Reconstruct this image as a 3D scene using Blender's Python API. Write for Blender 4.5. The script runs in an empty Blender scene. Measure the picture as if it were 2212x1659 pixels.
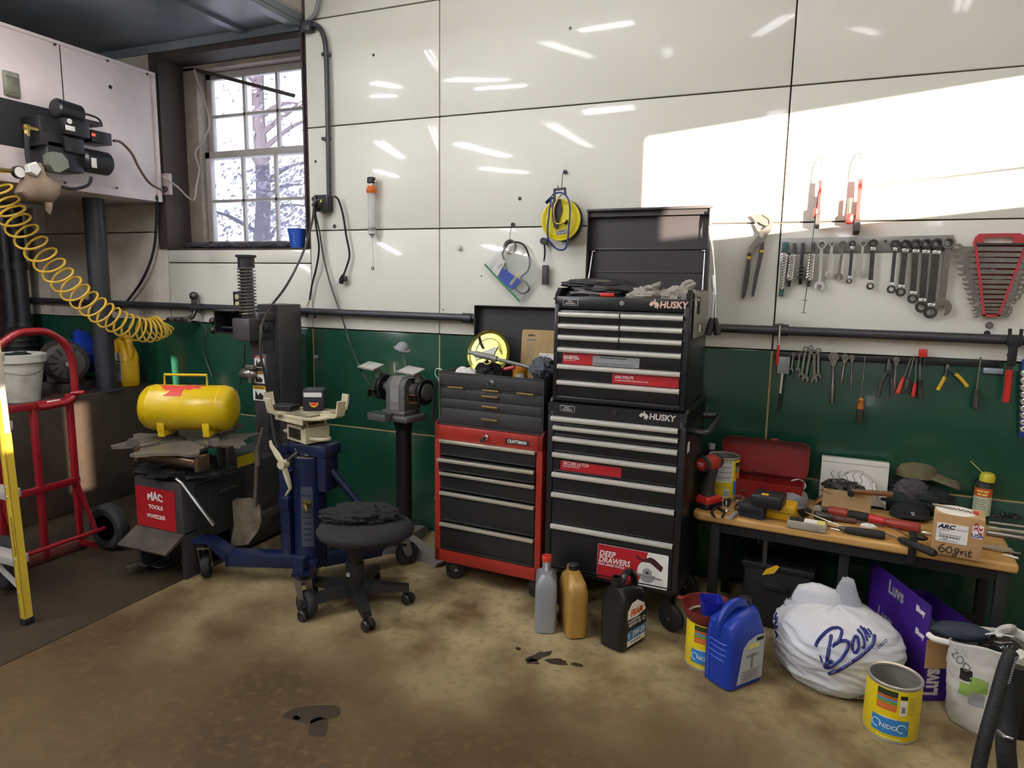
import bpy, bmesh, math, random
from mathutils import Vector, Matrix, noise
from math import sin, cos, pi, radians, sqrt
C = bpy.context.scene.collection
SC = bpy.context.scene
V = Vector
# ---------------------------------------------------------------- camera
FPX, YAW, PITCH, ROLL = 1471.8, -.391502, -.147497, .015961
CAM = V((0, -3.5, 1.507))
_f = V((sin(YAW)*cos(PITCH), cos(YAW)*cos(PITCH), sin(PITCH)))
_r = V((cos(YAW), -sin(YAW), 0)); _u = _r.cross(_f)
RT = _r*cos(ROLL) + _u*sin(ROLL); UP = _u*cos(ROLL) - _r*sin(ROLL)
cam = bpy.data.cameras.new('camera'); co = bpy.data.objects.new('camera', cam); C.objects.link(co)
m = Matrix((RT, UP, -_f)).transposed().to_4x4(); m.translation = CAM; co.matrix_world = m
cam.sensor_fit = 'HORIZONTAL'; cam.sensor_width = 36; cam.lens = 36*FPX/2212; cam.clip_start = .05
SC.camera = co
# ---------------------------------------------------------------- sky, sun, exposure
w = bpy.data.worlds.new('sky'); SC.world = w; w.use_nodes = True
bg = w.node_tree.nodes['Background']; bg.inputs[0].default_value = (.80, .86, 1, 1); bg.inputs[1].default_value = 3.6
sun = bpy.data.lights.new('sun', 'SUN'); so = bpy.data.objects.new('sun', sun); C.objects.link(so)
SUND = V((-.6, 1, -.058)).normalized()
so.rotation_euler = SUND.to_track_quat('-Z', 'Y').to_euler(); so.location = (9, -15, 3)
sun.energy = 38; sun.color = (1, .83, .66); sun.angle = radians(.35)
SC.view_settings.view_transform = 'Standard'; SC.view_settings.look = 'None'
SC.view_settings.exposure = 0.0; SC.view_settings.gamma = 1; SC.view_settings.use_curve_mapping = False
try:
    SC.cycles.max_bounces = 8; SC.cycles.caustics_reflective = False; SC.cycles.caustics_refractive = False
    SC.cycles.sample_clamp_indirect = 6
except Exception: pass

# a photograph pixel (2212 x 1659) seen at a known depth: the point on the plane y=c, z=c or x=c
def ray(px, py): return RT*(px-1106) - UP*(py-829.5) + _f*FPX
def Yp(px, py, c=0.): d = ray(px, py); return CAM + d*((c-CAM.y)/d.y)
def Zp(px, py, c=0.): d = ray(px, py); return CAM + d*((c-CAM.z)/d.z)
def Xp(px, py, c): d = ray(px, py); return CAM + d*((c-CAM.x)/d.x)
def W(px, py, d=.02): return Yp(px, py, -d)

# ---------------------------------------------------------------- materials
def lin(c):
    if isinstance(c, str): c = [int(c[i:i+2], 16)/255 for i in (0, 2, 4)]
    return [x/12.92 if x <= .04045 else ((x+.055)/1.055)**2.4 for x in c]
MATS = {}
def mat(name, col, rough=.5, metal=0, var=0., scale=6., col2=None, bump=0., bscale=40., spec=.5, trans=0., alpha=1., emit=0., coat=0., stretch=None, detail=4., lo=.35, hi=.7):
    M = bpy.data.materials.new(name); M.use_nodes = True; nt = M.node_tree; b = nt.nodes['Principled BSDF']
    c = lin(col); b.inputs['Base Color'].default_value = (*c, 1)
    b.inputs['Roughness'].default_value = rough; b.inputs['Metallic'].default_value = metal
    b.inputs['Specular IOR Level'].default_value = spec; b.inputs['Transmission Weight'].default_value = trans
    b.inputs['Alpha'].default_value = alpha; b.inputs['Coat Weight'].default_value = coat
    if emit: b.inputs['Emission Color'].default_value = (*c, 1); b.inputs['Emission Strength'].default_value = emit
    if var or col2 or bump:
        tc = nt.nodes.new('ShaderNodeTexCoord'); src = tc.outputs['Object']
        if stretch:
            mp = nt.nodes.new('ShaderNodeMapping'); mp.inputs['Scale'].default_value = stretch; nt.links.new(src, mp.inputs[0]); src = mp.outputs[0]
    if var or col2:
        n = nt.nodes.new('ShaderNodeTexNoise'); n.inputs['Scale'].default_value = scale; n.inputs['Detail'].default_value = detail; n.inputs['Roughness'].default_value = .6
        nt.links.new(src, n.inputs['Vector'])
        mr = nt.nodes.new('ShaderNodeMapRange'); mr.inputs[1].default_value = lo; mr.inputs[2].default_value = hi; nt.links.new(n.outputs[0], mr.inputs[0])
        mx = nt.nodes.new('ShaderNodeMix'); mx.data_type = 'RGBA'
        mx.inputs[6].default_value = (*c, 1); c2 = lin(col2) if col2 else [x*(1-var) for x in c]
        mx.inputs[7].default_value = (*c2, 1); nt.links.new(mr.outputs[0], mx.inputs[0]); nt.links.new(mx.outputs[2], b.inputs['Base Color'])
    if bump:
        n2 = nt.nodes.new('ShaderNodeTexNoise'); n2.inputs['Scale'].default_value = bscale; n2.inputs['Detail'].default_value = 3; nt.links.new(src, n2.inputs['Vector'])
        bp = nt.nodes.new('ShaderNodeBump'); bp.inputs['Strength'].default_value = bump; bp.inputs['Distance'].default_value = .01
        nt.links.new(n2.outputs[0], bp.inputs['Height']); nt.links.new(bp.outputs[0], b.inputs['Normal'])
    MATS[name] = M; return M
m_black = mat('black_paint', '19191c', .38, var=.25)
m_blackm = mat('black_matte', '1a1a1b', .7, var=.3)
m_blackp = mat('black_plastic', '161618', .45)
m_rubber = mat('black_rubber', '191919', .75, var=.2)
m_chest = mat('cabinet_black', '17171a', .33, var=.15, bump=.03, bscale=300)
m_chest2 = mat('toolbox_wrinkle_black', '2a2a2b', .55, var=.12, bump=.12, bscale=500)
m_steel = mat('brushed_steel', 'c2c2c0', .28, 1, var=.18, scale=30)
m_alu = mat('aluminium_pull', 'e9e7de', .34, .6, var=.12, scale=20, stretch=(1, 1, 12))
m_chrome = mat('chrome', 'dcdcda', .16, .9)
m_tool = mat('tool_steel', '8f8a83', .28, .75, var=.25, scale=25)
m_dsteel = mat('dark_steel', '54514e', .4, .8, var=.35, scale=20)
m_brass = mat('brass', 'b79a5c', .35, .9, var=.3)
m_red = mat('red_paint', 'a82a22', .36, var=.2, scale=9)
m_redl = mat('red_plastic', 'c02a26', .4, var=.1)
m_sred = mat('sticker_red', 'a61c24', .4, var=.12, scale=14)
m_white = mat('white_plastic', 'dcdad2', .45, var=.06)
m_paper = mat('paper_white', 'd6d4cc', .7, var=.05)
m_yel = mat('yellow_paint', 'd6b510', .3, var=.14, scale=7, bump=.02)
m_yelp = mat('yellow_plastic', 'd9ab1c', .45, var=.1)
m_blue = mat('blue_plastic', '1438a6', .38, var=.12)
m_dblue = mat('jack_blue', '101c3c', .3, var=.3, scale=10)
m_cream = mat('cream_paint', 'c6bd9d', .42, var=.18, scale=14)
m_orange = mat('orange_plastic', 'd2691c', .45)
m_cardb = mat('cardboard', 'b28b5c', .8, var=.12, scale=12)
m_cardd = mat('cardboard_pale', 'b09468', .8, var=.12, scale=12)
m_cloth = mat('black_cloth', '121214', .9, var=.35, scale=40, bump=.3, bscale=200)
m_grey = mat('grey_plastic', '8b8d8f', .45, var=.1)
m_lblk = mat('print_black', '19191b', .6)
m_lgry = mat('print_grey', '77756f', .7)
m_lwht = mat('print_white', 'e6e4de', .5)
m_lblue = mat('print_navy', '1b1f6b', .5)
m_lyel = mat('print_yellow', 'd8cf6a', .6)
m_tan = mat('tan_seam', 'a8935f', .7, var=.3, scale=12)

# ---------------------------------------------------------------- mesh helpers
def fr(o, x, y):
    x = V(x).normalized(); y = V(y); y = (y - x*y.dot(x)).normalized(); z = x.cross(y)
    M = Matrix((x, y, z)).transposed().to_4x4(); M.translation = V(o); return M
def T(x=0, y=0, z=0): return Matrix.Translation((x, y, z))
def Rz(a): return Matrix.Rotation(a, 4, 'Z')
def Rx(a): return Matrix.Rotation(a, 4, 'X')
def Ry(a): return Matrix.Rotation(a, 4, 'Y')
I4 = Matrix.Identity(4)
def axis(a, b):
    a = V(a); b = V(b); d = b-a; M = d.to_track_quat('Z', 'Y').to_matrix().to_4x4(); M.translation = a; return M, d.length
def smooth_path(pts, n=6):
    P = [V(p) for p in pts]; out = []
    for i in range(len(P)-1):
        p0 = P[max(i-1, 0)]; p1 = P[i]; p2 = P[i+1]; p3 = P[min(i+2, len(P)-1)]
        for k in range(n):
            t = k/n; out.append(.5*((2*p1)+(p2-p0)*t+(2*p0-5*p1+4*p2-p3)*t*t+(3*p1-p0-3*p2+p3)*t**3))
    out.append(P[-1]); return out
class MB:
    def __init__(s): s.bm = bmesh.new(); s.m = 0
    def add(s, vs, fs, M=I4):
        bv = [s.bm.verts.new(M @ V(v)) for v in vs]
        for f in fs:
            try: q = s.bm.faces.new([bv[i] for i in f]); q.material_index = s.m
            except ValueError: pass
        return s
    def box(s, c, d, M=I4, bev=0., seg=2):
        t = bmesh.new(); bmesh.ops.create_cube(t, size=1)
        for v in t.verts: v.co = V((v.co.x*d[0], v.co.y*d[1], v.co.z*d[2]))
        if bev: bmesh.ops.bevel(t, geom=t.edges[:], offset=min(bev, min(d)*.49), segments=seg, affect='EDGES', profile=.5)
        t.verts.index_update(); s.add([v.co + V(c) for v in t.verts], [[v.index for v in f.verts] for f in t.faces], M); t.free(); return s
    def box2(s, a, b, M=I4, bev=0.):
        return s.box([(a[i]+b[i])/2 for i in (0, 1, 2)], [abs(b[i]-a[i]) for i in (0, 1, 2)], M, bev)
    def lathe(s, prof, M=I4, n=24, caps=True):
        vs = []; fs = []; k = len(prof)
        for r, z in prof:
            for i in range(n): a = 2*pi*i/n; vs.append((max(r, 1e-5)*cos(a), max(r, 1e-5)*sin(a), z))
        for j in range(k-1):
            for i in range(n): i2 = (i+1) % n; fs.append((j*n+i, j*n+i2, (j+1)*n+i2, (j+1)*n+i))
        if caps: fs.append(tuple(range(n-1, -1, -1))); fs.append(tuple((k-1)*n+i for i in range(n)))
        return s.add(vs, fs, M)
    def cyl(s, a, b, r, r2=None, n=14, bev=0.):
        M, L = axis(a, b); r2 = r if r2 is None else r2
        p = [(r, 0), (r2, L)] if not bev else [(r-bev, 0), (r, bev), (r2, L-bev), (r2-bev, L)]
        return s.lathe(p, M, n)
    def tube(s, pts, r, n=8, closed=False, sx=1., caps=True):
        P = [V(p) for p in pts]; k = len(P); rings = []; up = None
        for i in range(k):
            a = P[(i-1) % k] if (closed or i > 0) else P[0]; b = P[(i+1) % k] if (closed or i < k-1) else P[-1]
            t = (b-a).normalized()
            if t.length < .5: t = V((0, 0, 1))
            if up is None: up = V((0, 0, 1)) if abs(t.z) < .9 else V((0, 1, 0))
            x = t.cross(up)
            if x.length < 1e-4: x = t.orthogonal()
            x.normalize(); up = x.cross(t).normalized()
            rr = r[i] if isinstance(r, (list, tuple)) else r
            rings.append([P[i] + x*(rr*sx*cos(2*pi*j/n)) + up*(rr*sin(2*pi*j/n)) for j in range(n)])
        return s.loft(rings, closed, caps)
    def loft(s, rings, closed=False, caps=True, M=I4):
        n = len(rings[0]); k = len(rings); vs = [p for r in rings for p in r]; fs = []
        for j in range(k if closed else k-1):
            for i in range(n): j2 = (j+1) % k; i2 = (i+1) % n; fs.append((j*n+i, j*n+i2, j2*n+i2, j2*n+i))
        if caps and not closed: fs.append(tuple(range(n-1, -1, -1))); fs.append(tuple((k-1)*n+i for i in range(n)))
        return s.add(vs, fs, M)
    def prism(s, out, t, M=I4):
        n = len(out); a = sum(out[i][0]*out[(i+1) % n][1]-out[(i+1) % n][0]*out[i][1] for i in range(n))
        if a < 0: out = out[::-1]
        vs = [(x, y, 0) for x, y in out]+[(x, y, t) for x, y in out]
        return s.add(vs, [tuple(range(n-1, -1, -1)), tuple(range(n, 2*n))]+[(i, (i+1) % n, n+(i+1) % n, n+i) for i in range(n)], M)
    def sph(s, c, r, M=I4, n=16, k=10):
        if not isinstance(r, (tuple, list)): r = (r, r, r)
        vs = []; fs = []
        for j in range(1, k):
            p = pi*j/k
            for i in range(n): a = 2*pi*i/n; vs.append((c[0]+r[0]*sin(p)*cos(a), c[1]+r[1]*sin(p)*sin(a), c[2]+r[2]*cos(p)))
        for j in range(k-2):
            for i in range(n): i2 = (i+1) % n; fs.append((j*n+i, (j+1)*n+i, (j+1)*n+i2, j*n+i2))
        t = len(vs); vs += [(c[0], c[1], c[2]+r[2]), (c[0], c[1], c[2]-r[2])]
        for i in range(n): i2 = (i+1) % n; fs.append((t, i, i2)); fs.append((t+1, (k-2)*n+i2, (k-2)*n+i))
        return s.add(vs, fs, M)
    def ring(s, R, r, M=I4, n=20, k=8, sz=1.):     # torus in the local xy plane
        rings = [[((R+r*cos(b))*cos(a), (R+r*cos(b))*sin(a), r*sz*sin(b)) for b in [2*pi*j/k for j in range(k)]] for a in [2*pi*i/n for i in range(n)]]
        return s.loft(rings, closed=True, M=M)
    def grid(s, fn, nu, nv, t=0.):                 # fn(u,v)->point ; optional thickness by solidify
        vs = [fn(i/nu, j/nv) for j in range(nv+1) for i in range(nu+1)]
        return s.add(vs, [(j*(nu+1)+i, j*(nu+1)+i+1, (j+1)*(nu+1)+i+1, (j+1)*(nu+1)+i) for j in range(nv) for i in range(nu)])
    def build(s, name, mats, parent=None, world=False, sharp=35, smooth=True, sol=0., sub=0):
        if parent is not None and world:
            inv = WM(parent).inverted()
            for v in s.bm.verts: v.co = inv @ v.co
        bmesh.ops.recalc_face_normals(s.bm, faces=s.bm.faces[:])
        me = bpy.data.meshes.new(name); s.bm.to_mesh(me); s.bm.free()
        for mm in (mats if isinstance(mats, (list, tuple)) else [mats]): me.materials.append(mm)
        if smooth and len(me.polygons):
            me.polygons.foreach_set('use_smooth', [True]*len(me.polygons))
            me.set_sharp_from_angle(angle=radians(sharp))
        o = bpy.data.objects.new(name, me); C.objects.link(o); o.parent = parent
        if sol: md = o.modifiers.new('thickness', 'SOLIDIFY'); md.thickness = sol; md.offset = 0
        if sub: md = o.modifiers.new('smooth', 'SUBSURF'); md.levels = sub; md.render_levels = sub
        return o
def WM(o):
    M = o.matrix_basis.copy()
    return WM(o.parent) @ M if o.parent else M
def tag(o, label, cat, group=None, kind=None):
    if label: o['label'] = label
    if cat: o['category'] = cat
    if group: o['group'] = group
    if kind: o['kind'] = kind
    return o
def thing(name, label, cat, loc=(0, 0, 0), rotz=0., group=None, M=None):
    o = bpy.data.objects.new(name, None); C.objects.link(o); o.empty_display_size = .05
    if M is not None: o.matrix_basis = M
    else: o.location = loc; o.rotation_euler = (0, 0, rotz)
    return tag(o, label, cat, group)
def struct(o): o['kind'] = 'structure'; return o
def copy_thing(o, loc=None, label=None, M=None):
    def cp(a, par):
        c = a.copy(); C.objects.link(c); c.parent = par
        for ch in [x for x in bpy.data.objects if x.parent == a]: cp(ch, c)
        return c
    c = cp(o, None)
    if loc is not None: c.location = loc
    if M is not None: c.matrix_basis = M
    if label: c['label'] = label
    return c
def text(s, size, M, m, parent=None, bold=0., shear=0., align='CENTER', ext=.0004, xs=1., fn=None, world=False, name='lettering', sp=1.):
    cu = bpy.data.curves.new(name, 'FONT'); cu.body = s; cu.size = size; cu.align_x = align; cu.align_y = 'CENTER'
    cu.offset = bold*size; cu.shear = shear; cu.extrude = 0 if fn else ext; cu.resolution_u = 3; cu.space_character = sp
    o = bpy.data.objects.new(name, cu); C.objects.link(o)
    me = bpy.data.meshes.new_from_object(o.evaluated_get(bpy.context.evaluated_depsgraph_get()))
    bpy.data.objects.remove(o); bpy.data.curves.remove(cu)
    bm = bmesh.new(); bm.from_mesh(me)
    if fn:
        bmesh.ops.triangulate(bm, faces=bm.faces[:])
        bmesh.ops.subdivide_edges(bm, edges=[e for e in bm.edges if e.calc_length() > size*.35], cuts=1)
        for v in bm.verts: v.co = fn(v.co.x*xs, v.co.y)
    else:
        for v in bm.verts: v.co = M @ V((v.co.x*xs, v.co.y, v.co.z+ext))
    if parent is not None and world:
        inv = WM(parent).inverted()
        for v in bm.verts: v.co = inv @ v.co
    bm.to_mesh(me); bm.free(); me.materials.clear(); me.materials.append(m); me.name = name
    o = bpy.data.objects.new(name, me); C.objects.link(o); o.parent = parent; return o
def rrect(w, h, r=.01, n=4):
    out = []
    for cx, cy, a0 in ((w/2-r, h/2-r, 0), (-w/2+r, h/2-r, 90), (-w/2+r, -h/2+r, 180), (w/2-r, -h/2+r, 270)):
        for i in range(n+1): a = radians(a0+90*i/n); out.append((cx+r*cos(a), cy+r*sin(a)))
    return out
def crumple(c, size, seed, amp=.35, fq=2.2, n=28, k=18, flat=None, M=I4, mb=None, ridge=1.):
    """a heap of cloth: an ellipsoid folded by ridged noise"""
    mb = mb or MB(); t = MB(); t.sph((0, 0, 0), 1, n=n, k=k); off = V((seed*7.3, seed*3.1, seed*5.7))
    for v in t.bm.verts:
        p = v.co.copy(); q = p*fq+off; a = noise.noise(q); b = noise.noise(q*2.3+V((9, 2, 4)))
        d = 1+amp*((1-abs(a)*2.2)*ridge*.6+b*.5); p = p*d
        p = V((p.x*size[0], p.y*size[1], p.z*size[2]))
        if flat is not None and p.z < flat: p.z = flat
        v.co = M @ (p+V(c))
    t.bm.verts.index_update(); mb.add([v.co for v in t.bm.verts], [[v.index for v in f.verts] for f in t.bm.faces]); t.bm.free(); return mb
# ================================================================ ROOM
XR, YB, XL, ZC = 2.5, -7.0, -5.6, 3.75
m_pan = mat('porcelain_white', 'e4e3d6', .4, var=.05, scale=1.4, spec=.25, coat=.3, bump=.012, bscale=5)
m_pan.node_tree.nodes['Principled BSDF'].inputs['Coat Roughness'].default_value = .07
m_pdir = mat('porcelain_dirty', 'd6cfc1', .3, col2='a89d8e', scale=2.6, bump=.015, bscale=5)
m_grn = mat('porcelain_green', '1c4837', .16, var=.22, scale=2.2, coat=.2, bump=.012, bscale=5)
m_seam = mat('seam_dark', '4a4036', .8, var=.5, scale=14)
m_rail = mat('pipe_dark', '33343a', .42, var=.3, scale=14)
m_wood = mat('window_wood_dark', '44362f', .65, col2='2b2622', scale=5, stretch=(1, 1, .2))
m_woodw = mat('window_paint_old', '9a8d80', .55, col2='7d7068', scale=6)
m_soot = mat('soot_metal', '80898f', .3, col2='5f676c', scale=1.6, spec=.5)
m_wallp = mat('wall_paint', 'b9b4a8', .6, var=.1, scale=2)
m_brick = mat('brick_dark', '47362f', .85, col2='2c2420', scale=9, stretch=(1, 1, 4), bump=.3, bscale=20)

# --- floor: poured slab, paler near the cabinets, browner out in the bay
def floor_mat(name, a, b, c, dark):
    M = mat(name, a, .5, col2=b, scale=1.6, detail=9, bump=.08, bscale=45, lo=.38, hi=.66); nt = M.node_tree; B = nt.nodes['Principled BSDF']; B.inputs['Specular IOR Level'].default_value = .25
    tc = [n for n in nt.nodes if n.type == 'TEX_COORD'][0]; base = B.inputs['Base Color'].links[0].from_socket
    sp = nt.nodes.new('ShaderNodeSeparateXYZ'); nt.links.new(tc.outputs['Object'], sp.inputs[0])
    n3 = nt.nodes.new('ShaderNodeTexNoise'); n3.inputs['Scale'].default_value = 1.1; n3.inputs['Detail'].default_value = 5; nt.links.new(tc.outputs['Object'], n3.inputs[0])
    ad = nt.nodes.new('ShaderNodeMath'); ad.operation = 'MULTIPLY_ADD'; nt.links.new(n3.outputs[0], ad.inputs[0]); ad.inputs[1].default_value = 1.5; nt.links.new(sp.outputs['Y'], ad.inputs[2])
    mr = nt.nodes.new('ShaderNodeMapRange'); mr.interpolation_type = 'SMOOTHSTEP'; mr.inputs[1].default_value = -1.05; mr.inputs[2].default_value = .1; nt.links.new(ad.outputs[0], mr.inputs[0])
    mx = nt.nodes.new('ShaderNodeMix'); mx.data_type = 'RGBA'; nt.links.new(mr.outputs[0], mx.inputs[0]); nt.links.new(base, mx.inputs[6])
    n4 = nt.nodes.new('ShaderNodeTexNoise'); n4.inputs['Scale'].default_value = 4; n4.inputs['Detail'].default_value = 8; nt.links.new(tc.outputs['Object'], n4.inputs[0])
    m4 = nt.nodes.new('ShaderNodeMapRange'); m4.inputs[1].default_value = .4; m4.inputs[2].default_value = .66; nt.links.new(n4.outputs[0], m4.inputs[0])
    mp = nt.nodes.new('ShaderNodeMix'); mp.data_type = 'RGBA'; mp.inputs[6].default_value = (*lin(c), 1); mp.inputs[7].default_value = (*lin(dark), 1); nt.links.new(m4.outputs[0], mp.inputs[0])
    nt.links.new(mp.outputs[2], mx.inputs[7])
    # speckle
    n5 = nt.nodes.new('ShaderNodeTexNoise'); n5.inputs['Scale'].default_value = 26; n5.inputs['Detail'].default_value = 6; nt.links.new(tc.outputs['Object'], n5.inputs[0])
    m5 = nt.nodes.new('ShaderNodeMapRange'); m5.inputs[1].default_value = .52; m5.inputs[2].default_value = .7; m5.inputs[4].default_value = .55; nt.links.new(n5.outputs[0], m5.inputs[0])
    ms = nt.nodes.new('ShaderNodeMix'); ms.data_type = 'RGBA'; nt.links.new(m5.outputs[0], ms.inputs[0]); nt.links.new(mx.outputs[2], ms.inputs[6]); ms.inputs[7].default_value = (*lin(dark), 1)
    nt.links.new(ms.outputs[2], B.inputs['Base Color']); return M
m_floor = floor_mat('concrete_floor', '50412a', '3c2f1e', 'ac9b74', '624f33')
m_floord = floor_mat('concrete_floor_oily', '382f24', '2a231b', '3b3124', '251f18')
m_stain = mat('oil_stain', '33281d', .35, var=.3, scale=30)
def blot(mb, c, r, seed, el=1., rot=0., z=.0008):
    n = 26; random.seed(seed); out = []
    for i in range(n):
        a = 2*pi*i/n; d = r*(1+.55*noise.noise(V((cos(a)*1.4+seed, sin(a)*1.4, seed*.7))))
        x, y = d*cos(a)*el, d*sin(a); out.append((c[0]+x*cos(rot)-y*sin(rot), c[1]+x*sin(rot)+y*cos(rot), z))
    mb.add(out, [tuple(range(n))])
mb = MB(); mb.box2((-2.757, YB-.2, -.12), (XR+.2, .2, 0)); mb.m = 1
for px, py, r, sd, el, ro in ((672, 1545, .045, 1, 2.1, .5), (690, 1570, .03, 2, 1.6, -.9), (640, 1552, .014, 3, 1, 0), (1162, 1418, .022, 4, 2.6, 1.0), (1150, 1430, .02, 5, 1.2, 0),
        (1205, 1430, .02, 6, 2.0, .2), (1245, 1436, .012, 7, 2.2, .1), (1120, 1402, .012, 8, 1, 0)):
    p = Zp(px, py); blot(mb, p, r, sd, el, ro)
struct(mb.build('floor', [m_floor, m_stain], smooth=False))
mb = MB(); mb.box2((XL-.2, YB-.2, -.12), (-2.763, .2, 0)); struct(mb.build('floor', m_floord, smooth=False))
mb = MB(); mb.box2((-2.765, YB-.2, -.1), (-2.755, .2, -.006)); struct(mb.build('trim_1', m_stain, smooth=False))

# --- back wall: enamelled panels, white above, green below, around the window opening
WX0, WX1, WZ0, WZ1 = -4.03, -2.835, 1.70, 3.02
mb = MB(); mb.m = 0                                         # backing with the hole
for a, b in (((XL, .018, 0), (XR, .2, WZ0)), ((XL, .018, WZ0), (WX0, .35, WZ1)), ((WX1, .018, WZ0), (XR, .2, WZ1)), ((XL, .018, WZ1), (XR, .2, ZC))): mb.box2(a, b)
g = .0035
def panel(x0, x1, z0, z1, k, jit=0.):
    mb.m = k; mb.box2((x0+g, 0, z0+g), (x1-g, .02, z1-g), bev=.003)
xs = [-2.813, -1.907, -.0935, 1.72, XR]
zs = [1.205, 1.806, 2.414, 3.022, 3.63, ZC]
for i in range(len(xs)-1):
    for j in range(len(zs)-1):
        panel(xs[i], xs[i+1], zs[j], zs[j+1], 1)
    panel(xs[i], xs[i+1], .594, 1.205, 2); panel(xs[i], xs[i+1], 0, .594, 2)
panel(-4.028, -2.813, 1.205, 1.607, 1); panel(-4.028, -2.813, 1.607, 1.697, 1)
lx = [XL, -5.27, -4.028]
for i in (0, 1):
    for z0, z1 in ((1.205, 1.815), (1.815, 2.42), (2.42, 3.02)): panel(lx[i], lx[i+1], z0, z1, 3)
for x0, x1 in ((XL, -4.35), (-4.35, -2.813)):
    panel(x0, x1, .594, 1.205, 2); panel(x0, x1, 0, .594, 2)
mb.m = 4                                                     # pale caulk in the green seams
for x in xs[:3]: mb.box2((x-(.008 if x > -.5 else .005), .001, 0), (x+.005, .019, 1.2))
mb.box2((XL, .0015, .590), (XR, .019, .598))
mb.m = 5                                                     # screw holes and knocks
for px, py, r in ((807, 119, 4), (1232, 61, 4), (682, 349, 4), (1123, 429, 5), (723, 489, 6), (958, 669, 2), (1040, 596, 2), (663, 683, 4), (680, 684, 4), (238, 188, 3), (2137, 703, 7), (2132, 720, 6)):
    p = Yp(px, py); mb.cyl((p.x, .004, p.z), (p.x, -.002, p.z), r*.0021, n=9)
struct(mb.build('wall_back', [m_seam, m_pan, m_grn, m_pdir, m_tan, m_black]))

# --- the window, set back in the wall
m_glass = mat('window_glass', 'cfd2e8', .12, alpha=.32, var=.25, scale=14)
win = MB()
win.box2((WX0, -.004, WZ0), (WX0+.012, .34, WZ1)); win.box2((WX1-.012, .0, WZ0), (WX1, .34, WZ1))        # reveals
win.box2((WX0, .002, 2.935), (WX1, .34, WZ1)); win.box2((WX0-.06, -.012, WZ0), (WX0+.004, .02, WZ1))
win.box2((WX0, .0, WZ0-.01), (WX1, .34, WZ0+.004))
win = struct(win.build('window_1', m_wood, smooth=False))
f = MB()
f.box2((-4.02, .2, WZ0), (-3.9, .33, 2.93), bev=.004); f.box2((-2.96, .2, WZ0), (-2.847, .33, 2.93), bev=.004)
f.box2((-4.02, .2, 2.905), (-2.847, .33, 2.94), bev=.004); f.box2((-4.02, .18, WZ0), (-2.847, .33, 1.735), bev=.004)
f.build('frame', m_woodw, win)
for nm, y, z0, z1, mid in (('upper_sash', .285, 2.33, 2.905, 2.618), ('lower_sash', .245, 1.735, 2.375, 2.04)):
    s = MB(); x0, x1 = -3.9, -2.96; t = .045; bt = .03 if nm[0] == 'l' else .045
    s.box2((x0, y, z0), (x0+t, y+.035, z1), bev=.003); s.box2((x1-t, y, z0), (x1, y+.035, z1), bev=.003)
    s.box2((x0, y, z0), (x1, y+.035, z0+bt), bev=.003); s.box2((x0, y, z1-t), (x1, y+.035, z1), bev=.003)
    for k in (1, 2): xx = x0+t+(x1-x0-2*t)*k/3; s.box2((xx-.009, y+.004, z0+.01), (xx+.009, y+.03, z1-.01))
    s.box2((x0+.01, y+.004, mid-.009), (x1-.01, y+.03, mid+.009))
    so_ = s.build(nm, mat(nm+'_paint', 'b3ada6', .5, var=.15), win)
    gl = MB(); gl.box2((x0+.02, y+.014, z0+.02), (x1-.02, y+.018, z1-.02)); gl.build('glass', m_glass, so_, smooth=False)

# --- the rest of the shell
mb = MB(); mb.box2((XL-.2, YB-.2, 0), (XL, .2, ZC)); struct(mb.build('wall_left', m_brick, smooth=False))
mb = MB(); mb.box2((-2.83, YB-.2, ZC), (XR+.2, .2, ZC+.1)); struct(mb.build('ceiling', mat('ceiling_white', 'bdb9ae', .7), smooth=False))
mb = MB(); mb.box2((XL, YB, 3.02), (-2.83, 0, 3.08)); mb.m = 1; mb.box2((-2.86, YB, 3.06), (-2.83, 0, ZC+.1)); mb.m = 0
mb.box2((-3.3, YB, 3.0), (-3.24, -.03, 3.02))
mb.box2((-2.90, YB, 2.99), (-2.835, 0, 3.06)); mb.box2((XL, -.02, 2.97), (-2.84, -.001, 3.02))
struct(mb.build('ceiling', [m_soot, m_wallp], smooth=False))
# right wall: sunlight enters by a long high window
RZ0, RZ1, RY0, RY1 = 2.02, 2.552, -5.73, -1.2
mb = MB()
for a, b in (((XR, YB-.2, 0), (XR+.2, .2, RZ0)), ((XR, YB-.2, RZ1), (XR+.2, .2, ZC)), ((XR, YB-.2, RZ0), (XR+.2, RY0, RZ1)), ((XR, RY1, RZ0), (XR+.2, .2, RZ1))): mb.box2(a, b)
struct(mb.build('wall_right', m_wallp, smooth=False))
mb = MB(); mb.box2((XR+.09, RY0, 2.172), (XR+.11, RY1, 2.192)); mb.box2((XR+.05, RY1-.03, RZ0), (XR+.15, RY1, RZ1)); struct(mb.build('window_2', m_woodw, smooth=False))
mb = MB()                                                    # rear wall with the gaps added to throw sun strips on ledge and ladder
sun_slits = [(-.40, -.21, .5, 1.08), (.13, .31, 1.08, 1.36)]
x = XL-.2
for x0, x1, z0, z1 in sun_slits:
    mb.box2((x, YB-.2, 0), (x0, YB, ZC)); mb.box2((x0, YB-.2, 0), (x1, YB, z0)); mb.box2((x0, YB-.2, z1), (x1, YB, ZC)); x = x1
mb.box2((x, YB-.2, 0), (XR+.2, YB, ZC)); struct(mb.build('wall_rear', m_wallp, smooth=False))

# --- dark ledge along the left bay
LX, LZ = -4.2, .745
mb = MB(); mb.box2((XL, -5.5, 0), (LX, 0, LZ), bev=.006); m_ledge = mat('ledge_grimy', '4a3d33', .6, col2='332a23', scale=3, bump=.08, bscale=30)
struct(mb.build('wall_ledge', m_ledge))

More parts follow.
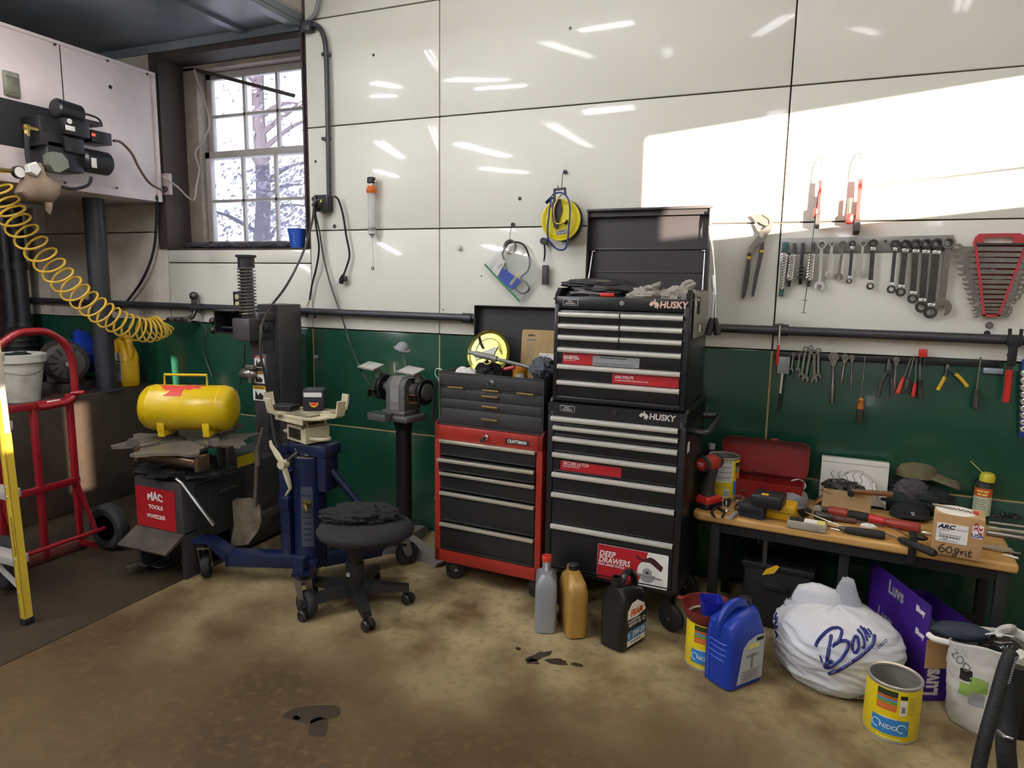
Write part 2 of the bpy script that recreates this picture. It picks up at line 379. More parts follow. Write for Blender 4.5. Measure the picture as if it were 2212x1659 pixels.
# --- fluorescent fixtures overhead
m_tubeE = mat('tube_glow', 'fbfaff', .5, emit=60.)
m_tubeAdd = mat('added_tube_glow', 'fbfaff', .5, emit=190.)
m_fixt = mat('fixture_enamel', 'd8d8d4', .4)
def fixture(c, L, along, label, z=ZC, em=None):
    t = thing('fluorescent_fixture', label, 'ceiling light', (c[0], c[1], z-.13), 0 if along == 'x' else pi/2, 'fluorescent fixtures on the ceiling')
    b = MB(); b.box((0, 0, .1), (L, .12, .06), bev=.008); b.prism([(-.13, .0), (.13, .0), (.06, .07), (-.06, .07)], L, fr((-L/2, 0, .03), (0, 1, 0), (0, 0, 1))); b.build('housing', m_fixt, t)
    for s in (-1, 1):
        b = MB(); b.cyl((-L/2+.02, s*.06, 0), (L/2-.02, s*.06, 0), .019, n=10); b.build('tube', em or m_tubeE, t)
fixture((-2.45, -3.35), 2.3, 'y', 'twin tube ceiling light nearest the low soffit')
fixture((-1.5, -1.95), .7, 'x', 'short twin tube ceiling light running along the back wall')
fixture((-3.05, -1.7), 1.1, 'y', 'low twin tube light under the dark soffit of the left bay', 3.0)
fixture((-4.4, -4.2), 1.9, 'y', 'added unseen twin tube light brightening the furnace and left panels', 3.0, m_tubeAdd)  # unseen lamp, added to brighten the furnace and the left panels
fixture((.7, -3.3), 1.7, 'y', 'twin tube ceiling light over the workbench side')
fixture((-.9, -5.7), 2.2, 'y', 'twin tube ceiling light behind the camera')

# --- tree behind the window glass
t = thing('tree', 'tree with a dark trunk and loose foliage seen through the window', 'tree', (-8.7, 6, 0))
m_leaf = mat('leaf_hazed', '8f8a98', .8, var=.45, scale=1.5); m_bark = mat('bark_dark', '3c3640', .9)  # leaf colour lightened to stand in for backlit haze
random.seed(12); b = MB(); b.tube(smooth_path([(-.1, 0, 0), (-.05, 0, 1.5), (.1, 0, 3), (.05, 0, 4.5), (.2, 0, 6.5)], 4), [.17-.006*i for i in range(17)], 8)
tips = []
for k in range(16):
    z = 1.4+k*.28; a = random.uniform(0, 6.3); d = V((cos(a)*1.0, sin(a)*.6, random.uniform(.1, .5))); p0 = V((.05, 0, z)); p1 = p0+d*random.uniform(.8, 1.7); b.tube(smooth_path([p0, p0.lerp(p1, .5)+V((0, 0, .12)), p1], 4), [.05, .045, .04, .035, .03, .025, .02, .015, .01], 6); tips += [p0.lerp(p1, q) for q in (.35, .6, .85, 1.05)]
b.build('trunk', m_bark, t)
b = MB()
for k in range(3400):
    c = random.choice(tips)+V((random.gauss(0, .34), random.gauss(0, .3), random.gauss(0, .24)))
    if c.z > 3.6 and random.random() < .55: continue
    n = V((random.gauss(0, 1), random.gauss(0, 1), random.gauss(0, 1))).normalized(); u = n.orthogonal().normalized(); v = n.cross(u); r = random.uniform(.03, .065); b.add([c-u*r, c+v*r*.5, c+u*r, c-v*r*.5], [(0, 1, 2, 3)])
b.build('foliage', m_leaf, t, smooth=False)
# ================================================================ TOOL CABINETS
def onp(M, px, py, d=0.):
    """pixel -> local (x, z) on the plane y = d of frame M"""
    inv = M.inverted(); o = inv @ CAM; dd = inv.to_3x3() @ ray(px, py); t = (d-o.y)/dd.y; p = o+dd*t; return p.x, p.z
def caster(t, x, y, r, wt=.025, top=None, a=0., brake=False):
    c = MB(); top = top or r*2.3
    c.box((0, 0, top-.003), (.07, .055, .006)); c.cyl((0, 0, top-.03), (0, 0, top-.003), .02)
    for s in (-1, 1): c.prism([(-.022, top-.03), (.022, top-.03), (.018+r*.35, r), (r*.35+.0, r-.014), (r*.35-.018, r)], .003, Rz(a) @ fr((0, s*(wt/2+.004)+.0015, 0), (1, 0, 0), (0, 0, 1)))
    o = c.build('caster', m_dsteel, t); o.location = (x, y, 0)
    k = MB(); A = Rz(a) @ T(r*.35, 0, r) @ Rx(pi/2) @ T(0, 0, -wt/2)
    k.lathe([(r*.5, -.001), (r*.86, 0), (r, wt*.22), (r, wt*.78), (r*.86, wt), (r*.5, wt+.001)], A, 22); k.build('wheel', m_rubber, o)
    h = MB(); h.lathe([(.006, -.006), (.012, -.004), (.012, wt+.004), (.006, wt+.006)], A, 10); h.build('axle', m_steel, o)
def pull_profile(mb, x0, x1, z, h=.024, d=.022, y=0.):
    pr = [(0, h/2), (-d*.55, h/2), (-d*.92, h*.3), (-d, 0), (-d*.9, -h*.34), (-d*.6, -h/2), (-d*.5, -h*.36), (-d*.72, -h*.1), (-d*.68, h*.2), (-d*.4, h*.34), (0, h*.34)]
    mb.loft([[(x, y+a, z+b) for a, b in pr] for x in (x0, x1)])
def plate(t, nm, M, x0, x1, z0, z1, m, th=.0012, r=.003, y=-.0005, parent=None):
    p = MB(); p.prism(rrect(x1-x0, z1-z0, r), th, fr(((x0+x1)/2, y, (z0+z1)/2), (1, 0, 0), (0, 0, 1))); return p.build(nm, m, parent or t)
def lfr(x, z, y): return fr((x, y, z), (1, 0, 0), (0, 0, 1))
m_logo = mat('logo_silver', 'c9bfb8', .4)
def dog(mb, M, s):       # a pointed dog's head mark
    mb.prism([(x*s, y*s) for x, y in [(-.5, .05), (-.3, .28), (-.06, .32), (.0, .62), (.12, .3), (.34, .18), (.5, -.12), (.36, -.1), (.3, -.42), (.16, -.18), (.05, -.34), (-.02, -.16), (.08, -.02), (-.1, .04), (-.22, -.12), (-.4, -.1)]], .0006, M)
    return mb
# ---------------- tall black cabinet: rolling base
HM = T(-.692, -.655, 0) @ Rz(radians(-2.4))
W2 = .308
hb = thing('tool_cabinet', 'tall black rolling tool cabinet with silver full-width drawer pulls, below the black top chest', 'tool cabinet', M=HM.copy())
zt = .985; zb = .185
b = MB(); b.box2((-W2, .004, zb), (W2, .46, zt-.004), bev=.004)
for s in (-1, 1): b.box2((s*W2, -.006, zb), (s*(W2-.028), .03, zt-.04), bev=.003)
b.box2((-W2, -.006, zb), (W2, .02, zb+.02), bev=.003)
b.prism([(-.006, zt-.12), (.01, zt-.12), (.01, zt-.004), (-.004, zt-.004)], W2*2-.0, fr((-W2, 0, 0), (0, 1, 0), (0, 0, 1)))
for s in (-1, 1): b.prism([(-.006, zt-.06), (.46, zt-.06), (.46, zt+.012), (.03, zt+.012), (-.006, zt-.035)], .012, fr((s*(W2-.006)+(-.006), 0, 0), (0, 1, 0), (0, 0, 1)))
b.build('body', m_chest, hb)
hz = [onp(HM, *p)[1] for p in ((1186.4, 898), (1195, 919.6), (1193.7, 943), (1192.7, 978), (1191, 1021), (1189.6, 1063.6), (1186.4, 1133))]
rz = [onp(HM, *p)[1] for p in ((1474, 933), (1474.5, 954.5), (1473, 981.5), (1471, 1018), (1467, 1063), (1465, 1110), (1460, 1181))]
hz = [(a+c)/2 for a, c in zip(hz, rz)]
for i, z in enumerate(hz):
    zl = (hz[i+1]+.016) if i < 6 else zb+.024
    y0 = -.014 if i == 0 else 0.
    d = MB(); d.box2((-W2+.03, y0-.004, zl), (W2-.03, y0+.03, z+.012), bev=.002); d.box2((-W2+.032, y0-.007, zl+.001), (W2-.032, y0, zl+.007), bev=.002)
    d = d.build('drawer', m_chest, hb)
    p = MB(); pull_profile(p, -W2+.03+(-.006 if i == 0 else 0), W2-.03, z, .023, .02, y0-.003); p.build('pull', m_alu, d)
    if i == 4:
        x0, z1 = onp(HM, 1212, 992); x1, z0 = onp(HM, 1343, 1026)
        zc = (hz[3]+hz[4])/2
    if i == 6: big = d
    if i == 3: d4 = d
zc = (hz[3]+hz[4])/2
x0 = onp(HM, 1212, 1000)[0]; x1 = onp(HM, 1343, 1010)[0]
st = plate(hb, 'sticker', HM, x0, x1, zc-.021, zc+.023, m_sred, y=-.0042, parent=d4)
text('SECURE LATCH', .021, lfr(x0+.012, zc+.012, -.0056), m_lwht, d4, .012, .18, 'LEFT', xs=.82)
text('DRAWER RETENTION', .008, lfr(x0+.012, zc-.002, -.0056), m_lwht, d4, .01, 0, 'LEFT')
x0, z1 = onp(HM, 1292, 1168); x1, z0 = onp(HM, 1444, 1275); z1 = .352; z0 = .172+.03
x0 = onp(HM, 1291, 1210)[0]; x1 = onp(HM, 1443, 1240)[0]; z0, z1 = .203, .36
plate(hb, 'sticker', HM, x0, x1, z0, z1, m_lwht, y=-.0042, r=.006, parent=big)
ww = x1-x0
p = MB(); p.prism([(x0+.001, z0+.001), (x0+ww*.56, z0+.001), (x0+ww*.62, z0+.03), (x0+ww*.72, z1-.001), (x0+.001, z1-.001)], .0006, lfr(0, 0, -.0054)); p.build('red_panel', m_sred, big)
text('DEEP', .036, lfr(x0+.008, z1-.042, -.0062), m_lwht, big, .02, .2, 'LEFT', xs=.9)
text('DRAWERS', .036, lfr(x0+.006, z1-.071, -.0062), m_lwht, big, .02, .2, 'LEFT', xs=.86)
text('FOR LARGE TOOLS', .0145, lfr(x0+.006, z1-.092, -.0062), m_lwht, big, .015, 0, 'LEFT', xs=.95)
sx, sz = x0+ww*.72, z0+.062                                   # printed picture of a circular saw
p = MB(); p.prism([(sx+.036*cos(a), sz-.008+.036*sin(a)) for a in [2*pi*i/28 for i in range(28)]], .0005, lfr(0, 0, -.0062))
p.m = 1; p.prism([(sx+.044*cos(a), sz+.01+.044*sin(a)) for a in [pi*i/14 for i in range(15)]]+[(sx-.044, sz-.006), (sx+.044, sz-.006)], .0005, lfr(0, 0, -.0066))
p.m = 0; p.prism([(sx+.021*cos(a), sz+.002+.021*sin(a)) for a in [2*pi*i/20 for i in range(20)]], .0005, lfr(0, 0, -.0071))
p.m = 2; p.prism([(sx-.055, sz+.075), (sx-.02, sz+.06), (sx+.01, sz+.075), (sx+.03, sz+.07), (sx+.068, sz+.04), (sx+.06, sz+.016), (sx+.04, sz+.03), (sx+.01, sz+.05), (sx-.02, sz+.048), (sx-.05, sz+.062)], .0005, lfr(0, 0, -.0069))
p.prism([(sx+.007*cos(a), sz+.002+.007*sin(a)) for a in [2*pi*i/14 for i in range(14)]], .0005, lfr(0, 0, -.0075))
p.m = 3; p.prism([(sx-.07, sz+.0), (sx-.02, sz-.01), (sx+.058, sz-.014), (sx+.07, sz-.02), (sx-.03, sz-.017), (sx-.06, sz-.012)], .0005, lfr(0, 0, -.0074))
p.build('saw_picture', [m_grey, m_white, mat('print_maroon', '3a1518', .5), m_lgry], big)
HF = onp(HM, 1440, 903)[1]
def badge(t, x, z, y):
    plate(t, 'badge', None, x-.034, x+.034, z-.0135, z+.0135, m_lwht, y=y, r=.002); plate(t, 'badge_face', None, x-.0325, x+.0325, z-.012, z+.012, m_lblk, y=y-.001, r=.002)
    text('BALL', .011, lfr(x, z+.005, y-.0024), m_logo, t, .01); text('BEARING', .011, lfr(x, z-.005, y-.0024), m_logo, t, .01)
badge(hb, onp(HM, 1227, 880)[0], HF, -.007)
lk = MB(); lx_, _ = onp(HM, 1329, 890); lk.lathe([(.013, 0), (.013, .004), (.011, .007), (0, .007)], fr((lx_, -.003, HF+.004), (1, 0, 0), (0, 0, 1)), 18); lk.build('lock', m_dsteel, hb)
x0, x1 = onp(HM, 1403, 903)[0], onp(HM, 1461, 905)[0]
text('HUSKY', .036, lfr(x0, HF, -.0078), m_logo, hb, .03, .12, 'LEFT', xs=(x1-x0)/.118)
k = dog(MB(), lfr(onp(HM, 1392, 899)[0], HF, -.0078), .042); k.build('dog_emblem', m_logo, hb)
h = MB(); hy = .05                                            # push handle on the right side
h.tube(smooth_path([(W2, .06, .90), (W2+.05, .05, .90), (W2+.075, .07, .90), (W2+.075, .2, .905), (W2+.075, .38, .91), (W2+.05, .41, .91), (W2, .40, .91)], 5), .013, 10); h.build('side_handle', m_blackp, hb)
for x in (-W2+.05, W2-.05):
    for y in (.05, .41): caster(hb, x, y, .062, .03, zb, -.4 if x > 0 else .5)
p = MB(); p.prism(rrect(.05, .045, .002), .001, fr((W2+.001, .06, .83), (0, 1, 0), (0, 0, 1))); p.build('side_label', m_paper, hb)

# ---------------- black top chest with its lid up
HT = HM @ T(0, .012, zt+.004)
W3 = .294; ht = thing('tool_chest', 'black tool chest with open lid and silver pulls, standing on the tall black cabinet', 'tool chest', M=HT)
HTW = HT
H3 = .50
b = MB(); b.box2((-W3, .004, 0), (W3, .43, .405), bev=.005)
for s in (-1, 1):
    b.box2((s*W3, -.005, 0), (s*(W3-.022), .03, .43), bev=.003)
    b.prism([(0, .40), (.43, .40), (.43, H3), (.035, H3), (.0, H3-.03)], .018, fr((s*(W3-.009)-.009, 0, 0), (0, 1, 0), (0, 0, 1)))
b.box2((-W3, -.004, .0), (W3, .02, .022), bev=.003)
b.box2((-W3+.01, -.003, .41), (W3-.01, .012, .463), bev=.003); b.box2((-W3, .42, .40), (W3, .43, .47))
b.build('body', m_chest, ht)
rows = [((1206, 677), (1492, 689.5)), ((1205, 702), (1491, 717)), ((1204.4, 726.6), (1489.5, 743)), ((1203, 752.5), (1487.6, 772.5)), ((1201.6, 789), (1484, 811.4)), ((1200.6, 822.5), (1481.6, 849.4))]
zr = [(onp(HTW, *a)[1]+onp(HTW, *c)[1])/2 for a, c in rows]; xs2 = onp(HTW, 1341, 690)[0]
dr = {}
for i, z in enumerate(zr):
    zl = (zr[i+1]+.014) if i < 5 else .026
    for j, (a, c) in enumerate(((-W3+.024, xs2-.003), (xs2+.003, W3-.024)) if i < 3 else ((-W3+.024, W3-.024),)):
        d = MB(); d.box2((a, -.004, zl), (c, .03, z+.011), bev=.002); d = d.build('drawer', m_chest, ht); dr[i] = d
        p = MB(); pull_profile(p, a, c, z, .022, .019, -.003); p.build('pull', m_alu, d)
def stick(px0, px1, py, zlo, zhi, par, m=m_sred, y=-.0042):
    x0 = onp(HTW, px0, py)[0]; x1 = onp(HTW, px1, py)[0]; plate(ht, 'sticker', None, x0, x1, zlo, zhi, m, y=y, parent=par); return x0, x1
zlo, zhi = zr[4]+.0135, zr[3]-.0125; zm = (zlo+zhi)/2
x0, x1 = stick(1216, 1294, 772, zlo, zhi, dr[3])
text('BALL-BEARING', .011, lfr(x0+.006, zm+.009, -.0056), m_lwht, dr[3], .02, .15, 'LEFT', xs=.9); text('DRAWER SLIDES', .011, lfr(x0+.006, zm, -.0056), m_lwht, dr[3], .02, .15, 'LEFT', xs=.9)
text('FOR SMOOTH OPERATION', .0045, lfr(x0+.006, zm-.009, -.0056), m_lwht, dr[3], 0, 0, 'LEFT')
x0, x1 = stick(1281, 1382, 780, zlo+.001, zhi-.006, dr[3], m_grey, -.0054)
text('Heavy Duty 100 lbs. Drawer Slides', .0085, lfr((x0+x1)/2-.01, zhi-.013, -.0068), m_lblk, dr[3], .01, xs=.95)
p = MB(); [p.box2((x0+.01+k*.006, -.007, zlo+.006), (x0+.013+k*.006, -.0066, zlo+.009)) for k in range(28)]; p.box2((x0+.006, -.007, zlo+.012), (x1-.02, -.0066, zlo+.0135)); p.build('printed_rule', m_lblk, dr[3])
zlo, zhi = zr[5]+.0135, zr[4]-.0125; zm = (zlo+zhi)/2
x0, x1 = stick(1323, 1467, 821, zlo+.001, zhi+.001, dr[4])
text('GAS STRUTS', .017, lfr(x0+.012, zm+.006, -.0056), m_lwht, dr[4], .015, .18, 'LEFT', xs=.85); text('TO ASSIST IN OPENING AND CLOSING OF LID', .0075, lfr(x0+.012, zm-.008, -.0056), m_lwht, dr[4], .01, 0, 'LEFT', xs=.92)
badge(ht, onp(HTW, 1233, 660)[0], .437, -.0035)
lk = MB(); lx_ = onp(HTW, 1344, 660)[0]; A = fr((lx_, -.003, .44), (1, 0, 0), (0, 0, 1)); lk.lathe([(.011, 0), (.011, .004), (.008, .008), (0, .008)], A, 16); lk.box((0, -.004, .012), (.004, .012, .012), A); lk.build('lock', m_steel, ht)
x0, x1 = onp(HTW, 1425, 668)[0], onp(HTW, 1487, 668)[0]
text('HUSKY', .038, lfr(x0, .437, -.004), mat('logo_red_glint', 'd9b3a2', .35), ht, .03, .12, 'LEFT', xs=(x1-x0)/.124)  # reddish light reflection painted into the letter and emblem colour
k = dog(MB(), lfr(onp(HTW, 1414, 666)[0], .437, -.0045), .045); k.build('dog_emblem', MATS['logo_red_glint'], ht)
# lid, standing open at the back
la = onp(HTW, 1283, 452, .43); lb = onp(HTW, 1544, 448, .43); lt = (la[1]+lb[1])/2; lz0 = .45
m_lid = mat('lid_grey_black', '2b282a', .42, var=.1, scale=4)
b = MB(); X = W3-.004
b.box2((-X, .437, lz0), (X, .441, lt)); 
for s in (-1, 1): b.box2((s*X, .385, lz0), (s*(X-.006), .441, lt), bev=.002)
b.box2((-X, .375, lt-.012), (X, .441, lt), bev=.002); b.box2((-X+.006, .40, lt-.036), (X-.006, .404, lt-.006))
zmid = onp(HTW, 1400, 538, .437)[1]; b.box2((-X, .428, zmid-.004), (X, .438, zmid+.004), bev=.002); z3 = onp(HTW, 1400, 588, .437)[1]; b.box2((-X, .433, z3-.003), (X, .438, z3+.003), bev=.001)
lid = b.build('lid', m_lid, ht)
text('HUSKY', .1, fr((.05, .4369, (zmid+z3)/2), (-1, 0, 0), (0, 0, 1)) @ T(0, 0, -.0012), m_lid, lid, .01, .12, xs=1.05, ext=.0014)
for s in (-1, 1):
    g_ = MB(); zq = zmid-.012; g_.cyl((s*(X-.02), .425, zq), (s*(X-.012), .36, .415), .0045); g_.cyl((s*(X-.014), .36, .42), (s*(X-.017), .40, .47), .008, n=12); g_.cyl((s*(X-.035), .43, zq+.002), (s*(X-.012), .43, zq+.002), .005); g_.sph((s*(X-.02), .425, zq), .008); g_.build('gas_strut', m_steel, ht)
# ---------------- things on and by the chest
def on(M, x, y, z): return M @ V((x, y, z))
t = thing('black_jacket', 'folded black jacket lying in the open tray of the tall chest', 'jacket', M=HTW @ T(-.11, .2, .405))
b = MB()
for k, (cx, cz, sx, sy, sz) in enumerate(((-.03, .04, .19, .13, .05), (.0, .085, .17, .11, .034), (-.05, .112, .15, .09, .024))): crumple((cx, -.03, cz), (sx, sy, sz), 3+k, .26, 1.7, flat=.003-cz, mb=b, n=36, k=20)
b.build('fabric', mat('jacket_nylon', '26252a', .5, var=.25, scale=8), t)
b = MB(); b.box((-.03, -.10, .126), (.13, .012, .008), Rz(.05), bev=.003); b.build('cuff', mat('cuff_tan', '5c5648', .8), t)
m_glove = mat('glove_latex', '9a968c', .6, col2='6d675e', scale=14)
def glove(nm, label, M, sc, seed):
    t = thing(nm, label, 'glove', M=M); b = MB(); crumple((0, 0, .03*sc), (.062*sc, .05*sc, .036*sc), seed, .5, 2.6, mb=b, n=30, k=20)
    random.seed(seed)
    b.build('palm', m_glove, t)
    for k in range(5):
        a = radians(-70+35*k+random.uniform(-12, 12)) if seed != 5 else radians(55+random.uniform(-40, 40)); L = sc*random.uniform(.06, .085); e = random.uniform(.2, .9)
        p0 = V((0, 0, .04*sc)); d = V((cos(a)*cos(e), random.uniform(-.6, .1), sin(e)*.8)).normalized()
        f_ = MB(); f_.tube(smooth_path([p0, p0+d*L*.5+V((0, 0, random.uniform(-.01, .012))), p0+d*L+V((random.uniform(-.015, .015), 0, random.uniform(-.02, .0)))], 4), [.011*sc, .012*sc, .0125*sc, .012*sc, .012*sc, .0115*sc, .011*sc, .009*sc, .004*sc], 8); f_.build('finger', m_glove, t)
glove('work_glove', 'crumpled grey glove beside the black jacket in the open chest tray', HTW @ T(.085, .09, .43), 1.1, 4)
glove('work_glove', 'grey glove with fingers up at the right end of the open chest tray', HTW @ T(.225, .10, .43), 1.15, 5)
t = thing('utility_knife', 'grey knife with a red end lying at the front of the chest tray', 'knife', M=HTW @ T(-.15, .045, .466))
b = MB(); b.tube(smooth_path([(-.09, 0, .008), (-.05, 0, .012), (.02, 0, .009), (.05, 0, .007)], 4), .009, 10, sx=.7); b.build('handle', m_dsteel, t)
b = MB(); b.box((.08, 0, .007), (.062, .016, .017), bev=.004); b.build('red_grip', m_redl, t)
sh = thing('sheet_metal_guard', 'grey sheet panel on the right side of the top chest', 'panel', M=HTW @ T(W3+.004, 0, 0))
b = MB(); b.box2((.0, .06, .30), (.004, .40, .495), bev=.001); b.build('sheet', mat('sheet_grey', '7f807d', .4, .3, var=.15), sh)
b = MB(); b.box2((.004, .12, .40), (.012, .15, .475), bev=.002); b.build('magnet_holder', m_blackp, sh)
for y_, z_ in ((.07, .44), (.19, .32)): b = MB(); b.box2((.004, y_, z_), (.0055, y_+.03, z_+.03)); b.build('label_stub', m_paper, sh)
def flexi(label, pts, d):
    P = [Yp(px, py, y) for px, py, y in pts]; t = thing('flexible_pickup_tool', label, 'pickup tool', loc=P[-1], group='pickup tools on the chest side')
    b = MB(); b.tube(smooth_path(P[:-1], 6), .0035, 8); b.build('shaft', m_steel, t, world=True)
    b = MB(); M, L = axis(P[-2], P[-1]); b.lathe([(.006, 0), (.011, .006), (.012, L*.3), (.015, L*.7), (.016, L*.95), (.01, L)], M, 14); b.build('handle', m_blackp, t, world=True)
    b = MB(); M, L = axis(P[0], P[1]); b.lathe([(.007, -.01), (.007, .05), (.0045, .06)], M, 12); b.build('tip', m_chrome, t, world=True)
flexi('long bent pickup tool with a black handle on the right of the open chest lid', [(1536, 458, -.3), (1533, 500, -.31), (1541, 545, -.33), (1546, 620, -.36), (1545, 686, -.38), (1550, 724, -.38)], 0)
flexi('second pickup tool, black handle hanging just left of the long bent one', [(1540, 600, -.40), (1542, 640, -.41), (1537, 686, -.42), (1529, 724, -.42)], 0)

# ---------------- red rolling cabinet
CM = T(-1.322, -.605, 0) @ Rz(radians(-3)); CW = .291
cc = thing('tool_cabinet', 'red rolling tool cabinet with five black drawers, left of the tall black one', 'tool cabinet', M=CM.copy())
m_craft = mat('cabinet_red', '982b20', .34, var=.22, scale=5); m_cdr = mat('drawer_black_textured', '1f1f20', .42, var=.25, scale=7, bump=.06, bscale=300)
m_pullw = mat('pull_ivory', 'c9c3b2', .3, .55, var=.12)
z0, z1 = .105, .808
b = MB()
for s in (-1, 1): b.box2((s*CW, 0, z0), (s*(CW-.032), .44, z1), bev=.004)
b.box2((-CW, 0, z0), (CW, .44, z0+.065), bev=.004); b.box2((-CW, -.0, z1-.072), (CW, .44, z1), bev=.004); b.box2((-CW, .43, z0), (CW, .44, z1)); b.box2((-CW, .03, z0+.03), (CW, .4, z0+.05))
b.prism([(0, z1), (.44, z1), (.44, z1+.022), (.03, z1+.022)], .006, fr((-CW, 0, 0), (0, 1, 0), (0, 0, 1)))
b.prism([(0, z1), (.44, z1), (.44, z1+.022), (.03, z1+.022)], .006, fr((CW-.006, 0, 0), (0, 1, 0), (0, 0, 1)))
b.build('body', m_craft, cc)
ch = [((940.5, 950), (1165, 979.5)), ((931.6, 986.5), (1158, 1020)), ((934.8, 1018), (1159.5, 1053)), ((938, 1060.5), (1161, 1099)), ((936.4, 1127), (1158, 1170))]
cz = [(onp(CM, *a)[1]+onp(CM, *c)[1])/2 for a, c in ch]
for i, z in enumerate(cz):
    zl = (cz[i+1]+.02) if i < 4 else z0+.068; y0 = -.018 if i == 1 else 0.
    d = MB(); d.box2((-CW+.036, y0+.003, zl), (CW-.036, .40, z+.009), bev=.002); d.box2((-CW+.036, y0-.004, zl), (CW-.036, y0+.01, zl+.008), bev=.002)
    d = d.build('drawer', m_cdr, cc)
    if i == 1: d.rotation_euler = (0, 0, radians(1.4))
    p = MB(); p.box2((-CW+.034, y0-.018, z-.008), (CW-.034, y0+.003, z+.009), bev=.004); p.build('pull', m_pullw, d)
def lockkey(t, x, z, y, keyed=True):
    A = fr((x, y, z), (1, 0, 0), (0, 0, 1)); b = MB(); b.lathe([(.012, 0), (.012, .004), (.009, .007), (0, .007)], A, 18); o = b.build('lock', m_chrome, t)
    if keyed: b = MB(); b.box((-.004, -.004, .016), (.003, .014, .02), A); b.box((-.01, -.008, .03), (.018, .02, .003), A @ Rz(.4), bev=.001); b.build('key', m_dsteel, o)
lockkey(cc, onp(CM, 1050, 947)[0], z1-.032, -.001)
x0, x1 = onp(CM, 1093, 957)[0], onp(CM, 1141, 962)[0]
p = MB(); zz = z1-.038; plate(cc, 'nameplate', None, x0-.004, x1+.004, zz-.012, zz+.012, m_lblk, y=-.0005, r=.001)
text('CRAFTSMAN', .022, lfr((x0+x1)/2, zz, -.0018), m_lwht, cc, .02, 0, xs=(x1-x0)/.147)
for x, y, a in ((-CW+.075, .05, .6), (CW-.05, .05, .3), (-CW+.075, .39, .2), (CW-.05, .39, .2)): caster(cc, x, y, .05, .03, .108, a)
w_ = MB(); w_.tube(smooth_path([(-CW-.002, .03, .43), (-CW-.02, .03, .42), (-CW-.012, .03, .40), (-CW-.02, .03, .37)], 5), .0015, 6); w_.build('wire_hook', m_steel, cc)

# ---------------- black machinist chest on the red cabinet
BM = CM @ T(.004, .02, z1+.002)
bx = thing('toolbox', 'black wrinkle-finish toolbox with brass handles and open lid, on the red cabinet', 'toolbox', M=BM)
BW = .28; BH = .262
b = MB(); D = .40
b.box2((-BW, .003, 0), (BW, D, .19)); 
for s in (-1, 1): b.box2((s*BW, 0, 0), (s*(BW-.004), D, BH), bev=.001)
b.box2((-BW, -.001, .195), (BW, .006, BH), bev=.001); b.box2((-BW, D-.005, 0), (BW, D, BH), bev=.001)
b.box2((-BW, -.004, BH-.006), (BW, .012, BH), bev=.002); b.box2((-BW, -.002, 0), (BW, .006, .008)); b.box2((-BW, 0, 0), (-BW+.008, .006, .2)); b.box2((BW-.008, 0, 0), (BW, .006, .2))
b.build('body', m_chest2, bx)
def bz(px, py): return onp(BM, px, py)[1]
zsep = [.194, .137, .094, .057, .006]
zsep = [.192, (bz(948, 836)+.0), bz(948, 858), bz(948, 878.5), .008]
hnd = []
cols = [(-BW+.01, onp(BM, 1021.5, 838)[0]), (onp(BM, 1024, 838)[0], onp(BM, 1100, 850)[0]), (onp(BM, 1103, 850)[0], BW-.01)]
def bdrawer(xa, xb, za, zb_, hw=.085, xc=None):
    d = MB(); d.box2((xa, -.001, za+.003), (xb, .02, zb_-.002), bev=.0015); d = d.build('drawer', m_chest2, bx); xc = (xa+xb)/2 if xc is None else xc; z = (za+zb_)/2+.002
    p = MB(); p.box((xc, -.014, z), (hw, .004, .009), bev=.001); [p.box((xc+s*(hw/2-.004), -.007, z), (.006, .013, .006)) for s in (-1, 1)]; p.build('handle', m_brass, d)
for a, c in cols: bdrawer(a, c, zsep[1], zsep[0])
xc = onp(BM, 1060, 870)[0]
for i in (1, 2, 3): bdrawer(-BW+.01, BW-.01, zsep[i+1], zsep[i], xc=xc)
lockkey(bx, onp(BM, 1062, 812)[0], .228, -.002)
b = MB(); tl = onp(BM, 1010, 658, D)[1]; xl = onp(BM, 1009, 700, D)[0]
b.box2((-BW, D-.004, BH-.01), (BW, D, tl)); b.box2((-BW, D-.05, BH+.02), (-BW+.004, D, tl), bev=.001); b.box2((BW-.004, D-.05, BH+.02), (BW, D, tl), bev=.001); b.box2((-BW, D-.05, tl-.004), (BW, D, tl), bev=.001); b.box((-.02, D-.008, tl-.012), (.02, .006, .008))
b.build('lid', m_chest2, bx)
def bt(x, y, z): return BM @ T(x, y, z)
# strap hanging over the left corner
t = thing('bungee_strap', 'black strap on a wire hook hanging over the left corner of the black toolbox', 'strap', M=bt(-BW-.01, 0, BH))
b = MB(); b.tube(smooth_path([(.02, .01, .006), (.0, .008, .012), (-.012, .0, .004), (-.006, -.01, -.02), (.012, -.014, -.035), (.014, -.016, -.05), (.004, -.014, -.056)], 6), .0022, 8); b.build('hook', m_steel, t)
b = MB(); b.tube(smooth_path([(.006, -.016, -.045), (-.004, -.018, -.09), (-.012, -.016, -.16), (-.02, -.014, -.25)], 6), .009, 8, sx=.6); b.build('strap', m_cloth, t)
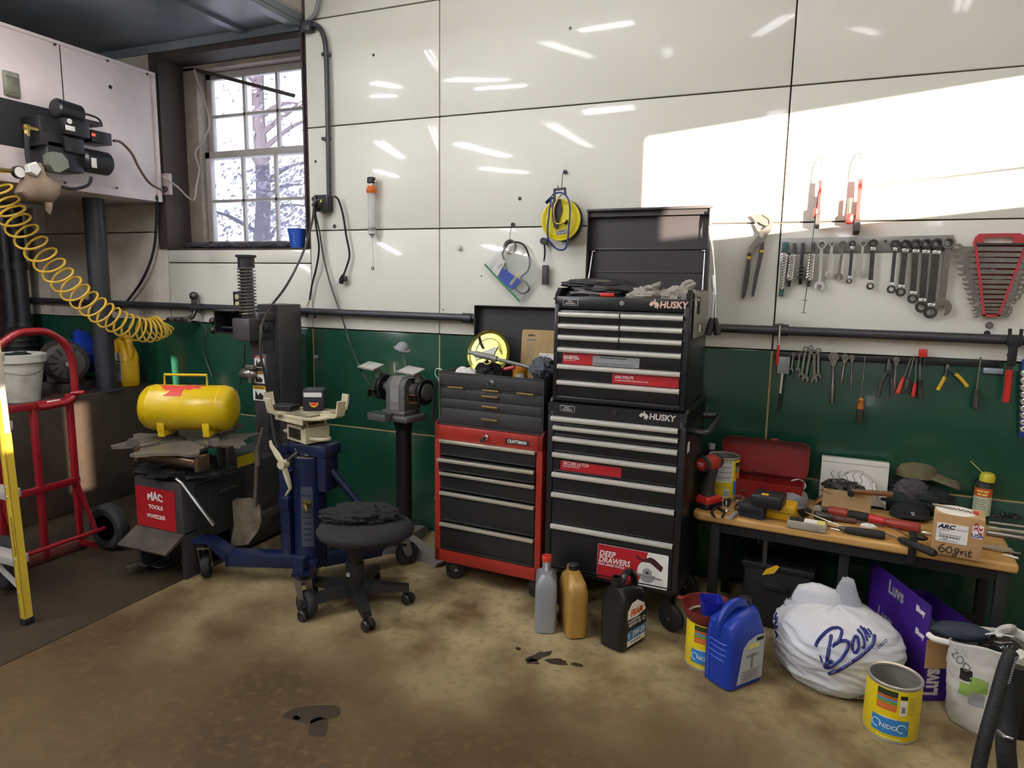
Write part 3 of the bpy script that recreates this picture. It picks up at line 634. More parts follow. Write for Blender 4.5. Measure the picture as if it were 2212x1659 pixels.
# ================================================================ LEFT BAY
m_furn = mat('furnace_sheet', 'd6c8c4', .4, col2='b0a19c', scale=1.3, bump=.01, bscale=6, lo=.45, hi=.75)
FX = -4.0
fu = thing('waste_oil_furnace', 'beige sheet metal furnace cabinet hung under the dark low ceiling', 'furnace', (FX, -.05, LZ))
def fb(mb, y0, y1, z0, z1, x0, x1, bev=.003): return mb.box2((x0, y0, z0), (x1, y1, z1), bev=bev)
b = MB(); fb(b, -1.3, -.06, 2.03, 2.825, -5.1, FX, .006); b.build('cabinet', m_furn, fu, world=True)
b = MB(); fb(b, -1.3, -.05, 2.005, 2.05, -5.1, FX+.012); fb(b, -1.3, -.05, 2.81, 2.83, -5.1, FX+.012); fb(b, -.075, -.05, 2.05, 2.81, FX-.02, FX+.012)
b.build('edge_flange', m_furn, fu, world=True)
b = MB(); s_ = Xp(130, 120, FX); fb(b, s_.y-.003, s_.y+.003, 2.3, 2.81, FX, FX+.002, 0); b.build('panel_seam', m_seam, fu, world=True)
for px, py in ((118, 96), (232, 131), (318, 160), (140, 395), (252, 406), (338, 423)):
    p = Xp(px, py, FX+.012); b = MB(); b.cyl((FX+.01, p.y, p.z), (FX+.018, p.y, p.z), .007, n=8); b.build('rivet', m_dsteel, fu, world=True)
b = MB(); p = Xp(238, 188, FX); b.cyl((FX, p.y, p.z), (FX+.004, p.y, p.z), .012, n=9); b.build('rivet', m_black, fu, world=True)
p0 = Xp(8, 150, FX+.02); p1 = Xp(46, 212, FX+.02); b = MB(); fb(b, p0.y, p1.y, p1.z, p0.z, FX, FX+.02); b.box2((FX+.02, p0.y+.01, p0.z-.03), (FX+.026, p1.y-.01, p0.z-.015)); b.build('access_plate', mat('plate_metal', '9ba08e', .4, .4, col2='5d5448', scale=9), fu, world=True)
p0 = Xp(0, 222, FX); p1 = Xp(141, 255, FX); p2 = Xp(60, 322, FX); b = MB(); fb(b, -1.28, p1.y+.02, p2.z, p1.z+.03, FX-.002, FX+.006); b.build('burner_opening_plate', m_blackm, fu, world=True)
# burner
BX = -3.84
def pbox(mb, a, c, x0, x1, bev=.004):
    A = Xp(*a, x1); B_ = Xp(*c, x1); mb.box2((x0, A.y, B_.z), (x1, B_.y, A.z), bev=bev)
b = MB(); pbox(b, (84, 248), (142, 322), FX, BX); b.build('burner_housing', m_black, fu, world=True)
b = MB(); pbox(b, (141, 252), (196, 300), FX+.03, BX+.04, .006); b.build('control_box', m_black, fu, world=True)
b = MB(); pbox(b, (197, 279), (243, 315), FX+.05, BX+.03, .004); b.build('switch_box', m_black, fu, world=True)
p = Xp(202, 291, BX+.032); b = MB(); b.box((p.x, p.y, p.z), (.003, .022, .014), bev=.002); b.build('indicator_light', mat('indicator_red', 'ff3a22', .4, emit=3), fu, world=True)
p = Xp(150, 262, BX+.042); b = MB(); b.cyl((p.x-.003, p.y, p.z), (p.x+.003, p.y, p.z), .014, n=16); b.build('round_label', m_paper, fu, world=True)
p = Xp(152, 277, BX+.042); b = MB(); b.box((p.x, p.y, p.z), (.002, .055, .026), bev=.001); b.build('paper_label', m_paper, fu, world=True)
b = MB(); p = Xp(140, 238, BX-.03); b.cyl((p.x, p.y-.06, p.z), (p.x, p.y+.09, p.z-.01), .055, n=20, bev=.01); b.build('air_shutter', m_black, fu, world=True)
b = MB(); P = [Xp(*q, BX) for q in ((172, 247), (180, 245), (206, 253), (217, 262), (220, 274))]; b.tube(smooth_path(P, 4), .006, 8); b.build('lift_handle', m_blackp, fu, world=True)
b = MB(); pbox(b, (176, 254), (218, 275), FX+.06, BX-.01, .006); b.build('transformer', m_dsteel, fu, world=True)
b = MB(); pbox(b, (100, 300), (184, 376), FX, BX+.0, .01); pbox(b, (139, 292), (184, 335), FX, BX+.02, .006); b.build('blower_housing', m_black, fu, world=True)
c0 = Xp(128, 350, BX+.06); b = MB(); M = fr((c0.x-.05, c0.y, c0.z), (0, 1, 0), (0, 0, 1)); b.prism([(-.055, .03), (-.03, .05), (.02, .05), (.05, .02), (.055, -.02), (.0, -.055), (-.03, -.055), (-.055, -.02)], .05, M)
b.build('air_intake_cap', mat('cap_grey_green', '6f7467', .5, var=.15), fu, world=True)
b = MB(); a0 = Xp(185, 345, BX-.03); a1 = Xp(229, 356, BX-.03); b.cyl((BX-.03, a0.y-.04, (a0.z+a1.z)/2), (BX-.03, a1.y+.015, (a0.z+a1.z)/2), .068, n=24, bev=.014); mo = b.build('motor', m_black, fu, world=True)
p = Xp(204, 352, BX+.04); b = MB(); b.box((p.x-.003, p.y, p.z), (.004, .032, .055), bev=.001); b.build('motor_label', m_paper, mo, world=True)
b = MB(); P = [Xp(*q, BX) for q in ((245, 304), (262, 308), (285, 332), (300, 362), (322, 394), (350, 411))]; b.tube(smooth_path(P, 5), .008, 8); b.build('conduit', mat('conduit_bronze', '6d5648', .4, .5), fu, world=True)
b = MB(); P = [Xp(*q, BX) for q in ((197, 382), (194, 395), (186, 402), (160, 408), (130, 403))]; b.tube(smooth_path(P, 5), .009, 8); b.build('drain_hose', m_rubber, fu, world=True)
b = MB(); P = [Xp(*q, BX) for q in ((57, 290), (58, 310), (60, 340), (64, 358))]; b.tube(smooth_path(P, 5), .013, 10); b.build('oil_line', m_rubber, fu, world=True)
b = MB(); p = Xp(57, 275, BX); b.box((p.x, p.y, p.z), (.03, .03, .03), bev=.006); b.tube([(p.x, p.y, p.z), Xp(70, 278, BX), Xp(95, 285, BX-.05)], .012, 10); b.cyl((p.x, p.y, p.z-.045), (p.x, p.y, p.z-.01), .014); b.build('brass_elbow', m_brass, fu, world=True)
b = MB(); p = Xp(98, 278, BX); b.cyl((p.x-.04, p.y, p.z), (p.x, p.y, p.z), .02, n=16); p = Xp(111, 275, BX); b.box((p.x-.03, p.y, p.z), (.02, .03, .02)); b.build('gauge_stub', m_dsteel, fu, world=True)
b = MB(); p = Xp(43, 372, BX+.04); b.cyl((p.x-.025, p.y, p.z), (p.x, p.y, p.z), .032, n=20); ga = b.build('pressure_gauge', m_black, fu, world=True)
b = MB(); b.cyl((p.x, p.y, p.z), (p.x+.001, p.y, p.z), .027, n=20); b.build('dial', m_paper, ga, world=True)
b = MB(); P = [Xp(*q, BX+.02) for q in ((-6, 366), (12, 368), (34, 370))]; b.tube(P, .011, 8); b.build('air_fitting', m_brass, fu, world=True)
b = MB(); b.cyl((-4.27, -.34, LZ), (-4.27, -.34, 2.03), .062, n=20); b.lathe([(.1, 0), (.1, .012)], T(-4.27, -.34, LZ), 16); b.build('leg', m_rail, fu, world=True)
# rag tied round the oil filter
t = thing('rag', 'tan rag tied with white tape, hanging from the furnace oil line', 'rag', Xp(80, 400, BX+.03))
P = [Xp(*q, BX+.03) for q in ((60, 352), (84, 352), (92, 378), (130, 400), (126, 420), (110, 438), (88, 437), (54, 432), (36, 416), (48, 392), (52, 372))]
cen = sum(P, V())/len(P); b = MB(); b.loft([[cen+V((dx, 0, 0))+(p-cen)*s_ for p in P] for dx, s_ in ((-.05, .7), (-.025, 1.0), (.015, 1.0), (.04, .8), (.05, .3))])
P2 = [Xp(*q, BX+.05) for q in ((96, 436), (112, 436), (113, 446), (108, 465), (100, 455))]; c2 = sum(P2, V())/5; b.loft([[c2+V((dx, 0, 0))+(p-c2)*s_ for p in P2] for dx, s_ in ((-.012, .8), (.0, 1), (.012, .7))])
b.build('cloth', mat('rag_tan', '94806a', .9, col2='6b5a4b', scale=6, bump=.3, bscale=12), t, world=True, sharp=60)
P = [Xp(*q, BX+.085) for q in ((60, 356), (78, 349), (90, 366), (80, 382), (62, 372))]; c2 = sum(P, V())/5; b = MB(); b.loft([[c2+V((dx, 0, 0))+(p-c2)*s_ for p in P] for dx, s_ in ((-.03, .95), (.0, 1), (.008, .8))]); b.build('tape_wrap', m_paper, t, world=True)
# junction plate by the window and its white cord
t = thing('junction_plate', 'pale electrical junction plate between the furnace and the window', 'outlet', W(357, 397, .03))
b = MB(); p0 = W(348, 375, .03); p1 = W(366, 420, .03); b.box2((p0.x-.01, -.03, p1.z), (p1.x, -.002, p0.z), bev=.003); b.build('plate', mat('plate_pinkish', 'b3a39c', .5), t, world=True)
b = MB(); p = W(356, 408, .04); b.cyl((p.x, -.03, p.z), (p.x, -.05, p.z), .018, n=12); b.build('knockout', m_dsteel, t, world=True)
t = thing('extension_cord', 'thin white cord rising from the junction plate across the window frame', 'cord', W(420, 428, .05))
P = [W(352, 381, .06), W(364, 390, .05), W(385, 405, .05), W(408, 428, .05), W(420, 430, .05), Yp(424, 400, .1), Yp(430, 365, .16), Yp(422, 330, .17), Yp(440, 300, .17), Yp(452, 270, .17), Yp(445, 230, .17), Yp(428, 180, .17), Yp(420, 150, .17)]
b = MB(); b.tube(smooth_path(P, 6), .006, 8); b.build('cord', mat('cord_dirty_white', 'a79a90', .6), t, world=True)
t = thing('wooden_stick', 'dark slat leaning across the top of the window', 'stick', Yp(430, 152, .19))
b = MB(); M, L = axis(Yp(420, 150, .19), Yp(636, 207, .12)); b.box((0, 0, L/2), (.012, .022, L), M, bev=.002); b.build('slat', m_wood, t, world=True)
t = thing('dark_rag', 'dark wrinkled cloth stuffed along the window sill', 'rag', (-3.45, .08, WZ0))
b = MB()
for k in range(9): crumple((-3.9+k*.1-(-3.45), random.uniform(-.02, .05), .022), (.08, .05, .024), 20+k, .35, 2.5, flat=-.012, mb=b, n=18, k=10)
b.build('cloth', mat('sill_rag', '3d3b42', .85, var=.4, scale=20), t)
# cup on the sill
def cup(nm, label, cat, loc, r0, r1, h, m, marks=True):
    t = thing(nm, label, cat, loc); b = MB(); b.lathe([(0, .003), (r0*.94, .003), (r1*.95, h), (r1*1.04, h+.002), (r1*1.04, h-.004), (r1, h-.006), (r0, 0), (0, 0)], n=24, caps=False); b.build('cup', m, t); return t
c_ = Yp(643, 538, .06); t = cup('plastic_cup', 'blue plastic cup at the right end of the window sill', 'cup', (c_.x, .06, WZ0+.004), .042, .058, .118, mat('cup_blue', '2453b4', .4))
b = MB()
for k in range(5): b.box((.018, -.050-.002*k, .03+k*.015), (.012, .002, .002))
b.build('measuring_marks', m_lwht, t)
# ---------------- pipe rail along the wall
pr = thing('air_pipe', 'long dark air pipe running the length of the back wall', 'pipe', (-1, -.05, 1.305))
b = MB(); b.cyl((XL+.05, -.045, 1.318), (-2.4, -.045, 1.31), .021, n=12); b.cyl((-2.4, -.045, 1.31), (1.6, -.045, 1.30), .021, n=12); b.build('pipe', m_rail, pr, world=True)
for px, py in ((425, 665), (1010, 692), (1688, 716)):
    p = W(px, py, .045); b = MB(); b.cyl((p.x-.03, -.045, 1.307), (p.x+.03, -.045, 1.306), .028, n=12); b.cyl((p.x, -.045, 1.306), (p.x, -.001, 1.306), .014); b.build('coupling', m_rail, pr, world=True)
p = W(420, 664, .045); b = MB(); b.cyl((p.x, -.045, 1.32), (p.x, -.045, 1.37), .018); b.sph((p.x, -.045, 1.385), .03, n=10, k=6); b.tube(smooth_path([(p.x+.01, -.045, 1.3), (p.x+.01, -.07, 1.25), (p.x-.01, -.08, 1.24), W(400, 690, .09), W(362, 690, .09)], 4), .014, 10)
b.build('tee_valve', m_dsteel, pr, world=True)
for px in (405, 389, 375): q = W(px, 690, .09); b = MB(); b.cyl((q.x-.02, q.y, q.z), (q.x+.02, q.y, q.z), .02, n=6); b.build('hose_coupler', m_tool, pr, world=True)
t = thing('wall_outlet', 'black double outlet above the pipe by the tire changer', 'outlet', W(515, 649, .006))
b = MB(); p = W(515, 649, 0); b.box((p.x, -.005, p.z), (.07, .01, .115), bev=.002); b.build('cover_plate', m_blackp, t, world=True)
for dz in (.024, -.024): b = MB(); b.prism(rrect(.034, .034, .012), .003, fr((p.x, -.01, p.z+dz), (1, 0, 0), (0, 0, 1))); [b.box((p.x+k*.007, -.0135, p.z+dz+.004), (.003, .002, .01)) for k in (-1, 1)]; b.build('receptacle', mat('ivory%g' % dz, 'd4c9a0', .5), t, world=True)
t = thing('extension_cord', 'dark cord hanging from the furnace down to the pipe on the back wall', 'cord', W(340, 440, .06))
b = MB(); b.tube(smooth_path([W(339, 425, .1), W(338, 470, .06), W(332, 540, .05), W(310, 600, .05), (W(275, 650, .03)), W(250, 672, .04)], 6), .009, 8); b.build('cord', m_rubber, t, world=True)
t = thing('extension_cord', 'thin grey wire drooping down the green wall behind the yellow tank', 'cord', W(430, 690, .03))
b = MB(); b.tube(smooth_path([W(395, 694, .05), W(430, 696, .03), W(446, 715, .03), W(440, 745, .03), W(446, 780, .03), W(458, 812, .04)], 6), .004, 6); b.build('cord', m_dsteel, t, world=True)
# coiled yellow hose
m_hose = mat('hose_yellow', 'd8b13e', .42)
t = thing('coiled_air_hose', 'yellow coiled air hose sagging from the furnace to the wall pipe', 'hose', Yp(200, 660, -.6))
cl = smooth_path([Yp(-25, 385, -1.15), Yp(8, 435, -1.05), Yp(40, 485, -.95), Yp(95, 555, -.85), Yp(150, 618, -.75), Yp(210, 668, -.65), Yp(265, 700, -.5), Yp(315, 714, -.35), Yp(346, 706, -.25), Yp(352, 700, -.2)], 26)
n_ = len(cl)-1; pts = []; turns = 27; nst = turns*16
for i in range(nst+1):
    u = i/nst; s = u**.82; q = s*n_; k = min(int(q), n_-1); c = cl[k].lerp(cl[k+1], q-k); tg = (cl[min(k+4, n_)]-cl[max(k-4, 0)]).normalized()
    a = V((-.25, .97, 0)); vw = (c-CAM).normalized(); n1 = tg.cross(vw).normalized(); n2 = (vw*.8-tg*.55); an = 2*pi*turns*u; R_ = .075*(1-.35*max(0, (u-.93)/.07))
    pts.append(c+(n1*cos(an)+n2*sin(an))*R_)
b = MB(); b.tube(pts, .0068, 7); b.build('coil', m_hose, t, world=True)
b = MB(); q = W(364, 690, .09); b.tube(smooth_path([pts[-1], Yp(342, 700, -.15), Yp(345, 692, -.11), q], 5), .0055, 7); b.build('hose_tail', m_hose, t, world=True)
# pipes in the far corner
for px, lab in ((22, 'leftmost dark vertical pipe in the corner by the brick wall'), (46, 'right of the two dark vertical pipes in the corner')):
    p = Yp(px, 620, -.12); t = thing('standpipe', lab, 'pipe', (p.x, -.12, LZ)); b = MB(); b.cyl((0, 0, 0), (0, 0, 1.28), .045, n=14); b.build('pipe', m_rail, t)
    for z in (.35, .8): b = MB(); b.cyl((0, 0, z), (0, 0, z+.06), .056, n=14); b.build('coupling', m_rail, t)
# ---------------- things on the ledge
t = thing('bucket', 'white plastic bucket with a dirty rim on the dark ledge, seen through the hand truck', 'bucket', (-4.36, -.84, LZ))
m_buck = mat('bucket_white', 'c9c6ba', .5, col2='9a9484', scale=7, lo=.5, hi=.7)
b = MB(); b.lathe([(.1, 0), (.135, .24), (.148, .24), (.15, .285), (.135, .29), (.128, .27), (.098, .012)], n=28); b.build('pail', m_buck, t)
b = MB(); b.tube(smooth_path([(.0, -.15, .25), (.08, -.15, .2), (.155, -.05, .17), (.15, .05, .2), (.0, .15, .25)], 5), .003, 6); b.build('bail', m_steel, t)
b = MB(); crumple((.0, 0, .27), (.07, .07, .025), 31, .4, 2, mb=b, n=16, k=10); b.build('lid_residue', m_blackm, t)
t = thing('electric_motor', 'old grey electric motor with slotted end bell on the dark ledge', 'motor', (-4.5, -.46, LZ))
A = T(0, 0, .2) @ Rz(-.5) @ Ry(pi/2); b = MB(); b.lathe([(.03, .17), (.1, .165), (.13, .14), (.135, .1), (.135, -.14), (.1, -.17)], A, 26); b.box((0, 0, .03), (.22, .2, .06), bev=.01); b.box((0, 0, .1), (.2, .12, .14)); mo = b.build('housing', mat('motor_grey', '4a443d', .55, col2='2b2621', scale=8), t)
for k in range(9):
    a = radians(60+k*30); b = MB(); b.box((0, .08, .166), (.014, .055, .006), A @ Rz(a), bev=.002); b.build('vent_slot', m_blackm, mo)
b = MB(); b.cyl((0, 0, .165), (0, 0, .23), .016); bm_ = b.build('shaft', m_steel, mo); bm_.matrix_basis = A
def jug(nm, label, loc, rz, w, d, h, m, cap, capm, lean=0., neck=.025, hand=True, hx=.55):
    """rounded-rectangle jug with an off-centre neck and a through handle"""
    t = thing(nm, label, 'jug', M=T(*loc) @ Rz(rz) @ Ry(lean)); b = MB(); secs = [(0, .86), (.012, .97), (.05*h/.3, 1), (h*.62, 1), (h*.74, .9), (h*.84, .62), (h*.9, .36)]
    nx = -w*.28; rings = []
    for z, s in secs:
        k = 0 if z < h*.62 else (z-h*.62)/(h*.28); rings.append([(x*s+nx*k, y*(s if k < .01 else max(s, .5)), z) for x, y in rrect(w, d, min(w, d)*.28, 4)])
    b.loft(rings)
    for z in (h*.2, h*.3, h*.4, h*.5): b.loft([[(x*1.012, y*1.012, z+dz) for x, y in rrect(w, d, min(w, d)*.28, 4)] for dz in (-.004, .004)], caps=False)
    b.cyl((nx, 0, h*.88), (nx, 0, h*.95), neck); body = b.build('bottle', m, t, sharp=50)
    if hand: b = MB(); b.tube(smooth_path([(nx+neck*.6, 0, h*.93), (w*.12, 0, h*.965), (w*.38, 0, h*.88), (w*.46, 0, h*.72), (w*.44, 0, h*.55)], 6), min(d*.16, .02), 10, sx=1.2); b.build('handle', m, t)
    b = MB(); b.cyl((nx, 0, h*.94), (nx, 0, h), neck*1.25, n=20, bev=.003); b.build('cap', capm, t); return t
jug('jug', 'blue plastic jug lying behind the motor on the dark ledge', (-4.62, -.19, LZ+.14), 2.9, .2, .13, .28, m_blue, 0, m_blue, .9)
t = jug('jug', 'yellow oil jug with a white label standing behind the dark post', (-4.33, -.14, LZ), -.3, .2, .12, .36, m_yelp, 0, m_blackp)
b = MB(); b.prism(rrect(.10, .2, .01), .002, fr((.035, -.062, .14), (1, 0, 0), (0, 0, 1))); lb = b.build('label', m_paper, t)
b = MB(); b.box((.035, -.0645, .18), (.09, .001, .008)); [b.box((.035, -.0645, .16-k*.012), (.07, .001, .003)) for k in range(6)]; b.build('label_print', m_lblk, t)
t = thing('spray_bottle', 'small blue bottle with a yellow cap at the left end of the ledge', 'bottle', (-4.95, -.9, LZ)); b = MB(); b.lathe([(.05, 0), (.055, .01), (.055, .2), (.025, .25), (.025, .27)]); b.build('bottle', m_blue, t); b = MB(); b.cyl((0, 0, .27), (0, 0, .33), .035); b.build('cap', m_yelp, t)
t = thing('air_compressor_pump', 'dark greasy compressor pump at the back of the ledge', 'pump', (-4.95, -.42, LZ)); b = MB(); b.box((0, 0, .1), (.4, .25, .2), bev=.02); b.lathe([(.08, 0), (.09, .16), (.05, .2)], T(-.05, 0, .2)); b.build('body', m_blackm, t)
for k in range(3): b = MB(); b.lathe([(.1, 0), (.1, .012)], T(-.05, 0, .23+k*.04)); b.build('cooling_fin', m_dsteel, t)
# ---------------- hand truck
m_ht = mat('hand_truck_red', '8a1722', .34, var=.25, scale=9)
HX = -3.58; t = thing('hand_truck', 'red hand truck with a looped handle standing against the dark ledge', 'hand truck', (HX, -1.2, 0))
def hx(px, py, dx=0.): return Xp(px, py, HX+dx)
b = MB(); lz = hx(158, 1185).y; yl = -1.47; yr = -1.055; ym = (yl+yr)/2
b.tube(smooth_path([(HX+.02, ym+.01, .835), (HX+.03, yr-.06, .84), (HX+.03, yr-.005, .87), (HX+.03, yr, .93), (HX+.03, yr-.003, 1.05), (HX+.035, yr-.04, 1.15), (HX+.04, ym+.08, 1.215), (HX+.04, ym, 1.226), (HX+.04, ym-.08, 1.215), (HX+.035, yl+.04, 1.15), (HX+.03, yl+.003, 1.05), (HX+.02, yl, .93), (HX+.0, yl, .8)], 7), .019, 12)
b.build('handle_loop', m_ht, t, world=True)
for nm, y, z1 in (('side_rail', yr-.015, .88), ('side_rail', yl+.015, .88), ('center_rail', ym, .83)):
    b = MB(); b.box2((HX-.018, y-.014, .02), (HX+.012, y+.014, z1), bev=.003); b.build(nm, m_ht, t, world=True)
for z in (.845, .40): b = MB(); b.box2((HX-.012, yl, z-.017), (HX+.018, yr, z+.017), bev=.003); b.build('crossbar', m_ht, t, world=True)
b = MB(); b.box2((HX-.2, yl-.02, .004), (HX-.01, yr+.02, .016), bev=.003); b.box2((HX-.03, yl-.02, .004), (HX+.0, yr+.02, .06), bev=.003); b.build('toe_plate', mat('toe_plate_rust', '6d2c24', .5, col2='4f3a30', scale=8), t, world=True)
AXX, AZ = HX+.13, .128
b = MB(); b.cyl((AXX, yl-.1, AZ), (AXX, yr+.1, AZ), .011); b.build('axle', m_ht, t, world=True)
for y in (yr-.015, yl+.015): b = MB(); M, L = axis((HX, y, .40), (AXX, y, AZ)); b.box((0, 0, L/2), (.006, .032, L), M); b.box2((HX, y-.003, .03), (AXX, y+.003, .06)); b.build('brace', m_ht, t, world=True)
for y, s in ((yr+.065, 1), (yl-.065, -1)):
    A = T(AXX, y, AZ) @ Rx(-pi/2*s); k = MB(); k.lathe([(.075, -.03), (.11, -.038), (.128, -.025), (.131, -.012), (.126, -.008), (.131, -.004), (.131, .004), (.126, .008), (.131, .012), (.128, .025), (.11, .038), (.075, .03)], A, 30); wh = k.build('wheel', m_rubber, t, world=True)
    k = MB(); k.lathe([(.074, -.03), (.074, .02), (.06, .024), (.03, .012), (.028, .045), (.012, .05)], A, 22); k.build('hub', mat('hub_grey%d' % s, 'a5a49e', .45, .1), wh, world=True)
b = MB(); p = hx(120, 864, .035); b.box((HX+.02, p.y, .85), (.006, .07, .022), bev=.002); b.build('paper_tag', m_paper, t, world=True)
b = MB(); b.cyl((HX+.03, yr-.02, .885), (HX+.09, yr+.01, .89), .012); b.build('hook_peg', m_ht, t, world=True)
# ---------------- ladder at the left edge
t = thing('ladder', 'yellow fibreglass ladder cut off by the left edge of the photo', 'ladder', (-3.02, -1.73, 0))
m_lad = mat('fibreglass_yellow', 'd2b53c', .4, var=.08)
LA = T(-2.99, -1.7, 0) @ Ry(radians(-2.2)); LB = T(-3.43, -1.7, 0) @ Ry(radians(2.2))
for Lm, s in ((LA, 1), (LB, -1)):
    b = MB(); b.box2((-.034, -.042, .015), (.0, -.037, 1.75), Lm, bev=.001); b.box2((-.034, -.042, .015), (-.03, -.008, 1.75), Lm); b.box2((-.003, -.042, .015), (.0, -.008, 1.75), Lm); rr = b.build('rail', m_lad, t, world=True)
    b = MB(); b.box2((.0, -.034, .85), (.003, -.012, 1.25), Lm); b.build('edge_guard', m_alu, rr, world=True)
    b = MB(); b.box2((-.037, -.045, 0), (.003, -.004, .03), Lm, bev=.003); b.build('foot', m_blackp, t, world=True)
    for z in (.15, .30, .575, .62): b = MB(); b.cyl(Lm @ V((-.02, -.046, z)), Lm @ V((-.02, -.042, z)), .005, n=8); b.build('rivet', m_alu, rr, world=True)
b = MB(); F = LA @ fr((-.012, -.0422, .40), (1, 0, 0), (0, 0, 1)); [b.box((0, -.08+.0115*k, 0), (.006-.002*(k % 3 == 1), .008, .0008), F) for k in range(15)]; b.build('worn_print', m_lblk, t, world=True)
for z in (.28, .575, .87, 1.165, 1.46): b = MB(); b.box2((-3.43+.04*z, -1.74, z-.02), (-3.025-.04*z, -1.675, z+.02), bev=.004); b.build('step', m_alu, t, world=True)
b = MB(); M, L = axis((-3.03, -1.72, .15), (-3.25, -1.72, .27)); b.box((0, 0, L/2), (.02, .008, L), M); b.build('brace', m_alu, t, world=True)
# ================================================================ TIRE CHANGER, TANK, JACK, STOOL, GRINDER
m_tc = mat('tire_changer_grey', '3d3b3d', .45, var=.3, scale=7); m_tcd = mat('tire_changer_grimy', '2b2724', .6, col2='4a4037', scale=10)
m_plate = mat('turntable_steel', '6f6a63', .45, .6, col2='8f877a', scale=9)
t = thing('tire_changer', 'dark grey tire changing machine with a red front panel and a tall column', 'tire changer', (-2.9, -.7, 0)); tc = t
x0, x1, yf, yb_ = -3.07, -2.74, -1.12, -.22
b = MB(); b.box2((x0, yf, .22), (x1, yb_, .5), bev=.012); b.box2((x0+.03, yf+.12, .02), (x1, yb_, .24), bev=.006); b.box2((x0, yf+.0, .02), (x0+.02, yf+.3, .24)); b.box2((x1-.02, yf, .0), (x1, yf+.3, .24)); b.build('body', m_tc, t, world=True)
M = fr((0, yf-.001, 0), (1, 0, 0), (0, 0, 1)); a = onp(T(0, yf, 0), 297, 1034); c = onp(T(0, yf, 0), 391, 1137)
rx0, rx1, rz0, rz1 = x0+.015, x1-.045, .245, .455
b = MB(); b.prism(rrect(rx1-rx0, rz1-rz0, .003), .002, fr(((rx0+rx1)/2, yf-.0005, (rz0+rz1)/2), (1, 0, 0), (0, 0, 1))); pn = b.build('front_panel', m_sred, t, world=True)
cx_, cz_ = (rx0+rx1)/2, (rz0+rz1)/2
def arch(u, v): return V((cx_+u, yf-.0032, cz_+.03+v*(1.45-14*abs(u)**1.5*3)-(0)))
text('MAC', .05, I4, m_lwht, pn, .045, 0, xs=1.0, fn=lambda u, v: V((cx_+u, yf-.0032, cz_+.038+(v+.018)*(1.25-170*u*u))), world=True)
text('TOOLS', .028, fr((cx_, yf-.0026, cz_+.004), (1, 0, 0), (0, 0, 1)), m_lwht, pn, .035, xs=1.1, world=True)
text('MWS220S', .029, fr((cx_, yf-.0026, cz_-.045), (1, 0, 0), (0, 0, 1)), m_lwht, pn, .018, xs=1.02, world=True)
b = MB(); b.prism([(0, .24), (-.115, .175), (-.11, .165), (.0, .22)], x1-x0+.0, fr((x0-.0, yf-.0, 0), (0, 1, 0), (0, 0, 1))); b.build('pedal_hood', m_tcd, t, world=True)
for k, px in enumerate((297, 330, 360)):
    p = Zp(px, 1218-4*(k == 1), .045); b = MB(); b.box((p.x, p.y+.03, .05), (.05, .16, .008), bev=.002); b.box((p.x, p.y-.05, .054), (.055, .035, .006), bev=.002); b.box((p.x, p.y+.10, .03), (.02, .02, .05)); b.build('pedal', m_steel if k else m_steel, t, world=True)
# bead breaker: rubber pad on the side, arm, blade and its rod
b = MB(); b.box2((x1, -1.04, .2), (x1+.02, -.72, .47), bev=.004); b.box2((x1+.012, -.98, .18), (x1+.03, -.74, .46), bev=.01); b.build('side_pad', m_rubber, t, world=True)
b = MB(); b.tube(smooth_path([Yp(472, 1068, -.95), Yp(478, 1062, -.95), Yp(500, 1052, -.88), Yp(512, 1050, -.84)], 5), .006, 8); b.build('pad_handle', m_dsteel, t, world=True)
ya = -.86
out = [Yp(*q, ya) for q in ((508, 1080), (513, 1075), (541, 1076), (559, 1096), (561, 1128), (556, 1148), (537, 1175), (512, 1175), (506, 1168), (511, 1130))]
cn = sum(out, V())/len(out); b = MB(); M = fr(cn, (cos(.25), sin(.25), 0), (0, 0, 1)); inv = M.inverted()
ol = [(inv @ p) for p in out]; b.prism([(p.x, p.y) for p in ol], .012, M); b.build('breaker_blade', mat('blade_worn', '8d8270', .5, .3, col2='5d5345', scale=9), t, world=True)
b = MB(); P0 = Yp(551, 1092, ya); P1 = Yp(556, 972, ya); P2 = Yp(567, 925, ya); b.tube([P0, P1, P2], [.011, .011, .007], 10); b.cyl(P1+V((0, 0, -.08)), P1, .016); b.build('breaker_rod', m_tool, t, world=True)
b = MB(); b.tube([Yp(556, 1120, ya+.02), Yp(600, 1098, -.6), Yp(636, 1075, -.45)], .025, 8); b.box(Yp(596, 1122, -.6), (.04, .04, .05), bev=.005); b.build('breaker_arm', m_tcd, t, world=True)
b = MB(); P0 = Yp(381, 1033, -1.15); P1 = Yp(393, 1042, -1.14); P2 = Yp(461, 1134, -1.06)
b.tube([P0, P1, P2], [.008, .01, .009], 8, sx=1.6); b.build('tire_lever', m_steel, t, world=True)
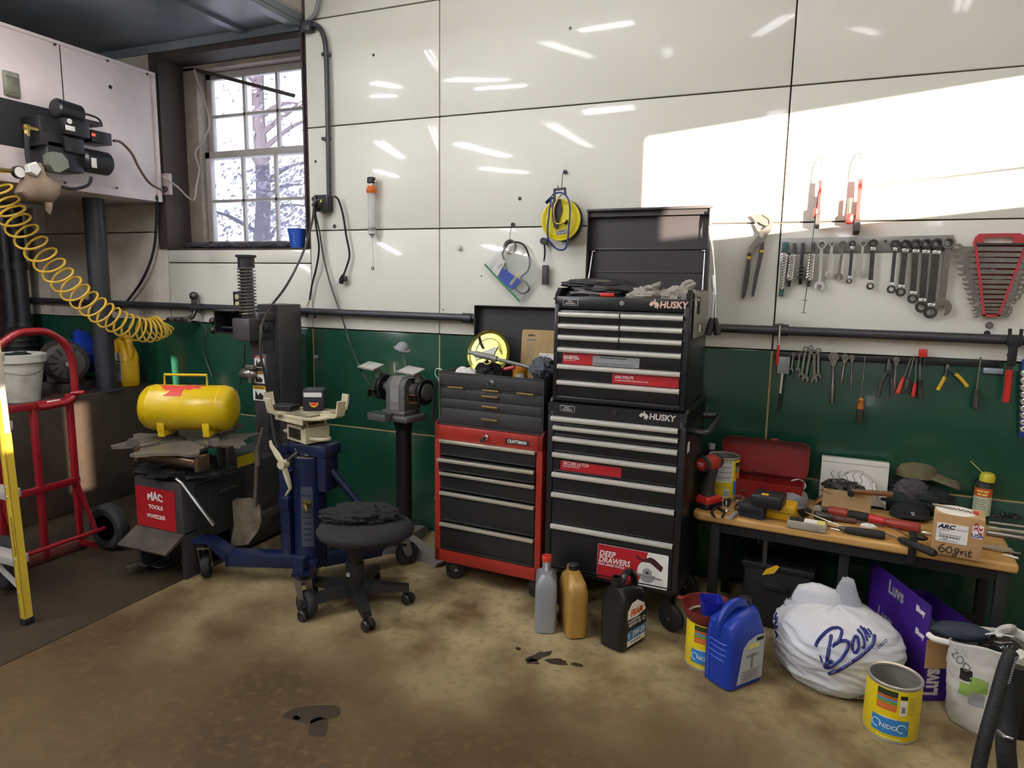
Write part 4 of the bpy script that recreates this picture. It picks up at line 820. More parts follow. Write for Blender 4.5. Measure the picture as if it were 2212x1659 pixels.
# turntable with four forked wings and its clamp cylinder
tx, ty, tz = -2.885, -.93, .665
b = MB(); b.lathe([(.14, .5), (.13, .56), (.09, .58), (.09, .64)], T(tx, ty, 0), 24); b.build('turntable_hub', m_tcd, t, world=True)
for k in range(4):
    a0 = radians(28+90*k); wing = [(.02, -.02), (.16, -.15), (.23, -.135), (.31, -.16), (.335, -.125), (.295, -.05), (.3, .0), (.295, .05), (.335, .125), (.31, .16), (.23, .135), (.16, .15), (.02, .02)]
    wing = [(x, y*1.05) for x, y in wing]
    b = MB(); b.prism(wing, .014, T(tx, ty, tz-.007) @ Rz(a0) @ T(.012, 0, 0) @ Matrix.Diagonal((.95, .95, 1, 1))); b.build('turntable_wing', m_plate, t, world=True)
    b = MB(); b.box((.2, 0, .018), (.1, .045, .022), T(tx, ty, tz-.002) @ Rz(a0+pi/4), bev=.006); b.prism([(.24, .02), (.3, .02), (.285, .055), (.262, .055)], .04, T(tx, ty, tz) @ Rz(a0+pi/4) @ fr((0, .02, 0), (1, 0, 0), (0, 0, 1))); b.build('clamp_jaw', m_tool, t, world=True)
P0 = Yp(306, 978, -1.16); P1 = Yp(436, 1000, -1.10)
b = MB(); b.cyl(P0, P1, .032, n=16); [b.box(P0.lerp(P1, k), (.025, .075, .075), bev=.004) for k in (.0, 1)]; b.build('clamp_cylinder', mat('cylinder_bronze', '6e5a46', .35, .6, var=.3), t, world=True)
for px in (479, 498): q = Yp(px, 985, -.95); b = MB(); b.box(q, (.012, .05, .1), bev=.003); b.build('hanger_bracket', m_dsteel, t, world=True)
b = MB(); crumple((tx, ty-.05, .525), (.2, .14, .03), 41, .6, 4, mb=b, n=30, k=12); b.build('grease_heap', m_blackm, t, world=True)
# column, swing arm, spindle
cx0, cx1 = -2.93, -2.765
b = MB(); b.box2((cx0, -.36, .45), (cx1, -.16, 1.36), bev=.01); b.prism([(cx0-.06, .42), (cx1+.06, .42), (cx1+.045, .56), (cx1, .75), (cx0, .75), (cx0-.045, .56)], .22, fr((0, -.15, 0), (1, 0, 0), (0, 0, 1)) ); b.build('column', m_tc, t, world=True)
ys = -.50; p = Yp(537, 700, ys); px_ = p.x
b = MB(); q0 = Yp(540, 735, ys).z; b.prism([(px_-.035, q0), (px_+.06, q0), (px_+.085, .5), (px_-.0, .5)], .1, fr((0, -.36, 0), (1, 0, 0), (0, 0, 1))); b.build('column_front', m_tc, t, world=True)
b = MB(); z0 = Yp(540, 735, ys).z; z1 = Yp(540, 687, ys).z; b.box2((px_-.065, ys-.06, z0), (px_+.06, -.3, z1), bev=.008); b.box2((px_-.02, ys+.0, z1-.02), (cx1-.02, -.2, z1+.03), bev=.006); b.build('arm_head', m_tc, t, world=True)
zc_ = Yp(537, 551, ys).z
b = MB(); b.cyl((px_, ys, z0+.02), (px_, ys, zc_-.03), .036, n=6); sp_ = b.build('spindle', m_dsteel, t, world=True)
b = MB(); b.lathe([(.045, -.07), (.045, -.015), (.056, -.012), (.056, 0), (.03, .002)], T(px_, ys, zc_), 20); b.build('spindle_cap', m_blackp, t, world=True)
b = MB(); n = 15; zz0, zz1 = z1+.01, zc_-.07; b.tube([(px_+.046*cos(2*pi*n*i/(n*14)), ys+.046*sin(2*pi*n*i/(n*14)), zz0+(zz1-zz0)*i/(n*14)) for i in range(n*14+1)], .0045, 6); b.build('return_spring', m_steel, t, world=True)
b = MB(); q = Yp(506, 692, ys); b.box2((q.x-.1, ys-.05, q.z-.075), (px_-.05, ys+.06, q.z-.068)); b.box2((q.x-.1, ys-.05, q.z+.05), (px_-.05, ys+.06, q.z+.058)); b.box2((q.x-.1, ys+.05, q.z-.075), (px_-.05, ys+.06, q.z+.055)); b.box2((q.x-.1, ys-.05, q.z-.07), (q.x-.092, ys+.05, q.z+.05)); b.build('lock_housing', m_black, t, world=True)
b = MB(); q2 = Yp(465, 703, ys); b.tube([Yp(506, 709, ys), Yp(478, 707, ys)], .01, 8); [b.sph(q2+V((.0, .03*cos(a), .03*sin(a))), .022, n=8, k=6) for a in (0, 2.1, 4.2)]; b.build('lock_knob', m_blackp, t, world=True)
b = MB(); q2 = Yp(568, 710, ys); b.tube([Yp(558, 706, ys), q2, Yp(580, 714, ys-.02)], [.01, .016, .02], 8); b.build('arm_knob', m_blackp, t, world=True)
# decals on the column front
def decal(px0, py0, px1, py1, kind):
    yy = ys+.0358+.0; A = Yp(px0, py0, .362); M0 = Yp((px0+px1)/2, (py0+py1)/2, -.362); w = Yp(px1, py0, -.362).x-Yp(px0, py0, -.362).x; h = Yp(px0, py0, -.362).z-Yp(px0, py1, -.362).z
    F = fr((M0.x, -.4655, M0.z), (1, 0, 0), (0, 0, 1)); F = fr((Yp((px0+px1)/2, (py0+py1)/2, -.4655).x, -.4655, Yp((px0+px1)/2, (py0+py1)/2, -.4655).z), (1, 0, 0), (0, 0, 1)); w *= .97; h *= .97
    b = MB(); b.prism(rrect(w, h, .002), .001, F); o = b.build('decal', m_lwht, t, world=True)
    b = MB(); b.prism([(-w/2, h*.3), (w/2, h*.3), (w/2, h/2), (-w/2, h/2)], .0006, F @ T(0, 0, .001)); b.build('decal_header', m_sred if kind == 'DANGER' else m_yelp, o, world=True)
    text(kind, h*.15, F @ T(0, h*.39, .0016), m_lwht if kind == 'DANGER' else m_lblk, o, .02, world=True, xs=min(1, w/(h*.15*len(kind)*.72)))
    b = MB(); b.prism([(-w*.35, -h*.35), (w*.25, -h*.35), (w*.3, -h*.1), (w*.05, .1*h), (-w*.1, -.1*h), (-w*.3, .2*h)], .0006, F @ T(0, 0, .001)); b.prism([(-w/2, -h*.5), (w/2, -h*.5), (w/2, -h*.42), (-w/2, -h*.42)], .0006, F @ T(0, 0, .001)); b.build('decal_pictogram', m_lblk, o, world=True)
b = MB(); b.box2((px_+.0, -.465, .62), (px_+.085, -.355, 1.08), bev=.003); b.build('decal_plate', m_tc, t, world=True)
decal(550, 768, 571, 797, 'DANGER'); decal(549, 803, 572, 830, 'WARNING'); decal(547, 834, 575, 868, 'WARNING')
b = MB(); q = Yp(545, 808, -.48); b.sph(q, (.03, .025, .03), n=12, k=8); b.lathe([(.025, 0), (.032, .01), (.032, .06), (.02, .08)], fr(q+V((.0, 0, 0)), (0, 0, 1), (0, 1, 0)), 14); b.box(q+V((0, -.01, .04)), (.06, .03, .025), bev=.004); b.cyl(q+V((.0, -.02, -.05)), q+V((0, -.02, -.01)), .01); b.build('air_filter', m_tool, t, world=True)
b = MB(); q = Yp(592, 1004, -.7); b.box2((-2.742, -.75, q.z-.03), (-2.736, -.62, q.z+.03)); b.build('yellow_tag', mat('tag_yellow', 'c4b422', .5), t, world=True)
b = MB(); b.tube(smooth_path([Yp(566, 712, -.55), Yp(562, 760, -.6), Yp(572, 810, -.6), Yp(582, 880, -.6), Yp(594, 950, -.7), Yp(606, 980, -.75)], 6), .007, 8); b.build('air_tube', m_rubber, t, world=True)
b = MB(); b.tube(smooth_path([Yp(528, 745, -.4), Yp(526, 790, -.4), Yp(516, 840, -.4), Yp(506, 880, -.45), Yp(512, 905, -.45)], 6), .005, 8); b.build('air_tube', m_dsteel, t, world=True)

# ---------------- yellow air tank lying on the turntable
q0 = Yp(303, 865, -.93); q1 = Yp(503, 866, -.93); tc_ = (q0+q1)/2; L = (q1.x-q0.x)*.74; Rk = .119
ang = math.atan2(q1.z-q0.z, q1.x-q0.x)*.6; zc_ = tz+.045+Rk
TM = T(tc_.x, -.90, zc_+.005) @ Rz(radians(23))
t = thing('air_tank', 'yellow portable air tank with a red scrape, lying on the tire changer turntable', 'air tank', M=TM)
A = Ry(pi/2); h = L/2; pr = [(0, -h), (Rk*.5, -h+.004), (Rk*.8, -h+.014), (Rk*.94, -h+.032), (Rk, -h+.06), (Rk*1.012, -h+.062), (Rk*1.012, -h+.067), (Rk, -h+.069), (Rk, h-.069), (Rk*1.012, h-.067), (Rk*1.012, h-.062), (Rk, h-.06), (Rk*.94, h-.032), (Rk*.8, h-.014), (Rk*.5, h-.004), (0, h)]
b = MB(); b.lathe(pr, A, 40, caps=False); sh_ = b.build('shell', m_yel, t, sharp=50)
b = MB(); b.tube([(-.12, -.01, Rk-.01), (-.118, -.01, Rk+.055), (.10, -.01, Rk+.055), (.10, -.01, Rk-.01)], .007, 8); b.build('handle', m_yel, t)
for x in (-.11, .12):
    b = MB(); b.box((x, -Rk*.80, -Rk*.72), (.036, .012, .05), bev=.003); b.box((x, 0, -Rk*1.02), (.036, Rk*1.65, .03), bev=.004); b.box((x, Rk*.80, -Rk*.72), (.036, .012, .05), bev=.003); b.build('foot', m_yel, t)
random.seed(3); out = [(-.14, .05), (-.10, .045), (-.08, .05), (-.03, .04), (.0, .055), (.03, .05), (.06, .06), (.10, .05), (.065, .03), (.09, .012), (.05, .018), (.03, .0), (.0, .012), (.0, -.04), (-.09, -.04), (-.09, -.0), (-.11, .01)]
b = MB(); n_ = len(out); vs = []
def tk(u, v): a = pi/2-.05+v/Rk*-1+.45; return V((u, -(Rk+.0012)*cos(pi-a)*-1 if False else -(Rk+.0012)*sin(.55-v/Rk), (Rk+.0012)*cos(.55-v/Rk)))
cu_ = V((sum(o[0] for o in out)/n_, sum(o[1] for o in out)/n_, 0)); rings = [[tk(cu_.x+(u-cu_.x)*s, cu_.y+(v-cu_.y)*s) for u, v in out] for s in (1, .66, .33, .02)]
b.loft(rings, caps=False); b.build('red_scrape', mat('scrape_red', 'cf3f37', .5), t, smooth=False)

# ---------------- blue transmission jack
J = V((-2.15, -.88, 0)); t = thing('transmission_jack', 'dark blue transmission jack with a cream cradle, on three wheeled legs', 'jack', J)
b = MB(); b.cyl((J.x, J.y, .10), (J.x, J.y, .66), .078, n=26, bev=.004); b.lathe([(.082, .60), (.082, .66)], T(J.x, J.y, 0), 26); b.build('cylinder', m_dblue, t, world=True)
b = MB(); b.lathe([(.0785, .655), (.0785, .664), (.06, .668)], T(J.x, J.y, 0), 26); b.build('chrome_ring', m_chrome, t, world=True)
b = MB(); b.box((J.x+.04, J.y, .70), (.22, .13, .06), bev=.012); b.cyl((J.x-.09, J.y-.06, .69), (J.x-.09, J.y-.085, .69), .03); b.box((J.x+.11, J.y, .60), (.05, .1, .2), bev=.006); b.build('head_block', m_dblue, t, world=True)
b = MB(); b.box((J.x-.11, J.y-.01, .33), (.06, .1, .5), bev=.006); b.box((J.x-.10, J.y-.05, .42), (.06, .06, .06), bev=.004); b.build('release_channel', m_dblue, t, world=True)
b = MB(); b.tube([(J.x+.13, J.y+.0, .60), (J.x+.22, J.y+.06, .45), (J.x+.36, J.y+.14, .27)], .02, 10); b.build('strut', m_dblue, t, world=True)
lb = MB(); lb.grid(lambda u, v: V((J.x+.0792*sin(.1+u*.75), J.y-.0792*cos(.1+u*.75), .22+.3*v)), 8, 2); lo_ = lb.build('instruction_label', mat('label_greyblue', '363f4e', .5), t, world=True)
for k in range(9):
    lb = MB(); lb.grid(lambda u, v: V((J.x+.0798*sin(.2+u*.5), J.y-.0798*cos(.2+u*.5), .25+k*.028+.007*v)), 6, 1); lb.build('label_print', m_lblk, lo_, world=True)
b = MB(); q = Yp(660, 1092, J.y-.1); b.cyl(q+V((0, .03, 0)), q+V((.0, -.01, 0)), .012, n=8); b.tube([q, q+V((.03, -.03, -.012))], [.01, .006], 8); b.box(q+V((.01, -.0, .02)), (.05, .01, .012)); b.build('air_valve', m_brass, t, world=True)
legs = [(V((-2.664, -1.067, 0)), 1), (V((-1.858, -.508, 0)), 1), (V((-1.97, -1.169, 0)), 1)]
for k, (e, _) in enumerate(legs):
    d = (e-J); d.z = 0; Ld = d.length; d.normalize(); F = fr(J, d, (-d.y, d.x, 0)); b = MB(); zt_ = .155
    b.box2((.05, -.04, .085), (Ld-.12, .04, zt_), F, bev=.004); b.prism([(Ld-.14, .09), (Ld-.03, .2), (Ld+.04, .2), (Ld+.04, .215), (Ld-.05, .215), (Ld-.14, .155)], .08, F @ fr((0, .04, 0), (1, 0, 0), (0, 0, 1))); b.build('leg', m_dblue, t, world=True)
    if k == 2: b = MB(); b.box(F @ V((Ld-.0, 0, .24)), (.05, .05, .08), bev=.004); b.build('socket', m_dblue, t, world=True)
    cs = MB(); A = T(e.x, e.y, 0) @ Rz([2.2, .9, -.3][k]); cs.cyl((0, 0, .165), (0, 0, .2), .027, n=12)
    for s in (-1, 1): cs.prism([(-.03, .176), (.03, .176), (.05, .065), (.03, .05), (.01, .065)], .003, A @ fr((0, s*.026+.0015, 0), (1, 0, 0), (0, 0, 1)))
    cs.box((0, 0, .172), (.07, .06, .006), A); cs.cyl(A @ V((.03, -.03, .0625)), A @ V((.03, .03, .0625)), .008, n=8); cs = cs.build('caster', m_tool, t, world=True)
    kk = MB(); kk.lathe([(.03, -.018), (.056, -.02), (.062, -.01), (.062, .01), (.056, .02), (.03, .018)], A @ T(.03, 0, .0625) @ Rx(pi/2), 22); kk.build('wheel', m_rubber, cs, world=True)
# cream cradle
hz_ = .73; a0 = -.35; F = T(J.x, J.y, 0) @ Rz(a0)
b = MB(); b.box((0, 0, hz_+.012), (.17, .13, .012), F, bev=.002); b.box((0, -.06, hz_+.045), (.17, .008, .075), F); b.box((.08, 0, hz_+.045), (.008, .13, .075), F); b.box((-.08, 0, hz_+.045), (.008, .13, .075), F); b.box((0, .06, hz_+.045), (.17, .008, .07), F); b.build('cradle_base', m_cream, t, world=True)
b = MB(); b.box((-.01, -.066, hz_+.045), (.1, .006, .05), F); b.cyl(F @ V((0, -.065, hz_+.045)), F @ V((0, -.078, hz_+.045)), .012, n=10); b.build('pivot_pocket', m_dsteel, t, world=True)
b = MB()
for s in (-1, 1): b.prism([(-.07, hz_+.09), (.02, hz_+.06), (.07, hz_+.06), (.085, hz_+.09), (.06, hz_+.12), (-.05, hz_+.135), (-.08, hz_+.115)], .008, F @ fr((0, s*.05+.004, 0), (1, 0, 0), (0, 0, 1)))
b.box((0, 0, hz_+.115), (.12, .1, .02), F); b.build('tilt_yoke', m_cream, t, world=True)
for x, z in ((-.05, hz_+.105), (.06, hz_+.085)): b = MB(); b.cyl(F @ V((x, -.066, z)), F @ V((x, .066, z)), .013, n=12); b.build('pivot_bolt', m_tool, t, world=True)
b = MB(); b.tube(smooth_path([F @ V(p) for p in ((.08, -.04, hz_+.03), (.15, -.03, hz_+.035), (.165, .0, hz_+.035), (.14, .03, hz_+.03), (.08, .04, hz_+.02))], 5), .009, 8); b.build('chain_hook', m_cream, t, world=True); b = MB(); b.tube(smooth_path([F @ V(p) for p in ((-.08, -.03, hz_+.035), (-.13, -.04, hz_+.035), (-.14, -.05, hz_+.03))], 4), .009, 8); b.build('chain_hook', m_cream, t, world=True)
pz = hz_+.15; F2 = T(J.x, J.y, 0) @ Rz(-.28) @ T(0, 0, 0)
b = MB(); b.prism([(-.17, -.07), (-.10, -.11), (.10, -.11), (.17, -.05), (.17, .06), (.10, .11), (-.1, .11), (-.17, .07)], .008, F2 @ T(0, 0, pz-.02)); b.box((0, -.105, pz-.025), (.22, .006, .035), F2); b.build('cradle_plate', m_cream, t, world=True)
for ax, ay, rz in ((-.19, -.06, pi), (.19, .02, 0), (-.07, -.12, -pi/2), (.08, .12, pi/2)):
    b = MB(); G = F2 @ T(ax, ay, pz) @ Rz(rz); pr = [(-.09, -.012), (.02, -.012), (.038, .0), (.046, .03), (.05, .07), (.043, .072), (.036, .035), (.028, .008), (.016, -.002), (-.09, -.002)]; b.prism(pr, .046, G @ fr((0, .023, 0), (1, 0, 0), (0, 0, 1))); b.cyl(G @ V((.04, 0, .048)), G @ V((.051, 0, .048)), .006, n=8); b.build('cradle_finger', m_cream, t, world=True)
b = MB(); b.box((0, .0, pz-.006), (.2, .16, .006), F2 @ Rz(.1)); b.box((.07, .06, pz-.004), (.16, .06, .006), F2 @ Rz(.3)); b.build('rubber_pad', mat('pad_scuffed', 'a89f84', .6, col2='4d483c', scale=22), t, world=True)
hp = Yp(612, 1003, J.y-.12)
b = MB()
for an, ln in ((2.25, .11), (-1.25, .12)): b.tube([hp, hp+V((cos(an)*ln*.5, 0, sin(an)*ln*.5)), hp+V((cos(an)*ln, -.0, sin(an)*ln)), hp+V((cos(an)*ln*1.05-(.03 if an < 0 else 0), -.0, sin(an)*ln*1.15-(.02 if an < 0 else -.01)))], [.016, .017, .011, .008], 8, sx=.6)
b.cyl(hp+V((0, .02, 0)), hp+V((0, -.02, 0)), .021, n=12); b.build('tilt_handle', m_cream, t, world=True)
b = MB(); b.tube([hp, hp+V((.04, .05, .05)), (J.x-.06, J.y-.04, .73)], .007, 8); b.build('handle_shaft', m_dsteel, t, world=True)
# two small things on the cradle
t = thing('small_black_box', 'small black product box with white flaps standing on the jack cradle', 'box', M=F2 @ T(-.01, .05, pz+.0) @ Rz(.75))
b = MB(); b.box((0, 0, .05), (.095, .095, .1), bev=.002); b.build('carton', mat('carton_navy', '1b1c28', .45), t)
for s in (0, 1): b = MB(); b.box((0, -.0482, .077), (.085 if s == 0 else .085, .001, .022), Rz(s*-pi/2)); b.build('paper_flap', m_paper, t)
for s in (0, 1):
    b = MB(); F3 = Rz(s*-pi/2) @ fr((.005, -.0482, .04), (1, 0, 0), (0, 0, 1)); b.prism([(.022*cos(a), .024*sin(a)) for a in [pi+pi*i/10 for i in range(11)]], .0006, F3); b.m = 1; b.prism([(.018*cos(a), .016*sin(a)) for a in [pi+pi*i/10 for i in range(11)]], .0006, F3 @ T(0, 0, .0006)); b.build('fruit_print', [m_yelp, mat('print_pink%d' % s, 'c0433f', .5)], t)
t = thing('box_lid', 'black shallow lid lying next to the small black box on the jack cradle', 'lid', M=F2 @ T(-.1, -.055, pz+.001) @ Rz(.4)); b = MB(); b.box((0, 0, .012), (.11, .085, .022), bev=.004); b.box((0, 0, .024), (.085, .06, .002)); b.build('lid', m_black, t)

# ---------------- stool
S = V((-1.80, -1.01, 0)); t = thing('stool', 'black five-wheeled office stool with a backless cushioned seat', 'stool', S)
b = MB(); sc = Zp(790, 1148, .36)-S
seat = [(.0, -.028), (.13, -.032), (.175, -.02), (.198, .0), (.203, .02), (.19, .04), (.15, .052), (.08, .055), (0, .055)]
b.lathe(seat, T(sc.x, sc.y, .355) @ Rz(.5) @ Matrix.Diagonal((1.1, .98, 1, 1)), 40, caps=False); b.build('seat', mat('seat_fabric', '18161a', .9, var=.25, scale=60, bump=.15, bscale=350), t, sharp=60)
b = MB(); b.cyl((sc.x*.8, sc.y*.8, .29), (sc.x*.9, sc.y*.9, .33), .06, n=14); b.box((sc.x*.9, sc.y*.9, .322), (.2, .18, .014), bev=.003); b.tube([(sc.x, sc.y, .315), (sc.x+.2, sc.y+.03, .315)], .007, 8); b.build('seat_plate', m_blackp, t)
b = MB(); b.lathe([(.042, .06), (.042, .22), (.034, .225), (.034, .30)], n=20); b.build('gas_lift', m_blackp, t)
b = MB(); b.cyl((-.005, -.0425, .175), (-.005, -.0445, .175), .011, n=14); b.build('sticker', m_grey, t)
ends = [(-1.632, -1.164), (-1.942, -1.204), (-1.604, -.879), (-1.862, -.748), (-2.045, -1.0)]
for ex, ey in ends:
    d = V((ex, ey, 0))-S; Ld = d.length; d.normalize(); F = fr((0, 0, 0), d, (-d.y, d.x, 0)); b = MB()
    b.loft([[F @ V((x, w*cy_, z+h_*cz_)) for cy_, cz_ in [(-1, -.6), (-.8, 1), (.8, 1), (1, -.6)]] for x, w, z, h_ in ((.02, .034, .09, .03), (.1, .03, .09, .026), (Ld-.03, .024, .078, .02), (Ld+.012, .022, .074, .018))]); lg = b.build('leg', m_blackp, t, sharp=60)
    c2 = MB(); A = T(d.x*Ld, d.y*Ld, 0) @ Rz(math.atan2(d.y, d.x)+[.4, 2.0, -.8, 1.2, .6][ends.index((ex, ey))])
    for s in (-1, 1): c2.lathe([(.01, -.009), (.022, -.009), (.026, -.005), (.026, .005), (.022, .009), (.01, .009)], A @ T(.012, s*.016, .0262) @ Rx(pi/2), 18)
    c2.cyl(A @ V((.012, -.016, .0262)), A @ V((.012, .016, .0262)), .008, n=8); c2.prism([(-.018, .02), (-.02, .045), (-.006, .058), (.02, .058), (.036, .042), (.038, .03)], .012, A @ fr((0, .006, 0), (1, 0, 0), (0, 0, 1))); c2.cyl(A @ V((0, 0, .05)), A @ V((0, 0, .075)), .008, n=8); c2.build('caster', m_blackp, lg)
t = thing('black_garment', 'crumpled black cloth heap on the stool seat', 'cloth', Zp(775, 1118, .415))
b = MB()
for k, (x, y, sx, sy, sz) in enumerate(((-.08, -.06, .075, .05, .028), (.0, .0, .11, .07, .04), (.06, .06, .1, .06, .035), (-.01, -.05, .06, .05, .03), (.10, .02, .05, .035, .02), (-.05, .03, .08, .05, .03))): crumple((x, y, .016), (sx, sy, sz), 50+k, .5, 2.4, flat=-.018, mb=b, n=26, k=16)
b.build('fabric', m_cloth, t)

# ---------------- bench grinder on its pedestal
G = V((-1.95, -.33, 0)); t = thing('bench_grinder', 'grey bench grinder on a black pedestal with a round lamp and eye shields', 'grinder', G)
b = MB(); b.cyl((G.x, G.y, .05), (G.x, G.y, .79), .043, n=20); b.lathe([(.043, .70), (.062, .78), (.085, .79)], T(G.x, G.y, 0), 20); b.build('pedestal', m_black, t, world=True)
b = MB(); q = Zp(893, 1160, .06)
for k in range(3):
    a = radians(-20+120*k); F = T(G.x, G.y, 0) @ Rz(a); b.prism([(.0, 0), (.3, 0), (.32, .03), (.26, .055), (.05, .09), (0, .09)], .07, F @ fr((0, .035, 0), (1, 0, 0), (0, 0, 1)))
b.build('pedestal_base', mat('base_grey', '8d8b85', .45, var=.15), t, world=True)
def gy(px, py, d=0.): return Yp(px, py, G.y+d)
m_gr = mat('grinder_grey', '5b5b58', .42, .2, var=.2); m_grl = mat('grinder_light', '807f78', .38, .3, var=.15)
bz_ = gy(860, 885).z; RG = radians(-12); GF = T(G.x, G.y, bz_) @ Rz(RG)
b = MB(); b.box((0, -.02, -.03), (.24, .17, .035), GF, bev=.012); b.box((.0, -.02, -.005), (.17, .13, .03), GF, bev=.01); b.build('base', m_gr, t, world=True)
b = MB(); b.box((-.05, -.125, -.022), (.13, .07, .04), GF, bev=.004); tr = b.build('water_tray', m_gr, t, world=True)
b = MB(); b.box((-.05, -.125, -.002), (.128, .066, .004), GF); b.build('tray_rim', m_steel, tr, world=True)
zc_ = gy(852, 845).z-bz_+.02
def mot(x0, x1, r, m, nm): 
    b = MB(); ol = [(-r, -zc_+.01), (-r, r*.35), (-r*.8, r*.75), (-r*.45, r), (r*.45, r), (r*.8, r*.75), (r, r*.35), (r, -zc_+.01)]; b.prism(ol, x1-x0, GF @ fr((x0, 0, zc_), (0, 1, 0), (0, 0, 1))); return b.build(nm, m, t, world=True)
mot(-.068, .068, .064, m_gr, 'motor_housing'); mb_ = mot(-.035, .03, .067, m_grl, 'motor_band')
b = MB(); b.box((-.002, -.0677, zc_-.03), (.052, .001, .07), GF); np_ = b.build('nameplate', m_grey, mb_, world=True)
for k in range(6): b = MB(); b.box((-.002, -.0685, zc_-.002-k*.01), (.036, .0006, .003), GF); b.build('nameplate_print', m_lgry, np_, world=True)
for s in (-1, 1):
    b = MB(); b.lathe([(.034, .06), (.036, .1), (.03, .105), (.03, .13)], GF @ T(0, 0, zc_) @ Ry(s*pi/2), 22); b.build('shaft_collar', m_gr, t, world=True)
    A = GF @ T(s*.148, 0, zc_-.004) @ Ry(pi/2); b = MB(); b.lathe([(.03, -.022), (.066, -.022), (.072, -.016), (.072, .016), (.066, .022), (.03, .022)], A, 30); b.build('wheel_guard', m_black, t, world=True)
    b = MB(); b.lathe([(.02, .022), (.046, .024), (.044, .032), (.02, .036)], GF @ T(s*.148, 0, zc_-.004) @ Ry(s*pi/2), 22); b.build('guard_cover', m_gr, t, world=True)
    b = MB(); b.lathe([(.058, -.011), (.06, .011)], GF @ T(s*.148, -.022, zc_-.004) @ Ry(pi/2), 26); b.build('grinding_wheel', m_dsteel, t, world=True)
    b = MB(); b.box((s*.148, -.085, zc_-.01), (.05, .03, .003), GF, bev=.001); b.box((s*.148-.024, -.085, zc_-.03), (.003, .03, .04), GF); b.box((s*.148, -.078, zc_-.052), (.05, .03, .003), GF); b.build('tool_rest', m_brass if s > 0 else m_dsteel, t, world=True)
    b = MB(); b.box((s*.148-.005, -.045, zc_+.075), (.03, .006, .05), GF @ T(0, 0, 0), bev=.002); b.tube([GF @ V((s*.148, .01, zc_+.06)), GF @ V((s*.148, -.04, zc_+.1))], .008, 8); b.box((s*.148-.003, -.055, zc_+.1), (.04, .02, .025), GF); br = b.build('shield_bracket', m_grl, t, world=True)
    b = MB(); SF = GF @ T(s*.148-.02, -.075, zc_+.118) @ Rx(radians(14)) @ Ry(radians(4)); b.box((0, 0, 0), (.115, .085, .008), SF, bev=.002); sd = b.build('eye_shield', mat('shield_clear%d' % s, 'c9c9c2', .2, alpha=.75), br, world=True)
    b = MB(); b.box((0, -.044, 0), (.117, .006, .012), SF, bev=.001); b.build('shield_rim', m_alu, sd, world=True)
b = MB(); lt_ = gy(869, 752); b.tube([GF @ V((.01, .03, zc_+.05)), V((lt_.x, lt_.y, lt_.z-.02))], .005, 8); b.build('lamp_rod', m_grl, t, world=True)
LF = T(*lt_) @ Rx(.1) @ Ry(.32); b = MB(); b.lathe([(.0, .036), (.018, .031), (.032, .016), (.0365, 0), (.046, -.003), (.046, -.006), (.036, -.004)], LF, 26, caps=False); b.sph((0, 0, -.004), (.026, .026, .024), LF, n=18); b.build('lamp_shade', m_grey, t, world=True)
b = MB(); P = [gy(800, 832), gy(783, 805), gy(771, 780), W(757, 745, .06), W(740, 690, .04), W(716, 620, .035), W(700, 560, .035), W(690, 500, .04), W(681, 455, .06), W(692, 448, .06)]
t = thing('extension_cord', 'grey cord running from the wall box down to the bench grinder', 'cord', P[3]); b.tube(smooth_path(P, 7), .0055, 8); b.build('cord', m_dsteel, t, world=True)
# ================================================================ ON THE FLOOR, RIGHT
def face(loc, turn=0.):          # yaw that turns local -y to the camera, plus a turn
    return math.atan2(CAM.y-loc[1], CAM.x-loc[0])+pi/2+turn
def patch(t, nm, m, r, u0, u1, z0, z1, parent=None, n=10, lift=.0006):
    b = MB(); b.grid(lambda u, v: V(((r+lift)*sin(u0+(u1-u0)*u), -(r+lift)*cos(u0+(u1-u0)*u), z0+(z1-z0)*v)), n, 1); return b.build(nm, m, parent or t)
def ctext(s, size, r, u0, z, m, par, bold=.01, xs=1., lift=.0012, align='CENTER'):
    return text(s, size, I4, m, par, bold, 0, align, xs=xs, fn=lambda a, b_: V(((r+lift)*sin(u0+a/r), -(r+lift)*cos(u0+a/r), z+b_)))
m_canst = mat('can_interior', 'b9b6ae', .34, .6, var=.2); m_cany = mat('can_yellow', 'e0c81c', .32, var=.05)
pal = [mat('band_'+n, c, .4) for n, c in (('black', '26301c'), ('red', 'b4492c'), ('sky', '3f86b4'), ('green', '5b8c34'), ('coral', 'c9633c'), ('teal', '2f79b5'))]
